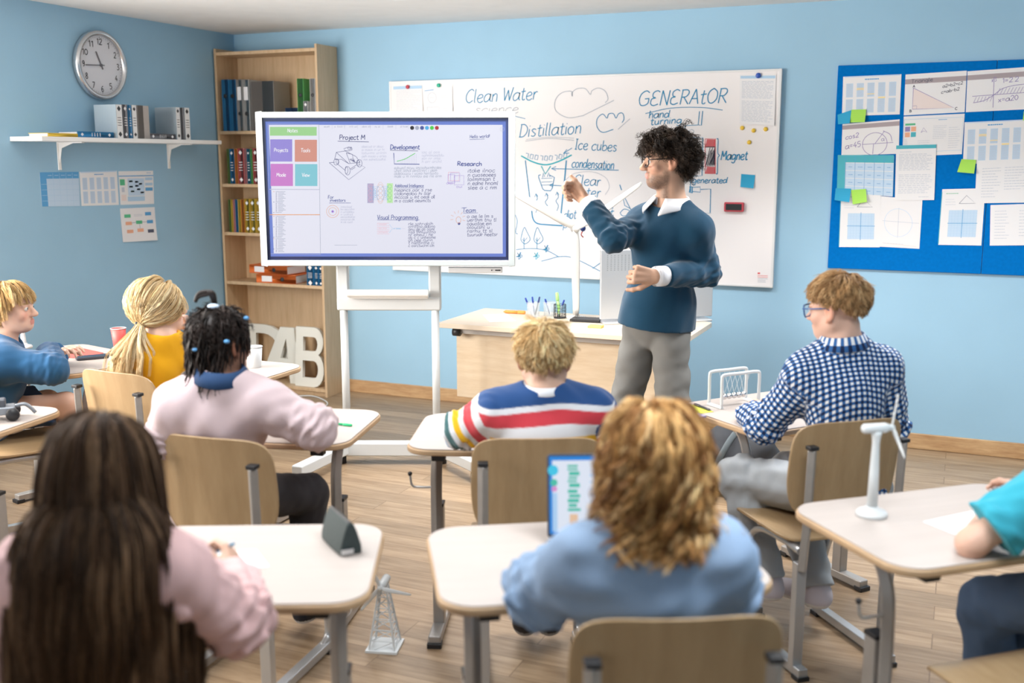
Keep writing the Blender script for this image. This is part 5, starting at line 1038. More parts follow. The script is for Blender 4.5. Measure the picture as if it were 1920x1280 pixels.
c = ony(*zr(784, 816), WY); ca, cb = ony(*zr(728, 788), WY), ony(*zr(838, 844), WY); ew, eh = cb[0]-ca[0], ca[2]-cb[2]
t = thing('board_eraser', 'small red eraser with dark felt face stuck on the whiteboard', 'eraser', (c[0], WY, c[2])); MB().box((0, -.014, 0), (ew, .026, eh)).build('body', mat('eraser_red', (.55, .06, .09), .5), t, bevel=.006); MB().box((0, -.0285, 0), (ew*.8, .004, eh*.66)).build('felt', mat('eraser_felt', (.03, .035, .04), .95), t, bevel=.001)

# ------------------------------------------------------------------ books and binders
BC = {'blue': (.012, .20, .46), 'navy': (.02, .07, .20), 'grey': (.42, .42, .42), 'lgrey': (.55, .57, .58), 'dgrey': (.16, .17, .20), 'green': (.12, .45, .13), 'dgreen': (.12, .22, .05), 'red': (.62, .12, .12), 'orange': (.75, .25, .04), 'yellow': (.80, .55, .06), 'pink': (.72, .28, .30), 'white': (.78, .79, .80), 'teal': (.02, .20, .32), 'taupe': (.32, .30, .29), 'shaded_white': (.34, .42, .48), 'borange': (.72, .16, .03)}  # cover tone of the white-spined books has the dim shelf light mixed in
def book(label, c, w, h, d, col, ax, group, binder=False, marks=None, yaw=0., name=None, lay=False, cat='book', lbl=True):
    # standing on c (bottom centre); spine faces -y in local space; ax = rotation of the local frame; lay = lying flat
    t = thing(name or ('ring_binder' if binder else 'book'), label, cat if not binder else 'binder', c, ax+yaw, group); m = mat('cover_'+col, BC[col], .5); b = MB(); th = .0025 if not binder else .003
    B = (lambda cc, dd: b.box((cc[0], cc[1], cc[2]+h/2), dd)) if not lay else (lambda cc, dd: b.box((cc[2], cc[1], cc[0]+w/2), (dd[2], dd[1], dd[0])))
    B((-(w-th)/2, 0, 0), (th, d, h)); B(((w-th)/2, 0, 0), (th, d, h)); B((0, -(d-th)/2, 0), (w-2*th, th, h)); cv = b.build('cover', m, t, bevel=.0008)
    b = MB(); B((0, .004, 0), (w-2*th-.001, d-.014, h-.008)); b.build('pages', M_PAPER, t)
    P = lambda x, z: (x, -(d/2+.0004), z+h/2) if not lay else (-z, -(d/2+.0004), x+w/2)
    if binder:
        if lbl: b = MB(); b.add([P(-w*.33, h*.10), P(w*.33, h*.10), P(w*.33, h*.36), P(-w*.33, h*.36)], [(0, 1, 2, 3)]); b.build('spine_label', M_PAPER, cv)
        b = MB(); q = P(0, -h*.16 if lbl else h*.18); b.lathe([(0, 0), (w*.23, 0), (w*.26, .0012), (w*.17, .0016), (0, .0005)], q, 16, R=np.array([[1, 0, 0], [0, 0, -1.], [0, 1, 0]])); b.build('finger_ring', M_BLACK, cv, smooth=True)
    elif marks:
        b = MB(); q = P(0, h*.37)
        if marks == 'dark': b.add([tuple(V3(*P(sx*w*.46, sz))+V3(0, .0002, 0)) for sx, sz in ((-1, -h*.497), (1, -h*.497), (1, h*.497), (-1, h*.497))], [(0, 1, 2, 3)]); b.build('spine', mat('cover_white', BC['white'], .5), cv); b = MB()
        for zz in (h*.38, -h*.38): p0 = [P(0, zz+w*.34), P(w*.30, zz), P(0, zz-w*.34), P(-w*.30, zz)]; b.add(p0, [(0, 1, 2, 3)])
        for k in range(4): z0 = h*(.12-.075*k); b.add([P(-w*.3, z0), P(w*.3, z0), P(w*.3, z0-h*.018), P(-w*.3, z0-h*.018)], [(0, 1, 2, 3)])
        b.build('spine_print', M_BLACK if marks == 'dark' else M_PAPER, cv)
    return t
YS = BY+.012       # spines stand just behind the shelf's front edge
def sx_(px, py, Y=YS): return ony(px, py, Y)[0]
def row(items, z, py, h_of, dep, grp, binder=False):
    for lab, a, c, col, ytop, mk in items:
        x0, x1 = sx_(a, py), sx_(c, py); h = (ony((a+c)/2, ytop, YS)[2]-z); book(lab, ((x0+x1)/2, YS+dep/2, z), max(.008, (x1-x0)-.002), h, dep, col, 0, grp, binder, mk, lbl=mk)
row([('blue ring binder, leftmost on the top shelf of the bookcase', 417, 430, 'blue', 149, False), ('blue ring binder touching the grey ones on the top shelf', 430.5, 443, 'blue', 149, False), ('grey ring binder with white label, next to the blue pair', 444, 455, 'grey', 149, True), ('light grey ring binder with white label, rightmost of the left group on top shelf', 456, 468, 'lgrey', 149, True)], SHZ[4], 200, 0, .20, 'binders on the top shelf', True)
book('wide grey box file beside the light grey binder on the top shelf', (sx_(492, 200), YS+.10, SHZ[4]), sx_(512, 200)-sx_(470, 200), ony(490, 152, YS)[2]-SHZ[4], .19, 'taupe', 0, 'binders on the top shelf', name='box_file', cat='binder')
book('bright green ring binder on the right of the top shelf', (sx_(564, 200), YS+.10, SHZ[4]), .05, ony(565, 147, YS)[2]-SHZ[4], .20, 'green', 0, 'binders on the top shelf', True, lbl=False)
book('small grey book between green binder and white one', (sx_(576, 200), YS+.04, SHZ[4]), .034, .19, .12, 'lgrey', 0, None, marks='white'); book('white ring binder at the right end of the top shelf', (sx_(587, 200), YS+.10, SHZ[4]), .042, ony(587, 147, YS)[2]-SHZ[4], .20, 'white', 0, 'binders on the top shelf', True, lbl=False)
book('dark blue box lying behind the screen on the top shelf', (sx_(545, 210), YS+.08, SHZ[4]), .10, .15, .14, 'navy', 0, None, name='storage_box', cat='box')
row([('dark green thin book, leftmost on the second bookcase shelf', 426, 430, 'dgreen', 279, None), ('blue book on the second shelf beside the dark green one', 431, 439, 'blue', 279, 'white'), ('orange book on the second shelf left of the thick red one', 440, 445, 'orange', 279, None), ('thick red book on the second bookcase shelf', 446, 457, 'red', 278, 'white'), ('thin pink-red book right of the thick red one', 457.5, 462, 'pink', 278, None), ('teal book on the second shelf between reds', 463, 469, 'teal', 279, 'white'), ('thin green book on the second bookcase shelf', 469.5, 473, 'green', 279, None), ('red book on the second shelf at the edge of the screen', 474, 484, 'red', 278, 'white'), ('teal book half hidden by the screen on the second shelf', 485, 495, 'teal', 279, None)], SHZ[3], 310, 0, .16, 'books on the second shelf')
row([('dark green thin book, leftmost on the third bookcase shelf', 429, 433, 'dgreen', 374, None), ('thin yellow book beside the dark green one, third shelf', 433.5, 437, 'yellow', 374, None), ('pink book on the third bookcase shelf', 437.5, 441, 'pink', 374, None), ('blue book on the third bookcase shelf', 441.5, 446, 'blue', 374, None), ('yellow book right of the blue one on the third shelf', 446.5, 451.5, 'yellow', 374, None), ('orange book on the third bookcase shelf', 452, 458, 'orange', 374, None), ('thick yellow book with white marks on the third shelf', 459, 468.5, 'yellow', 373, 'white'), ('thick yellow book at the edge of the screen, third shelf', 469, 479, 'yellow', 373, 'white'), ('yellow book half behind the screen frame, third shelf', 480, 490, 'yellow', 373, 'white')], SHZ[2], 405, 0, .16, 'books on the third shelf')
row([('blue book, leftmost of three on the fourth shelf', 575, 588, 'blue', 497, 'white'), ('blue book, middle of three on the fourth shelf', 589, 597, 'blue', 498, 'white'), ('blue book touching the side panel on the fourth shelf', 598, 605, 'blue', 499, 'white')], SHZ[1], 520, 0, .16, 'blue books on the fourth shelf')
for i, (a, c, lab, yw) in enumerate(((479, 550, 'orange ring binder lying at the bottom of the pair on the fourth shelf', .06), (466, 540, 'orange ring binder lying on top of another on the fourth shelf', -.06))):
    x0, x1 = sx_(a, 520, YS-.01), sx_(c, 520, YS-.01); book(lab, ((x0+x1)/2, YS+.105, SHZ[1]+.064*i), .060, x1-x0, .21, 'borange', 0, 'orange binders on the fourth shelf', True, yaw=yw, lay=True)
# wall shelf books: spines face +X
XS = WSX-.015
def wy(px, py): return onx(px, py, XS)[1]
def wrow(items, grp):
    for lab, a, c, col, ytop, mk, dep in items:
        y0, y1 = wy(a, 240), wy(c, 240); h = onx((a+c)/2, ytop, XS)[2]-WSZ; book(lab, (XS-dep/2, (y0+y1)/2, WSZ), (y1-y0)-.002, h, dep, col, math.pi/2, grp, False, mk)
wrow([('white-spined book with shade put into its cover colour, left end of the left group on the wall shelf', 219, 231, 'shaded_white', 196, 'dark', .17), ('dark grey book on the wall shelf between white and blue spines', 232, 241, 'dgrey', 196, 'white', .17), ('blue book on the wall shelf between grey and white spines', 242, 248, 'blue', 197, 'white', .17), ('white-spined book on the wall shelf right of the blue one', 249, 258, 'shaded_white', 197, 'dark', .17), ('large taupe book, right end of the left group on the wall shelf', 259, 281, 'taupe', 198, None, .16),
      ('white-spined book at the left of the right group on the wall shelf', 331, 339, 'shaded_white', 201, 'dark', .17), ('dark grey book between two white spines, right group on the wall shelf', 340, 346.5, 'dgrey', 202, None, .17), ('white-spined book, right end of the wall shelf', 347, 357, 'shaded_white', 202, 'dark', .17)], 'books on the wall shelf')
y0 = wy(212, 240)
book('blue book lying flat left of the standing books on the wall shelf', (XS-.09, (wy(150, 257)+wy(217, 257))/2, WSZ), .034, wy(217, 257)-wy(150, 257), .15, 'blue', math.pi/2, None, False, 'white', lay=True)
book('dark grey book lying flat between the two groups on the wall shelf', (XS-.08, (wy(283, 257)+wy(330, 257))/2, WSZ), .034, wy(330, 257)-wy(283, 257), .15, 'dgrey', math.pi/2, None, False, 'white', lay=True)
book('yellow paper booklet lying at the left end of the wall shelf', (XS-.08, (wy(92, 255)+wy(147, 255))/2, WSZ), .020, wy(147, 255)-wy(92, 255), .15, 'yellow', math.pi/2, None, lay=True, name='booklet', yaw=.0)
# big letters on the bottom shelf
def letter_mesh(lab, ch, loops, px0, py0, px1, py1, Y, tilt=0., lean=0.):
    a, c = ony(px0, py1, Y), ony(px1, py0, Y); w, h = c[0]-a[0], c[2]-SHZ[0]; bm = bmesh.new(); cu = bpy.data.curves.new('letter_outline', 'CURVE'); cu.dimensions = '2D'; cu.fill_mode = 'BOTH'; cu.extrude = .014
    for lp in loops:
        sp = cu.splines.new('POLY'); sp.points.add(len(lp)-1); sp.use_cyclic_u = True
        for i, (x, y) in enumerate(lp): sp.points[i].co = (x*w, y*h, 0, 1)
    o = bpy.data.objects.new('tmp', cu); me = bpy.data.meshes.new_from_object(o); bpy.data.objects.remove(o); bm.free()
    me.materials.append(mat('painted_letter', (.74, .75, .70), .6)); o = bpy.data.objects.new('decor_letter', me); COL.objects.link(o); o.location = (a[0], Y, SHZ[0]+.001); o.rotation_euler = (math.pi/2-lean, 0, tilt); tag(o, lab, 'letter'); return o
arc = lambda cx, cy, rx, ry, a0, a1, n=10: [(cx+rx*math.cos(math.radians(a0+(a1-a0)*i/n)), cy+ry*math.sin(math.radians(a0+(a1-a0)*i/n))) for i in range(n+1)]
letter_mesh('large white letter D on the bottom shelf behind the letter A', 'D', [[(0, 0), (0, 1)]+arc(.42, .5, .58, .5, 90, -90), [(.24, .16), (.24, .84)]+arc(.42, .5, .34, .34, 90, -90)], 466, 612, 542, 728, 6.19, 0, .03)
letter_mesh('large white letter A on the bottom shelf leaning against letter B', 'A', [[(0, 0), (.52, 1), (.86, 1), (1, 0), (.76, 0), (.72, .28), (.42, .28), (.26, 0)], [(.52, .44), (.71, .44), (.66, .80)]], 490, 616, 561, 728, 6.13, 0, .05)
letter_mesh('large white letter B on the bottom shelf against the side panel', 'B', [[(0, 0), (.04, 1)]+arc(.66, .76, .32, .24, 90, -60, 8)+arc(.66, .29, .34, .29, 65, -90, 8), [(.28, .60), (.29, .84)]+arc(.66, .72, .12, .12, 90, -90, 6), [(.26, .15), (.27, .44)]+arc(.66, .295, .14, .145, 90, -90, 6)], 556, 616, 606, 731, 6.085, 0, .05)
# ------------------------------------------------------------------ things on the desks and the floor
def pxdesk(px, py, z=DZ): return onz(px, py, z)
M_CLEAR = mat('clear_plastic', (.85, .92, .95), .08, alpha=.28)
def pen(label, a, b, col, name='pen', cat='pen', r=.0042, capcol=None, group=None, clear=False):
    a, b = np.array(a, float), np.array(b, float); d = b-a; L = np.linalg.norm(d); t = thing(name, label, cat, a, 0, group)
    m = M_CLEAR if clear else mat('pen_'+'_'.join('%d' % (c*99) for c in col), col, .4)
    w = MB(); w.tube([d*.0, d*.08, d*.10, d*.70], [r*.25, r*.7, r, r], 10); w.build('barrel', m, t, smooth=True)
    c = capcol or col; k = MB(); k.tube([d*.66, d*.68, d*.97, d], [r*1.05, r*1.25, r*1.15, r*.7], 10); k.build('pen_cap', mat('pen_'+'_'.join('%d' % (q*99) for q in c), c, .4), t, smooth=True)
    if clear: MB().tube([d*.02, d*.66], r*.35, 6).build('refill', mat('pen_blue_ink', (.03, .06, .35), .5), t)
    return t
def flat_sheet(label, pts, z, m=None, name='paper_sheet', cat='paper', th=.0008):     # pts: pixel corners on a horizontal plane
    P = [onz(x, y, z) for x, y in pts]; c = sum(P)/len(P); t = MB().prism([(p[0]-c[0], p[1]-c[1]) for p in P], (0, 0, 0), (1, 0, 0), (0, 1, 0), th).build(name, m or M_PAPER, None); t.location = (c[0], c[1], z); return tag(t, label, cat)
def cup(label, c, r0, r1, h, m, rimm=None, name='paper_cup', cat='cup'):
    t = thing(name, label, cat, c); MB().lathe([(0, .002), (r0, 0), (r0+.001, .001), (r1, h), (r1-.0015, h), (r0-.0015, .004), (0, .004)], n=28).build('cup_wall', m, t, smooth=True)
    MB().lathe([(r1-.002, h-.002), (r1+.0015, h-.002), (r1+.002, h+.001), (r1-.001, h+.002), (r1-.002, h-.002)], n=28, caps=False).build('rim', rimm or m, t, smooth=True); return t
# teacher's desk
c1, c2 = onz(1000, 594, TZ), onz(1046, 596, TZ)
cup('clear plastic cup of pens, left one on the teacher desk', c1, .034, .038, .085, M_CLEAR, name='pen_cup'); cup('clear plastic cup with blue pen, second on the teacher desk', onz(1030, 592, TZ), .032, .036, .08, M_CLEAR, name='pen_cup')
M_MESH = mat('black_wire', (.03, .03, .035), .4, metal=.6); t = thing('wire_pen_cup', 'black wire mesh cup with green highlighter on the teacher desk', 'cup', c2+V3(.012, 0, 0)); b = MB()
for k in range(5): b.tube([V3(.034*math.cos(a), .034*math.sin(a), .004+.019*k) for a in np.linspace(0, 2*math.pi, 25)], .0014, 5, cap=False)
for k in range(16): a = k*math.pi/8; b.tube([(.034*math.cos(a), .034*math.sin(a), .002), (.034*math.cos(a), .034*math.sin(a), .08)], .0012, 5)
b.lathe([(0, 0), (.035, 0), (.035, .003), (0, .003)]); b.build('wire_mesh', M_MESH, t)
def stick(label, base, px, py, **k): d_ = (base+V3(0, 0, .0)); e = at(px, py, float(base@FH)); pen(label, base+V3(0, 0, .008), e, **k)
BLUE = (.02, .06, .40)
stick('clear pen with blue cap leaning far left out of the left cup', c1+V3(-.008, 0, 0), 985, 558, col=(.8, .85, .9), capcol=BLUE, clear=True); stick('dark blue pen upright in left cup', c1+V3(.006, .005, 0), 998, 556, col=(.03, .05, .18), capcol=BLUE)
stick('dark pen in the left cup beside the upright blue pen', c1+V3(.012, -.006, 0), 1012, 556, col=(.03, .03, .05), capcol=(.03, .05, .2)); stick('blue pen leaning in the second clear cup', onz(1031, 592, TZ), 1022, 560, col=(.05, .08, .3), capcol=BLUE)
stick('clear pen with blue cap leaning right out of the wire cup', c2+V3(.0, .0, 0), 1058, 562, col=(.8, .85, .9), capcol=BLUE, clear=True)
stick('thick pale green highlighter standing in the wire cup', c2+V3(.006, .01, 0), 1044, 548, col=(.38, .72, .22), capcol=(.45, .80, .28), r=.0085, name='highlighter')
a, c = onz(944, 584, TZ+.009), onz(985, 586, TZ+.009); pen('thick orange marker with grey label lying on teacher desk', a, c, (.80, .30, .05), 'marker', 'marker', .010, (.85, .33, .06)); o = bpy.data.objects[-1] if False else None
flat_sheet('pale loose sheet lying at the left of the teacher desk', [(905, 590), (950, 588), (968, 602), (918, 604)], TZ+.0005)
t = thing('spiral_notebook', 'black spiral notebook lying beside the silver monitor on the teacher desk', 'notebook', onz(1098, 603, TZ), .1); MB().box((0, .02, .009), (.17, .10, .016)).build('cover', M_BLACK, t, bevel=.002); b = MB()
for k in range(14): b.tube([V3(-.078+k*.012, .07+.008*math.cos(a), .012+.008*math.sin(a)) for a in np.linspace(0, 2*math.pi, 11)], .0012, 5, cap=False)
b.build('spiral', M_STEEL2, t)
t = thing('sticky_note_pad', 'small yellow pad of sticky notes at the front of the teacher desk', 'sticky notes', onz(1117, 614, TZ), .05); MB().box((0, 0, .006), (.075, .06, .012)).build('note_stack', M_STICKY, t, bevel=.001)
# monitor seen from behind
ml, mr = onz(1124, 607, TZ), onz(1334, 600, TZ); mc = (ml+mr)/2; mw = np.linalg.norm((mr-ml)[:2]); ma = math.atan2(mr[1]-ml[1], mr[0]-ml[0]); mh = ony(1126, 468, ml[1])[2]-TZ
t = thing('computer_monitor', 'silver computer monitor seen from the back on teacher desk', 'monitor', (mc[0], mc[1], TZ), ma); M_SIL = mat('silver_shell', (.62, .64, .67), .32, metal=.55)
MB().box((0, .0, mh/2+.012), (mw, .022, mh-.024)).build('shell', M_SIL, t, bevel=.006); b = MB()
for i in range(30):
    for j in range(9): x = -mw/2+.035+i*(mw-.07)/29; z = mh-.035-j*.010; b.add([(x, -.0113, z), (x+.0062, -.0113, z), (x+.0062, -.0113, z+.0055), (x, -.0113, z+.0055)], [(0, 1, 2, 3)])
b.build('vent_grille', mat('vent_grey', (.30, .33, .36), .6), t); MB().box((0, .0125, mh/2+.012), (mw-.02, .004, mh-.05)).build('screen', M_BLACK, t); MB().box((0, .02, .006), (mw*.96, .13, .012)).build('base', M_SIL, t, bevel=.004); MB().box((0, .014, .05), (.12, .02, .09)).build('stem', M_SIL, t, bevel=.003)

def blade_mesh(a, b, w0, w1, thick, N):           # a twisted tapered blade from hub a to tip b
    a, b, N = np.array(a), np.array(b), nrm(N); d = b-a; L = np.linalg.norm(d); u = nrm(np.cross(d, N)); mb = MB(); k = 12; sec = 10; V = []
    for i in range(k+1):
        t = i/k; w = (w0*(.45+.55*min(1, t*5)))*(1-t)+w1*t; w *= (1 if t < .95 else .6); tw = .35*(1-t); uu = u*math.cos(tw)+N*math.sin(tw); nn = N*math.cos(tw)-u*math.sin(tw)
        for j in range(sec): q = 2*math.pi*j/sec; V.append(a+d*t+uu*(w/2*math.cos(q)+w*.12)+nn*(thick*(1-.6*t)/2*math.sin(q)))
    F = [(i*sec+j, i*sec+(j+1) % sec, (i+1)*sec+(j+1) % sec, (i+1)*sec+j) for i in range(k) for j in range(sec)]+[tuple(range(sec))[::-1], tuple(k*sec+j for j in range(sec))]
    return mb.add(V, F)
M_TURB = mat('turbine_white', (.86, .85, .82), .4)
# big model turbine on the teacher's desk
bs = onz(1079, 596, TZ); dT = float(bs@FH); hub = at(1080, 428, dT-.05); t = thing('model_wind_turbine', 'large white model wind turbine on the teacher desk before the whiteboard', 'wind turbine model', bs)
MB().lathe([(0, 0), (.055, 0), (.055, .010), (.016, .016), (0, .018)], n=28).build('base', M_TURB, t, smooth=True)
twp = at(1077, 428, dT)-bs; MB().tube([(0, 0, .012), twp*.5, twp], [.016, .014, .012], 16).build('tower', M_TURB, t, smooth=True)
nac = MB(); nac.tube([twp-FH*.045, twp-FH*.03, twp+FH*.03, twp+FH*.045], [.012, .024, .024, .014], 16); nac.build('nacelle', M_TURB, t, smooth=True)
h_ = hub-bs-FH*.02; hubo = MB().ball(h_, (.022, .022, .022), 16).build('hub', M_TURB, t, smooth=True)
for px, py, w in ((962, 362, .062), (1203, 342, .045), (1082, 592, .062)): e = at(px, py, dT-.07)-bs; blade_mesh(h_, e, w, w*.55, .012, -FH).build('blade', M_TURB, t, smooth=True)
m_ = at(1093, 428, dT-.02)-bs; MB().ball(m_, (.016, .02, .018), 14).build('motor', mat('motor_blue', (.02, .05, .22), .3), t, smooth=True); w = MB(); w.tube(crom([m_+V3(0, 0, -.01), m_+V3(-.006, -.01, -.035), m_+V3(.002, 0, -.05)], 5), .003, 6); w.build('wire', mat('wire_red', (.5, .04, .04), .4), t, smooth=True)
# small turbines
def small_turbine(label, base, hgt, R, yaw, lattice=False, spin=.4):
    t = thing('toy_wind_turbine', label, 'wind turbine model', base, yaw)
    if lattice:
        b = MB(); w0, w1 = .045, .012; C4 = [(-1, -1), (1, -1), (1, 1), (-1, 1)]
        for sx, sy in C4: b.tube([(sx*w0, sy*w0, 0), (sx*w1, sy*w1, hgt)], .0035, 6)
        for k in range(6):
            z0, z1 = hgt*k/6, hgt*(k+1)/6; a0, a1 = w0+(w1-w0)*k/6, w0+(w1-w0)*(k+1)/6
            for i in range(4): p, q = C4[i], C4[(i+1) % 4]; b.tube([(p[0]*a0, p[1]*a0, z0), (q[0]*a1, q[1]*a1, z1)], .002, 5); b.tube([(p[0]*a1, p[1]*a1, z1), (q[0]*a1, q[1]*a1, z1)], .002, 5)
        b.box((0, 0, .004), (.11, .11, .008)); b.build('lattice_tower', M_WPLAS, t)
    else:
        MB().lathe([(0, 0), (.040, 0), (.041, .008), (.036, .014), (.020, .018), (.016, .026), (0, .028)], n=28).build('base', M_WPLAS, t, smooth=True)
        MB().lathe([(.0145, .02), (.0125, hgt*.5), (.0095, hgt*.86), (.012, hgt*.95), (.014, hgt)], n=20).build('tower', M_WPLAS, t, smooth=True)
    n = MB(); s = R/.12; n.tube([(0, -.052*s, hgt+.008), (0, -.045*s, hgt+.008), (0, .03*s, hgt+.008), (0, .05*s, hgt+.008)], [.010*s, .016*s, .0165*s, .009*s], 16); n.build('nacelle', M_WPLAS, t, smooth=True)
    MB().ball((0, .052*s, hgt+.008), (.011*s, .013*s, .011*s), 12).build('hub', M_WPLAS, t, smooth=True)
    for k in range(3): a = spin+k*2.0944; e = V3(R*math.sin(a), .054*s, hgt+.008+R*math.cos(a)); blade_mesh(V3(0, .054*s, hgt+.008), e, .020*s, .009*s, .005*s, (0, 1, 0)).build('blade', M_WPLAS, t, smooth=True)
    return t
pb = onz(1634, 966, DZ); ht = at(1640, 808, float(pb@FH))[2]-DZ
small_turbine('small white toy wind turbine on the right foreground desk', pb, ht, .095, CAM_Y-math.radians(80), spin=.22)
pb = onz(722, 1212, 0.0); small_turbine('white lattice-tower toy wind turbine standing on the floor by a desk leg', pb, .225, .108, CAM_Y+math.radians(172), True, -1.72)
pb = onz(45, 652, DZ); small_turbine('slim white toy turbine on the desk behind the boy in blue, blades hidden by him', pb, .09, .06, CAM_Y+2.6, spin=.5)
# left desks
flat_sheet('red folder lying open on the desk at the left wall', [(118, 661), (143, 651), (194, 662), (168, 672), (128, 671)], DZ+.0006, mat('red_folder', (.82, .12, .10), .5), 'folder', 'folder', .003)
t = thing('phone', 'dark phone in a case lying before the red folder', 'phone', onz(176, 671, DZ+.001), CAM_Y+math.radians(30)); MB().prism(rrect(.16, .075, .012), (0, 0, 0), (1, 0, 0), (0, 1, 0), .011).build('case', mat('dark_grey_case', (.05, .055, .075), .45), t, bevel=.002); MB().prism(rrect(.145, .062, .008), (0, 0, .0112), (1, 0, 0), (0, 1, 0), .0006).build('screen', mat('phone_glass', (.03, .03, .05), .1), t)
cup('red paper cup with white rim behind the blonde ponytail', onz(224, 650, DZ), .026, .037, .095, mat('red_cup', (.75, .10, .09), .5), M_WPLAS); cup('white paper cup at the right end of desk beside the girl with dark locs', onz(478, 688, DZ), .028, .036, .095, M_WPLAS)
# toy robot on the left-edge desk
t = thing('toy_robot', 'small grey toy robot car on the left-edge desk', 'toy robot', onz(2, 786, DZ), CAM_Y+.4); MR = mat('robot_grey', (.30, .33, .37), .4, metal=.4)
MB().box((0, 0, .035), (.10, .07, .03)).build('chassis', MR, t, bevel=.006); MB().box((-.01, 0, .062), (.06, .05, .03)).build('cabin', mat('robot_dark', (.10, .11, .13), .4), t, bevel=.006)
for sx in (-1, 1):
    for sy in (-1, 1): MB().lathe([(0, -.01), (.022, -.01), (.024, 0), (.022, .01), (0, .01)], (sx*.042, sy*.045, .0242), 18, R=np.array([[1, 0, 0], [0, 0, -1.], [0, 1, 0]])).build('wheel', M_BLACK, t, smooth=True)
b = MB(); b.tube(crom([(.05, 0, .045), (.08, 0, .05), (.10, 0, .035), (.115, 0, .015)], 4), .007, 8); b.build('arm', MR, t, smooth=True)
# desk of the girl with dark locs
a, c = onz(612, 792, DZ+.005), onz(660, 797, DZ+.005); pen('green pencil lying on the desk of the girl with dark locs', a, c, (.02, .50, .20), 'pencil', 'pencil', .0040)
t = thing('blue_pouch', 'small blue case at the far edge of the desk beside the girl with locs', 'pouch', onz(560, 761, DZ), CAM_Y+.1); MB().box((0, 0, .008), (.07, .035, .016)).build('body', mat('pouch_blue', (.05, .40, .72), .5), t, bevel=.006); MB().box((0, 0, .017), (.05, .008, .003)).build('zip', M_WPLAS, t)
# foreground left desk: pencil case, paper
def polyhull(name, label, cat, V, F, m, loc, bevel=.006): o = MB().add(V, F).build(name, m, None, bevel=bevel, seg=3); o.location = loc; return tag(o, label, cat)
M_CASE = mat('dark_green_canvas', (.030, .045, .045), .75, bump=.3, bscale=600, noise=.1, nscale=200); pa, pc_ = onz(618, 1000, DZ), onz(660, 1040, DZ); cc = onz(640, 1022, DZ); dv = nrm((pc_-pa)*V3(1, 1, 0)); an = math.atan2(dv[1], dv[0])
t = thing('pencil_case', 'dark grey-green zipped pencil case on foreground left desk', 'pencil case', cc, an); Lc, Wc, Hc = .145, .060, .078
b = MB(); n = 9; V = []
for i in range(n+1):
    x = -Lc/2+Lc*i/n; e = 1-.10*abs(2*i/n-1)**3
    for q in ((-Wc/2, 0), (-Wc*.48, .02), (-Wc*.30, Hc*.72), (-.008, Hc), (.008, Hc), (Wc*.30, Hc*.72), (Wc*.48, .02), (Wc/2, 0)): V.append((x, q[0]*e, q[1]*(.93+.07*e)))
F = [(i*8+j, i*8+j+1, (i+1)*8+j+1, (i+1)*8+j) for i in range(n) for j in range(7)]+[(i*8+7, i*8, (i+1)*8, (i+1)*8+7) for i in range(n)]+[tuple(range(8))[::-1], tuple(n*8+j for j in range(8))]
b.add(V, F); b.build('pouch', M_CASE, t, bevel=.004); MB().tube([(-Lc/2+.004, 0, Hc-.001), (Lc/2-.004, 0, Hc-.001)], .0045, 8).build('zip', M_BLACK, t); b = MB(); b.box((Lc/2+.006, -.012, .012), (.003, .03, .012)); b.build('zip_pull', M_STEEL2, t)
flat_sheet('white sheet under the writing hand of the long-haired girl', [(372, 1034), (480, 1030), (505, 1062), (388, 1074)], DZ+.0006)
# laptop
lb, lt_ = onz(1030, 1020, DZ), None; la = CAM_Y+math.radians(2); t = thing('laptop', 'open laptop with bright screen before the wavy-haired child', 'laptop', lb+rotz(la)@V3(.15, 0, 0), la)
MB().prism(rrect(.31, .21, .012), (0, -.112, .004), (1, 0, 0), (0, 1, 0), .013).build('base', mat('laptop_dark', (.05, .055, .075), .35), t, bevel=.002)
MB().box((0, -.085, .0172), (.27, .10, .001)).build('keyboard', M_BLACK, t)
Hl = .205; tl = math.radians(12); U, Vl = V3(1, 0, 0), V3(0, math.sin(tl), math.cos(tl)); Nl = np.cross(U, Vl); O = V3(0, -.004, .017); lid = MB().prism([(x, y+Hl/2) for x, y in rrect(.31, Hl, .010)], O-Nl*.007, U, Vl, .007).build('lid', mat('laptop_dark', (.05, .055, .075), .35), t, bevel=.002)
lu = lambda x, y: O+U*x+Vl*y; LI = Ink(lu, Nl, .0004); LCm = [emat('l_white', (.80, .86, .98)), emat('l_blue', (.02, .25, .75)), emat('l_cyan', (.06, .60, .85)), emat('l_green', (.08, .55, .42)), emat('l_orange', (.85, .58, .38)), emat('l_pink', (.75, .3, .65)), emat('l_paleblue', (.45, .68, .95))]
LI.rect(-.149, .010, .149, Hl-.006, 1, -.0001); LI.rect(-.142, .016, .149, Hl-.016, 0, .0001); LI.rect(-.142, .016, -.130, .11, 6, .00015)
for x, y, r, mi in ((-.140, .165, .013, 2), (-.138, .135, .009, 3), (-.137, .120, .007, 5), (-.02, .190, .012, 2), (.0, .17, .008, 4)): LI.circle(x, y, r, None, mi, lift=.0002)
rr_ = random.Random(4)
for k, (y0, y1) in enumerate(((.178, .128), (.118, .070))):
    y = y0
    while y > y1: h = rr_.uniform(.004, .010); LI.rect(-.103+rr_.uniform(-.002, .003), y-h, -.078+rr_.uniform(-.006, .006), y, 3, .0002); y -= h+.003
LI.rect(-.100, .022, -.080, .058, 4, .0002); LI.lines(-.05, .03, .12, .16, 8, .004, 6, .3); LI.build('screen', LCm, lid)
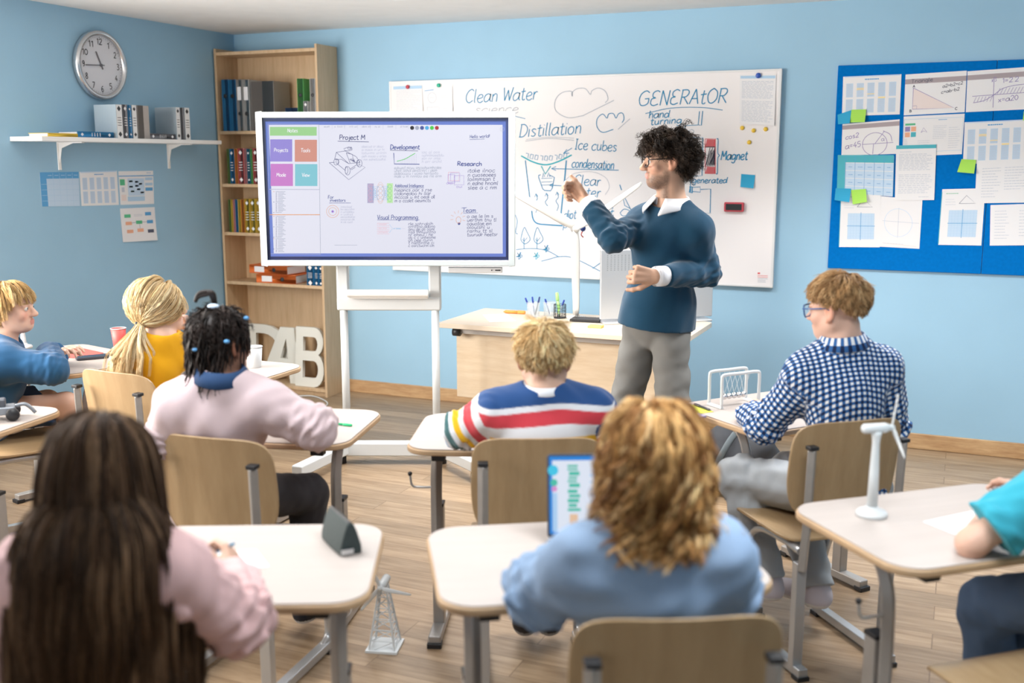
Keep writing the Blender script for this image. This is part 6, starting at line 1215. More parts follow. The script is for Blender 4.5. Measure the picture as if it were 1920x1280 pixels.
# checked boy's desk: swinging-ball frame, yellow sheet, pen
a, c = onz(1350, 767, DZ), onz(1424, 757, DZ); ang = math.atan2(c[1]-a[1], c[0]-a[0]); wcr = np.linalg.norm((c-a)[:2]); hcr = at(1350, 704, float(a@FH))[2]-DZ
t = thing('ball_cradle', 'white frame with row of swinging steel balls on right-hand desk', 'desk toy', (a+c)/2, ang); dcr = .075
for sy in (0, 1):
    b = MB(); y = sy*dcr; x = wcr/2-.006; b.tube(crom([(-x, y, .006), (-x, y, hcr*.5), (-x, y, hcr-.014), (-x+.012, y, hcr), (0, y, hcr), (x-.012, y, hcr), (x, y, hcr-.014), (x, y, hcr*.5), (x, y, .006)], 4), .0062, 10); b.build('frame', M_WPLAS, t, smooth=True)
b = MB()
for sx in (-1, 1): b.box((sx*(wcr/2-.006), dcr/2, .005), (.014, dcr+.012, .010))
b.build('base_bar', M_WPLAS, t, bevel=.002)
for k in range(5):
    x = (k-2)*.0235; bo = MB().ball((x, dcr/2, .036), .0117, 16).build('ball', mat('steel_ball', (.7, .71, .73), .08, metal=1.), t, smooth=True); w = MB(); w.tube([(x, dcr/2, .046), (x, .004, hcr-.002)], .0007, 4); w.tube([(x, dcr/2, .046), (x, dcr-.004, hcr-.002)], .0007, 4); w.build('string', M_WPLAS, bo)
flat_sheet('yellow-green sheet lying left of the swinging-ball frame', [(1262, 762), (1306, 758), (1338, 772), (1290, 778)], DZ+.0006, mat('lime_paper', (.62, .68, .08), .7))
pen('dark pen lying on the yellow-green sheet', onz(1333, 769, DZ+.006), onz(1302, 757, DZ+.006), (.03, .03, .05)); t = thing('notebook', 'lilac notebook corner sticking out below the yellow-green sheet', 'notebook', onz(1296, 783, DZ), math.radians(50)); MB().box((0, .0, .0003+.004), (.10, .05, .0078)).build('cover', mat('lilac_cover', (.38, .38, .62), .6), t, bevel=.001)
# right desk
flat_sheet('pale blue-white sheet under the arm of the teal-shirted child', [(1730, 978), (1835, 955), (1880, 990), (1790, 1002)], DZ+.0006)
# backpack on the floor, and a cable
bp = at(1388, 862, 5.05); t = thing('backpack', 'dark grey backpack slumped on the floor by the teacher desk', 'backpack', (bp[0], bp[1], 0), CAM_Y); S = SDF((-.28, -.22, 0), (.28, .22, .5), .008)
S.put(ell((-.02, 0, .15), (.20, .13, .17)), .05); S.put(ell((.07, -.03, .17), (.12, .12, .17)), .04); S.put(ell((-.10, -.02, .20), (.10, .11, .13)), .04); S.put(cap((-.08, .02, .28), (.06, .02, .31), .05, .04), .04); S.ripple(.010, [(30, (1, 1, 1)), (48, (1, .5, 1))], 4); S.keep((0, 0, .003), (0, 0, -1)); Vv, Qq = S.mesh(); mesh_np('bag_body', Vv, Qq, mat('dark_canvas', (.035, .038, .045), .8, bump=.2, bscale=500), t)
b = MB(); b.tube(crom([(-.05, -.02, .325), (-.02, -.03, .37), (.03, -.03, .37), (.06, -.02, .33)], 5), .010, 8, flat=(1, .5)); b.build('handle', M_BLACK, t, smooth=True); b = MB(); b.tube(crom([(-.12, -.135, .05), (-.15, -.15, .16), (-.10, -.13, .27), (-.03, -.05, .33)], 6), .016, 8, flat=(1, .35)); b.build('strap', mat('strap_grey', (.10, .12, .13), .8), t, smooth=True)
pts = [onz(x, y, .004) for x, y in ((560, 742), (585, 742), (606, 749), (614, 757), (600, 765), (570, 763))]; t = tag(MB().tube(crom([p-pts[0]*V3(1, 1, 0) for p in pts], 8), .004, 8).build('power_cable', M_WPLAS, None, smooth=True), 'thin white cable looping on the floor before the bookcase', 'cable'); t.location = (pts[0][0], pts[0][1], 0)
# ------------------------------------------------------------------ people
M_KNIT = amat('knit', .9, .35, 420, spec=.15, sheen=.25); M_COTTON = amat('cotton', .85, .15, 500, spec=.2, sheen=.1); M_JEANS = amat('denim', .85, .3, 700, spec=.2); M_WOOL = amat('trouser_wool', .9, .25, 600, spec=.15)
M_SHIRTW = mat('white_shirt', (.80, .82, .86), .75, bump=.1, bscale=500)
IL, IR = -RIGHT*V3(1, 1, 0), RIGHT*V3(1, 1, 0)     # towards the left / right of the room as the class sees it
def facing(deg_right, pitch=0.):                     # 0 = away from the camera towards the front, + = turned to the right
    a = math.radians(deg_right); v = FH*math.cos(a)+IR*math.sin(a); return v*math.cos(math.radians(pitch))+V3(0, 0, math.sin(math.radians(pitch)))
def body_colliders(T, t=.03):
    J = T['J']; R = T['R']; s = T['s']; out = [(J['che'], np.array([T['sw']*1.0+t, .115*s+t, .20*s+t]), R), (J['pel']+T['up']*.1*s, np.array([T['sw']*.9+t, .115*s+t, .2*s+t]), R), ((J['shL']+J['shR'])/2-T['up']*.01, np.array([T['sw']+.05*s+t, .055*s+t, .06*s+t]), R), ((J['neck']+J['head'])/2-T['M']@V3(0, .02, .03), np.array([.055, .055, .10]), T['M'])]
    return out
ALLH = lambda D: hairline(D)

# ---- the teacher
d0 = 4.45
J = dict(head=at(1249, 301, d0), neck=at(1258, 388, 4.46), shR=at(1207, 420, 4.56), shL=at(1303, 434, 4.37), elR=at(1150, 447, 4.34), wrR=at(1101, 379, 4.46), elL=at(1326, 512, 4.40), wrL=at(1232, 518, 4.21),
         hipR=at(1207, 603, 4.53), hipL=at(1256, 612, 4.43), knR=at(1172, 765, 4.46), anR=at(1146, 950, 4.54), knL=at(1262, 770, 4.34), anL=at(1267, 955, 4.44))
hd = nrm(at(1066, 347, 4.50)-J['wrR']); hd2 = nrm(at(1180, 513, 4.19)-J['wrL'])
POINT = [(.95, 1.0, .4), (1.2, 1.5, .8), (1.3, 1.55, .9), (1.35, 1.5, .9)]
T = person('man with curly dark hair and glasses, navy sweater, pointing at the screen', J, 1.0, .97, facing(-96, -2), 0, V3(.58, .36, .255), False,
    [dict(W0=J['wrR']+hd*.005, d=hd, n=nrm(IL*.25-V3(0, 0, 1)*.45-FH*.6), thumb=1, s=.98, curl=POINT, tcurl=.15, thumbdir=hd*.8+V3(0, 0, .45)), dict(W0=J['wrL']+hd2*.005, d=hd2, n=nrm(FH*.95-V3(0, 0, 1)*.15+IL*.1), thumb=1, s=1.0, curl=FIST, tcurl=.35)],
    brow=(.03, .02, .015), scalp=(.02, .014, .010), hl=lambda D: hairline(D, .45, .0, -.62), beard=(.045, .03, .022), h=.0042, iris=(.06, .04, .02), tn=.056)
NAVY = V3(.007, .050, .100)
top(T, 'sweater', M_KNIT, NAVY, .016, (.86, .84), T['J']['pel']+V3(0, 0, -.005), .022, folds=.004, seed=2, loose=1.32, sleeve_r=(.050, .040, .032), low=.0)
collar_band(T, 'shirt_collar', M_SHIRTW, .066, .035, .05, .035, open_front=.30, spread=.035)
cuff(T, 'R', M_SHIRTW, None, .040, .055, .95); cuff(T, 'L', M_SHIRTW, None, .041, .055, .85)
bottoms(T, 'trousers', M_WOOL, V3(.19, .19, .182), .012, .99, folds=.006, seed=4, waist=.02, r=(.074, .058, .050), legk=.012); shoes(T, (.05, .035, .025), (.3, .3, .3))
glasses(T, M_BLACK)
make_hair(T['root'], T['org'], J['head'], T['M'], .97, 'hair', 460, 9, lambda D: .072+.014*np.clip(D[:, 2], 0, 1)+.022*np.clip(-D[:, 1], 0, 1), 12, from_crown((0, .0, 1.), .1), .16, .030, .0014, [(.030, .020, .014), (.018, .012, .009), (.050, .033, .022)], .2, lambda D: hairline(D, .40, .12, -.66) & ~((D[:, 2] < .0) & (D[:, 1] > -.25)), body_colliders(T, .02), curl=(.0075, .030), spread=.009, jit=.30, seed=5, puff=.2, lift=.45)

# ---- boy in the striped rugby shirt
J = dict(head=at(1021, 671, 3.150), neck=at(1021, 742, 3.120), shL=at(930, 772, 3.140), shR=at(1112, 768, 3.140), elL=at(864, 806, 3.190), wrL=at(955, 792, 3.34), elR=at(1150, 812, 3.170), wrR=at(1100, 795, 3.36), hipL=at(985, 930, 3.170), hipR=at(1058, 930, 3.170), knL=at(975, 905, 3.46), knR=at(1065, 905, 3.46), anL=at(985, 1150, 3.32), anR=at(1030, 1150, 3.32))
hd = nrm(J['wrL']-J['elL']); hd2 = nrm(J['wrR']-J['elR'])
T = person('boy with short blond hair and striped rugby shirt, seen from behind', J, .82, .95, facing(4, -3), 0, SKIN, True, [dict(W0=J['wrL'], d=hd, n=V3(0, 0, -1), thumb=1, s=.8, curl=RELAX), dict(W0=J['wrR'], d=hd2, n=V3(0, 0, -1), thumb=-1, s=.8, curl=RELAX)], scalp=(.30, .18, .08), hl=lambda D: hairline(D, .4, -.06, -.66))
def stripes(V, limbs):
    W_, RD, YL, NV, GN, LB = V3(.74, .76, .80), V3(.60, .055, .075), V3(.80, .46, .02), V3(.022, .075, .23), V3(.05, .14, .15), V3(.30, .50, .72)
    q = V-J['neck']; z = -(q@T['up']-.010*np.sin((q@T['rt'])*16+1))
    def bands(v, tab, wd=.0028):          # colours along v, each (start, colour), edges softened by a thread
        c = np.tile(tab[0][1], (len(v), 1))
        for e, k in tab[1:]: w = np.clip((v-e)/wd+.5, 0, 1)[:, None]; c = c*(1-w)+k*w
        return c
    c = bands(z, [(-9, NV), (.010, W_), (.027, RD), (.068, W_), (.106, YL), (.146, W_), (.19, NV), (.23, W_), (.27, RD), (.31, W_)])
    part, al, ar = limbs(); m = part > 0; a = al+(part % 2 == 0)*np.where(part <= 2, np.linalg.norm(J['elL']-J['shL']), np.linalg.norm(J['elR']-J['shR']))
    ca = bands(a, [(-9, W_), (.052, RD), (.090, W_), (.108, YL), (.128, W_), (.146, GN), (.172, W_), (.190, LB), (.222, W_), (.245, NV), (.27, RD), (.30, W_), (.33, LB)]); c[m] = ca[m]
    sh = m & (part == 3) & (al < .045); c[sh] = NV; return c
top(T, 'rugby_shirt', M_KNIT, stripes, .016, (.9, .9), None, .016, folds=.005, seed=7, h=.004, sleeve_r=(.053, .047, .036))
collar_band(T, 'shirt_collar', M_SHIRTW, .055, .016, .012, .006, open_front=.2, spread=.01, rise=.034)
bottoms(T, 'trousers', M_COTTON, V3(.030, .028, .035), .014, 1.0, seed=2); shoes(T, (.025, .02, .02), (.3, .3, .3), FH)
BLOND = [(.62, .44, .22), (.50, .33, .15), (.72, .55, .31), (.40, .25, .11)]
def shortcut(T, seed, cols, crown, L=.055, n=520, kids=9, thick=.018, rad=.0013, back=-.68, spread=.0075, jit=.22, side=-.06, topL=.025, hs=.95, lock=.6, grav=.10, lift=.2):
    return make_hair(T['root'], T['org'], T['J']['head'], T['M'], hs, 'hair', n, kids, lambda D: L*(.55+.45*np.clip((D[:, 2]+.5)/.9, 0, 1))+topL*np.clip(D[:, 2], 0, 1), 8, from_crown(crown, .12), grav, thick, rad, cols, .16, lambda D: hairline(D, .42, side, back), (), spread=spread, jit=jit, seed=seed, lock=lock, lift=lift)
shortcut(T, 11, [(0.825, 0.613, 0.325), (0.7, 0.475, 0.225), (0.925, 0.725, 0.425), (0.525, 0.338, 0.15)], (0, -.35, .93), .048, 620, 10, .014, topL=.024, jit=.26, lift=.2)

# ---- boy in the checked shirt
J = dict(head=at(1570, 577, 3.350), neck=at(1582, 655, 3.330), shL=at(1512, 703, 3.350), shR=at(1652, 694, 3.360), elL=at(1436, 797, 3.470), wrL=at(1401, 770, 3.64), elR=at(1668, 802, 3.420), wrR=at(1580, 790, 3.55), hipL=at(1552, 925, 3.380), hipR=at(1622, 915, 3.380), knL=at(1385, 893, 3.58), knR=at(1480, 885, 3.68), anL=at(1440, 1085, 3.46), anR=at(1530, 1100, 3.5))
hd = nrm(at(1425, 752, 3.70)-J['wrL']); hd2 = nrm(J['wrR']-J['elR'])
T = person('boy with short light brown hair, glasses and blue checked shirt', J, .90, .95, facing(-46, -7), .04, V3(.68, .43, .33), True, [dict(W0=J['wrL'], d=hd, n=V3(0, 0, -1), thumb=1, s=.85, curl=RELAX), dict(W0=J['wrR'], d=hd2, n=V3(0, 0, -1), thumb=-1, s=.85, curl=RELAX)], scalp=(.22, .12, .055), hl=lambda D: hairline(D, .42, -.02, -.60), tn=.05)
def gingham():
    m = amat('checked_cotton', .85, .15, 500, spec=.2, sheen=.1); nt = m.node_tree; b = nt.nodes['Principled BSDF']; N = nt.nodes.new; L = nt.links.new
    for l in list(b.inputs['Base Color'].links): nt.links.remove(l)
    a = N('ShaderNodeAttribute'); a.attribute_name = 'puv'; sp = N('ShaderNodeSeparateXYZ'); L(a.outputs['Vector'], sp.inputs[0]); fs = []
    for ax, per in (('X', .0185), ('Y', .0205)):
        d = N('ShaderNodeMath'); d.operation = 'DIVIDE'; d.inputs[1].default_value = per; L(sp.outputs[ax], d.inputs[0]); f = N('ShaderNodeMath'); f.operation = 'FRACT'; L(d.outputs[0], f.inputs[0]); g = N('ShaderNodeMath'); g.operation = 'GREATER_THAN'; g.inputs[1].default_value = .50; L(f.outputs[0], g.inputs[0]); fs.append(g)
    ad = N('ShaderNodeMath'); ad.operation = 'ADD'; L(fs[0].outputs[0], ad.inputs[0]); L(fs[1].outputs[0], ad.inputs[1]); h = N('ShaderNodeMath'); h.operation = 'MULTIPLY'; h.inputs[1].default_value = .5; L(ad.outputs[0], h.inputs[0])
    cr = N('ShaderNodeValToRGB'); cr.color_ramp.interpolation = 'CONSTANT'; e = cr.color_ramp.elements; e[0].color = (.80, .83, .86, 1); e[0].position = 0; e[1].position = .25; e[1].color = (.035, .13, .35, 1); k = e.new(.75); k.color = (.008, .020, .07, 1); L(h.outputs[0], cr.inputs[0]); L(cr.outputs[0], b.inputs['Base Color']); return m
M_GING = gingham()
top(T, 'checked_shirt', M_GING, V3(.3, .4, .6), .017, (.80, .80), None, .012, True, .006, seed=9, sleeve_r=(.053, .047, .038), low=.05)
o = collar_band(T, 'shirt_collar', M_GING, .060, .030, .03, .026, open_front=.2, spread=.02, rise=.03); me = o.data; a_ = me.attributes.new('puv', 'FLOAT_VECTOR', 'POINT'); n_ = len(me.vertices)//5; a_.data.foreach_set('vector', np.array([[(i//5)*.0092, (i % 5)*.012, 0] for i in range(len(me.vertices))], np.float32).ravel())
bottoms(T, 'jeans', M_JEANS, V3(.42, .45, .48), .016, 1.0, seed=3, folds=.006); shoes(T, (.60, .56, .62), (.8, .8, .8), facing(-40))
glasses(T, mat('blue_frame', (.03, .10, .30), .3), mat('lens_glass', (.6, .78, .95), .05, alpha=.25))
shortcut(T, 13, [(0.459, 0.277, 0.128), (0.567, 0.358, 0.176), (0.365, 0.209, 0.095), (0.675, 0.459, 0.243)], (.1, -.35, .92), .040, 620, 10, .012, back=-.62, side=-.02, jit=.2, topL=.025)

# ---- girl with dark locs and pale pink sweater
J = dict(head=at(414, 643, 3.140), neck=at(412, 716, 3.100), shL=at(335, 762, 3.100), shR=at(496, 758, 3.120), elL=at(312, 822, 3.12), wrL=at(385, 792, 3.36), elR=at(592, 802, 3.12), wrR=at(535, 778, 3.40), hipL=at(355, 930, 3.200), hipR=at(465, 930, 3.200), knL=at(450, 915, 3.55), knR=at(578, 925, 3.40), anL=at(500, 1120, 3.45), anR=at(572, 1128, 3.43))
hd = nrm(J['wrL']-J['elL']); hd2 = nrm(J['wrR']-J['elR'])
T = person('girl with dark locs and pale pink sweater with navy collar', J, .84, .95, facing(32, -3), 0, V3(.30, .155, .10), True, [dict(W0=J['wrL'], d=hd, n=V3(0, 0, -1), thumb=1, s=.8, curl=RELAX), dict(W0=J['wrR'], d=hd2, n=V3(0, 0, -1), thumb=-1, s=.8, curl=RELAX)], brow=(.03, .02, .015), scalp=(.022, .015, .012), hl=lambda D: hairline(D, .45, .0, -.66), iris=(.05, .03, .02), lip=(.30, .11, .09))
PINK = V3(.63, .50, .52)
top(T, 'sweater', M_KNIT, PINK, .022, (1.0, 1.0), T['J']['pel']+V3(0, 0, -.075), .014, folds=.005, seed=11, loose=1.12, sleeve_r=(.058, .052, .042), low=.09)
collar_band(T, 'collar', mat('navy_collar', (.012, .05, .14), .8), .062, .030, .035, .02, open_front=.2, spread=.02, rise=.034)
bottoms(T, 'trousers', M_COTTON, V3(.035, .032, .036), .012, .98, seed=6, folds=.002); shoes(T, (.02, .022, .03), (.7, .7, .7), facing(10))
make_hair(T['root'], T['org'], J['head'], T['M'], .95, 'locs', 150, 1, lambda D: .12+.07*np.clip(-D[:, 1]+.3, 0, 1)*(D[:, 2] > -.5), 14, from_crown((0, .15, .98), .25), .55, .010, .0052, [(.020, .014, .012), (.034, .022, .018), (.012, .009, .008)], .2, lambda D: hairline(D, .40, -.02, -.60), body_colliders(T, .02), wave=(.004, .07), spread=0., jit=.07, seed=21, puff=.0, lift=.08)
make_hair(T['root'], T['org'], J['head'], T['M'], .95, 'short_curls', 220, 5, .05, 7, from_crown((0, .15, .98), .3), .2, .018, .0014, [(.020, .014, .012), (.034, .022, .018)], .2, lambda D: hairline(D, .40, -.02, -.68), (), curl=(.004, .02), spread=.008, jit=.2, seed=22)
b = MB(); hc = J['head']; Mh = T['M']; P0 = lambda x, y, z: hc+Mh@V3(x, y, z)*.95-T['org']
tp = at(398, 562, 3.10)-T['org']
for q in ((-.006, 0), (.006, .004), (0, -.006)): b.tube(crom([P0(-.01, -.01, .115), tp+IR*q[0]+V3(0, 0, .018), tp+IL*.014+V3(0, 0, .022+q[1]), tp+IL*.040+V3(0, 0, .015+q[1]), tp+IL*.052+V3(0, 0, -.006)], 5), .0055, 7)
b.build('top_knot', mat('dark_hair', (.022, .015, .012), .6), T['root'], smooth=True)
def on_head(px, py, R_):
    r = nrm(ray(px, py)); c = Mh@V3(0, -.012, .03)*.95+hc; o = EYE-c; b_ = o@r; q = b_*b_-o@o+R_*R_; return EYE+r*(-b_-math.sqrt(max(q, 0)))
for i, (px, py, rr2) in enumerate(((400, 574, .100), (425, 640, .112), (462, 596, .108), (366, 655, .108))): MB().ball(on_head(px, py, rr2)-T['org'], (.009, .009, .006) if i else (.020, .014, .008), 10).build('hair_tie', mat('blue_hair_tie', (.10, .32, .62), .5) if i else mat('pale_hair_tie', (.55, .68, .85), .5), T['root'], smooth=True)

# ---- blonde girl with ponytail in yellow
J = dict(head=at(298, 578, 4.17), neck=at(305, 640, 4.12), shL=at(262, 670, 4.10), shR=at(352, 662, 4.20), elL=at(268, 722, 4.16), wrL=at(350, 702, 4.38), elR=at(392, 697, 4.28), wrR=at(362, 622, 4.36), hipL=at(268, 785, 4.15), hipR=at(322, 780, 4.22), knL=at(310, 770, 4.50), knR=at(370, 765, 4.56), anL=at(330, 900, 4.45), anR=at(380, 895, 4.5))
hd = nrm(J['wrL']-J['elL']); hd2 = nrm(at(350, 602, 4.36)-J['wrR'])
T = person('girl with blonde ponytail and yellow top, chin on her fist', J, .84, .97, facing(52, 4), 0, V3(.70, .46, .36), True, [dict(W0=J['wrL'], d=hd, n=V3(0, 0, -1), thumb=1, s=.8, curl=RELAX), dict(W0=J['wrR'], d=hd2, n=nrm(IL), thumb=1, s=.85, curl=FIST)], scalp=(.55, .40, .22), hl=lambda D: hairline(D, .42, -.02, -.62))
top(T, 'yellow_top', M_COTTON, V3(.80, .40, .012), .012, (.75, .75), None, .010, folds=.005, seed=13, shortsleeve=True, sleeve_r=(.05, .045, .034), low=.08)
bottoms(T, 'jeans', M_JEANS, V3(.06, .10, .2), .012, seed=8); shoes(T, (.6, .6, .62), (.8, .8, .8))
BL = [(0.851, 0.667, 0.391), (0.713, 0.529, 0.287), (0.92, 0.759, 0.494), (0.598, 0.425, 0.218)]
tie = at(264, 606, 4.085); hcen = J['head']+T['M']@V3(0, -.012, .035)*.97
def pony(P, root, Nw, r):
    n = len(root); K = 26; out = np.zeros((n, K, 3)); rad = .097*.97; off = .004+.014*r.random((n, 1)); dirs = (root-hcen); dl_ = np.linalg.norm(dirs, axis=1, keepdims=True); td = tie-hcen; tl_ = np.linalg.norm(td); td = td/tl_; u = dirs/dl_; om = np.arccos(np.clip(u@td, -1, 1))[:, None]
    for i in range(13):
        t = i/12; sl_ = (np.sin((1-t)*om)*u+np.sin(t*om)*td)/np.maximum(np.sin(om), 1e-3); R_ = dl_*(1-t)+tl_*t+off*math.sin(math.pi*min(1, t+.08)); out[:, i] = hcen+sl_*R_
    spread_ = r.normal(size=(n, 3))*np.array([.034, .030, .0]); L_ = .22*(.75+.35*r.random((n, 1))); back = -T['fw']*.8+IL*.5; back = nrm(back*V3(1, 1, 0))
    for i in range(13, K):
        t = (i-12)/(K-13); out[:, i] = tie+back*(.030*math.sin(min(1, t*2.2)*1.57)-.012*t)+spread_*min(1, t*1.6)*1.15+np.array([0, 0, -1.])*L_*t+IL*.045*t
    return out
make_hair(T['root'], T['org'], J['head'], T['M'], .97, 'ponytail_hair', 330, 11, .2, 6, from_crown((0, .2, .97), .2), .1, .012, .0013, BL, .14, lambda D: hairline(D, .42, -.04, -.64), (), wave=(.004, .09), spread=.008, jit=.1, seed=31, path=pony, lock=.35)
make_hair(T['root'], T['org'], J['head'], T['M'], .97, 'fringe', 60, 10, .13, 9, lambda D, nl: np.stack([D[:, 0]*1.2, D[:, 1]*.3+.2, -np.ones(len(D))], 1), .25, .014, .0012, BL, .14, lambda D: hairline(D, .42, -.04, -.64) & (D[:, 1] > .45), (), spread=.007, jit=.12, seed=32)
tb = MB(); tb.tube([tie+(np.cos(a)*V3(0, 0, 1)*.014+np.sin(a)*nrm(np.cross(back_ := nrm(-T['fw']), [0, 0, 1]))*.016)-T['org'] for a in np.linspace(0, 6.2832, 17)], .006, 8, cap=False); tb.build('hair_tie', mat('dark_tie', (.02, .04, .07), .7), T['root'], smooth=True)

# ---- boy in blue at the left
J = dict(head=at(20, 578, 4.45), neck=at(5, 646, 4.42), shL=at(-12, 672, 4.58), shR=at(2, 680, 4.28), elR=at(96, 692, 4.32), wrR=at(92, 664, 4.56), elL=at(60, 690, 4.74), wrL=at(110, 662, 4.66), hipL=at(-34, 768, 4.5), hipR=at(-40, 778, 4.36), knR=at(124, 757, 4.50), knL=at(90, 752, 4.72), anR=at(150, 905, 4.5), anL=at(120, 900, 4.7))
hd = nrm(J['wrR']-J['elR']); hd2 = nrm(J['wrL']-J['elL'])
T = person('boy with blond bowl-cut hair and blue sweater at the left edge', J, .88, .97, facing(88, 2), 0, V3(.72, .48, .38), True, [dict(W0=J['wrR'], d=nrm(at(72, 652, 4.66)-J['wrR']), n=V3(0, 0, -1), thumb=-1, s=.82, curl=RELAX), dict(W0=J['wrL'], d=hd2, n=V3(0, 0, -1), thumb=1, s=.82, curl=RELAX)], scalp=(.5, .34, .16), hl=lambda D: hairline(D, .40, -.12, -.66), brow=(.45, .30, .16))
top(T, 'sweater', M_KNIT, V3(.022, .10, .23), .022, (.95, .95), None, .012, folds=.003, seed=15, loose=1.06, sleeve_r=(.06, .052, .042), low=.06)
bottoms(T, 'shorts', M_COTTON, V3(.012, .035, .085), .018, seed=9, short=.86); shoes(T, (.2, .2, .22), (.7, .7, .7), facing(70))
make_hair(T['root'], T['org'], J['head'], T['M'], .97, 'hair', 420, 11, lambda D: np.where(D[:, 1] > .25, .062, .095)+.03*np.clip(D[:, 2], 0, 1)*(D[:, 1] < .4), 10, from_crown((0, -.25, .95), .15), .16, .018, .0013, [(.66, .46, .22), (.56, .37, .16), (.75, .57, .32), (.45, .29, .12)], .14, lambda D: hairline(D, .40, -.10, -.68), (), spread=.008, jit=.13, seed=41, lvar=.15)

# ---- long brown-haired girl, foreground left
J = dict(head=at(190, 888, 1.80), neck=at(190, 1010, 1.77), shL=at(68, 1082, 1.76), shR=at(316, 1072, 1.78), elL=at(-10, 1210, 1.80), wrL=at(150, 1150, 2.02), elR=at(446, 1165, 1.88), wrR=at(434, 1085, 2.06), hipL=at(100, 1420, 1.80), hipR=at(270, 1420, 1.80), knL=at(120, 1330, 2.18), knR=at(290, 1330, 2.2), anL=at(130, 1720, 2.1), anR=at(290, 1720, 2.12))
hd = nrm(at(436, 1032, 2.13)-J['wrR']); hd2 = nrm(J['wrL']-J['elL'])
T = person('girl with very long brown hair and pink sweater, writing at the foreground left desk', J, .84, .95, facing(-2, -12), 0, SKIN, True, [dict(W0=J['wrR'], d=hd, n=nrm(IL*.9-V3(0, 0, .6)), thumb=1, s=.84, curl=WRITE, tcurl=.5), dict(W0=J['wrL'], d=hd2, n=V3(0, 0, -1), thumb=1, s=.8, curl=RELAX)], scalp=(.05, .03, .018), hl=lambda D: hairline(D))
top(T, 'sweater', M_COTTON, V3(.66, .44, .44), .020, (.98, .98), None, .012, folds=.008, seed=17, loose=1.1, sleeve_r=(.056, .05, .042), low=.08)
def hood(S): pass
hb = SDF(J['neck']-.25, J['neck']+.2, .006); c_ = J['neck']-T['fw']*.05
for q in (-1, 1): hb.put(cap(c_+T['rt']*.03*q-T['up']*.02, c_+T['rt']*.135*q-T['up']*.045+T['fw']*.02, .040, .034), .03); hb.put(cap(c_+T['rt']*.10*q-T['up']*.06, c_+T['rt']*.15*q-T['up']*.10, .034, .022), .03)
hb.put(cap(c_+T['rt']*.08-T['up']*.07, c_-T['rt']*.08-T['up']*.07, .040, .040), .03); hb.ripple(.005, [(60, (1, 1, 1))], 2); Vh, Qh = hb.mesh(); mesh_np('hood', Vh, Qh, M_COTTON, T['root'], np.tile(V3(.66, .44, .44), (len(Vh), 1)), None, T['org'])
bottoms(T, 'jeans', M_JEANS, V3(.06, .09, .16), .012, seed=12); shoes(T, (.5, .5, .52), (.8, .8, .8), FH)
BR = [(0.068, 0.035, 0.019), (0.115, 0.063, 0.034), (0.203, 0.121, 0.068), (0.041, 0.022, 0.012), (0.081, 0.045, 0.024)]
make_hair(T['root'], T['org'], J['head'], T['M'], .95, 'long_hair', 430, 15, lambda D: .52+.06*D[:, 2], 22, from_crown((0, .25, .97), .25), .75, .018, .0011, BR, .22, lambda D: hairline(D, .40, -.10, -.66), [(J['neck']-T['fw']*.035-T['up']*.05, np.array([.125, .088, .15]), T['R']), (T['J']['che'], np.array([.155, .125, .19]), T['R']), (T['J']['pel']+T['up']*.1, np.array([.15, .12, .2]), T['R'])], wave=(.005, .22), spread=.009, jit=.045, seed=51, lvar=.12, lock=.1, lift=.0)
pen('thin blue pen held by the long-haired girl', at(384, 1046, 2.13), at(440, 1018, 2.11), (.05, .28, .50), r=.003)

# ---- wavy golden-haired child, foreground centre
J = dict(head=at(1224, 868, 1.92), neck=at(1226, 996, 1.88), shL=at(1100, 1056, 1.88), shR=at(1340, 1048, 1.90), elL=at(1010, 1108, 1.98), wrL=at(1085, 1052, 2.22), elR=at(1364, 1100, 1.98), wrR=at(1300, 1050, 2.22), hipL=at(1140, 1380, 1.92), hipR=at(1310, 1380, 1.92), knL=at(1130, 1290, 2.30), knR=at(1290, 1290, 2.32), anL=at(1150, 1640, 2.25), anR=at(1290, 1640, 2.27))
hd = nrm(J['wrL']-J['elL']); hd2 = nrm(J['wrR']-J['elR'])
T = person('child with wavy golden hair and light blue shirt at the laptop', J, .86, .97, facing(-6, -4), 0, SKIN, True, [dict(W0=J['wrL'], d=hd, n=V3(0, 0, -1), thumb=1, s=.82, curl=RELAX), dict(W0=J['wrR'], d=hd2, n=V3(0, 0, -1), thumb=-1, s=.82, curl=RELAX)], scalp=(.24, .13, .055), hl=lambda D: hairline(D))
DEN = V3(.27, .38, .55)
top(T, 'blue_shirt', M_JEANS, DEN, .022, (.92, .92), None, .012, folds=.008, seed=19, loose=1.08, sleeve_r=(.058, .052, .044), low=.08)
collar_band(T, 'shirt_collar', mat('chambray', (.27, .38, .55), .85), .064, .034, .035, .03, open_front=.2, spread=.02)
bottoms(T, 'trousers', M_COTTON, V3(.05, .06, .09), .012, seed=14); shoes(T, (.1, .1, .1), (.5, .5, .5), FH)
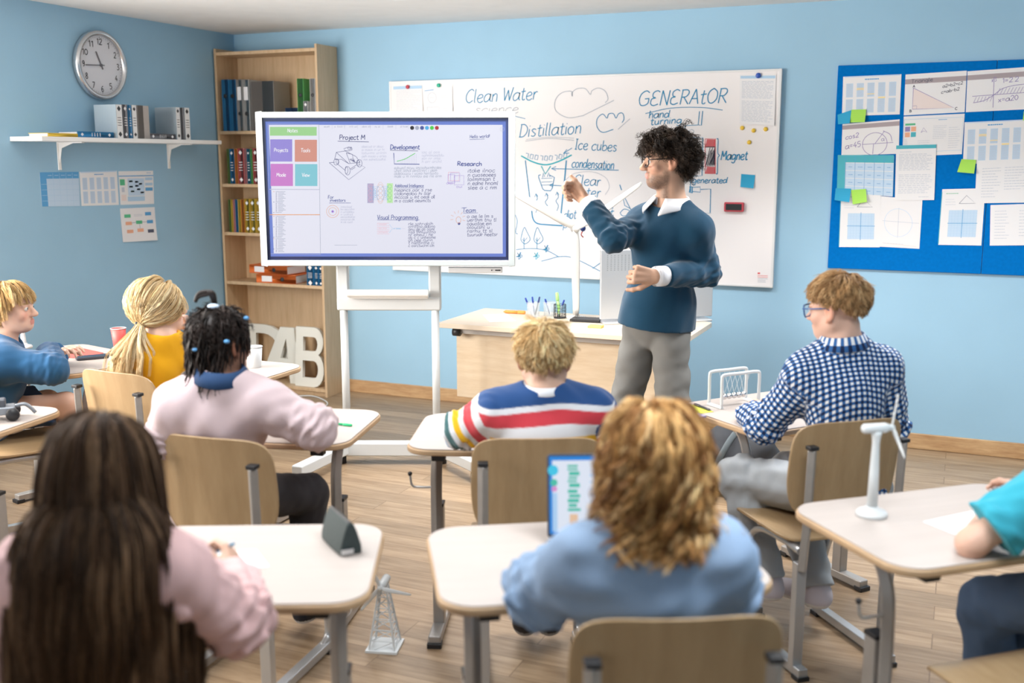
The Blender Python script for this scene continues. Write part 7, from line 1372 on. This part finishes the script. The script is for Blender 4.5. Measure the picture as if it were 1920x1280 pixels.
GO = [(0.528, 0.282, 0.096), (0.696, 0.42, 0.168), (0.36, 0.174, 0.058), (0.864, 0.6, 0.3), (0.24, 0.108, 0.036)]
make_hair(T['root'], T['org'], J['head'], T['M'], .97, 'wavy_hair', 760, 9, lambda D: .205+.03*D[:, 2], 20, from_crown((0, .1, .99), .2), .42, .026, .0012, GO, .16, lambda D: hairline(D, .40, -.10, -.66), body_colliders(T, .02), wave=(.016, .085), wave_from=.3, spread=.009, jit=.08, seed=61, lvar=.3, lock=.3, puff=.35, lift=.1)

# ---- child in teal at the right edge
J = dict(head=at(2090, 748, 2.42), neck=at(2080, 845, 2.38), shL=at(1995, 905, 2.36), shR=at(2165, 915, 2.30), elL=at(1822, 1018, 2.36), wrL=at(1866, 948, 2.60), elR=at(2100, 1010, 2.5), wrR=at(1930, 938, 2.66), hipL=at(2040, 1120, 2.36), hipR=at(2130, 1130, 2.30), knL=at(1850, 1135, 2.66), knR=at(1945, 1120, 2.68), anL=at(1860, 1400, 2.62), anR=at(1960, 1390, 2.62))
hd = nrm(at(1895, 912, 2.70)-J['wrL']); hd2 = nrm(at(1900, 918, 2.74)-J['wrR'])
T = person('child in teal short-sleeved shirt, only an arm and hand in view at right edge', J, .86, .95, facing(-40, -10), 0, V3(.66, .41, .31), True, [dict(W0=J['wrL'], d=hd, n=nrm(V3(0, 0, -1)+IR*.3), thumb=1, s=.84, curl=RELAX), dict(W0=J['wrR'], d=hd2, n=nrm(IL+V3(0, 0, -.4)), thumb=1, s=.84, curl=WRITE)], scalp=(.2, .12, .06), hl=lambda D: hairline(D))
top(T, 'teal_shirt', M_COTTON, V3(.04, .36, .48), .016, (.78, .78), None, .012, folds=.005, seed=23, shortsleeve=True, sleeve_r=(.056, .052, .04), low=.06)
bottoms(T, 'jeans', M_JEANS, V3(.10, .16, .27), .016, seed=18); shoes(T, (.3, .3, .32), (.7, .7, .7))
shortcut(T, 71, [(.30, .18, .08), (.22, .13, .06)], (0, -.35, .93), .05, 200, 8, .015)
pen('dark pen held upright in a hand at the right edge', at(1878, 938, 2.72), at(1893, 898, 2.73), (.05, .03, .04), r=.0035)
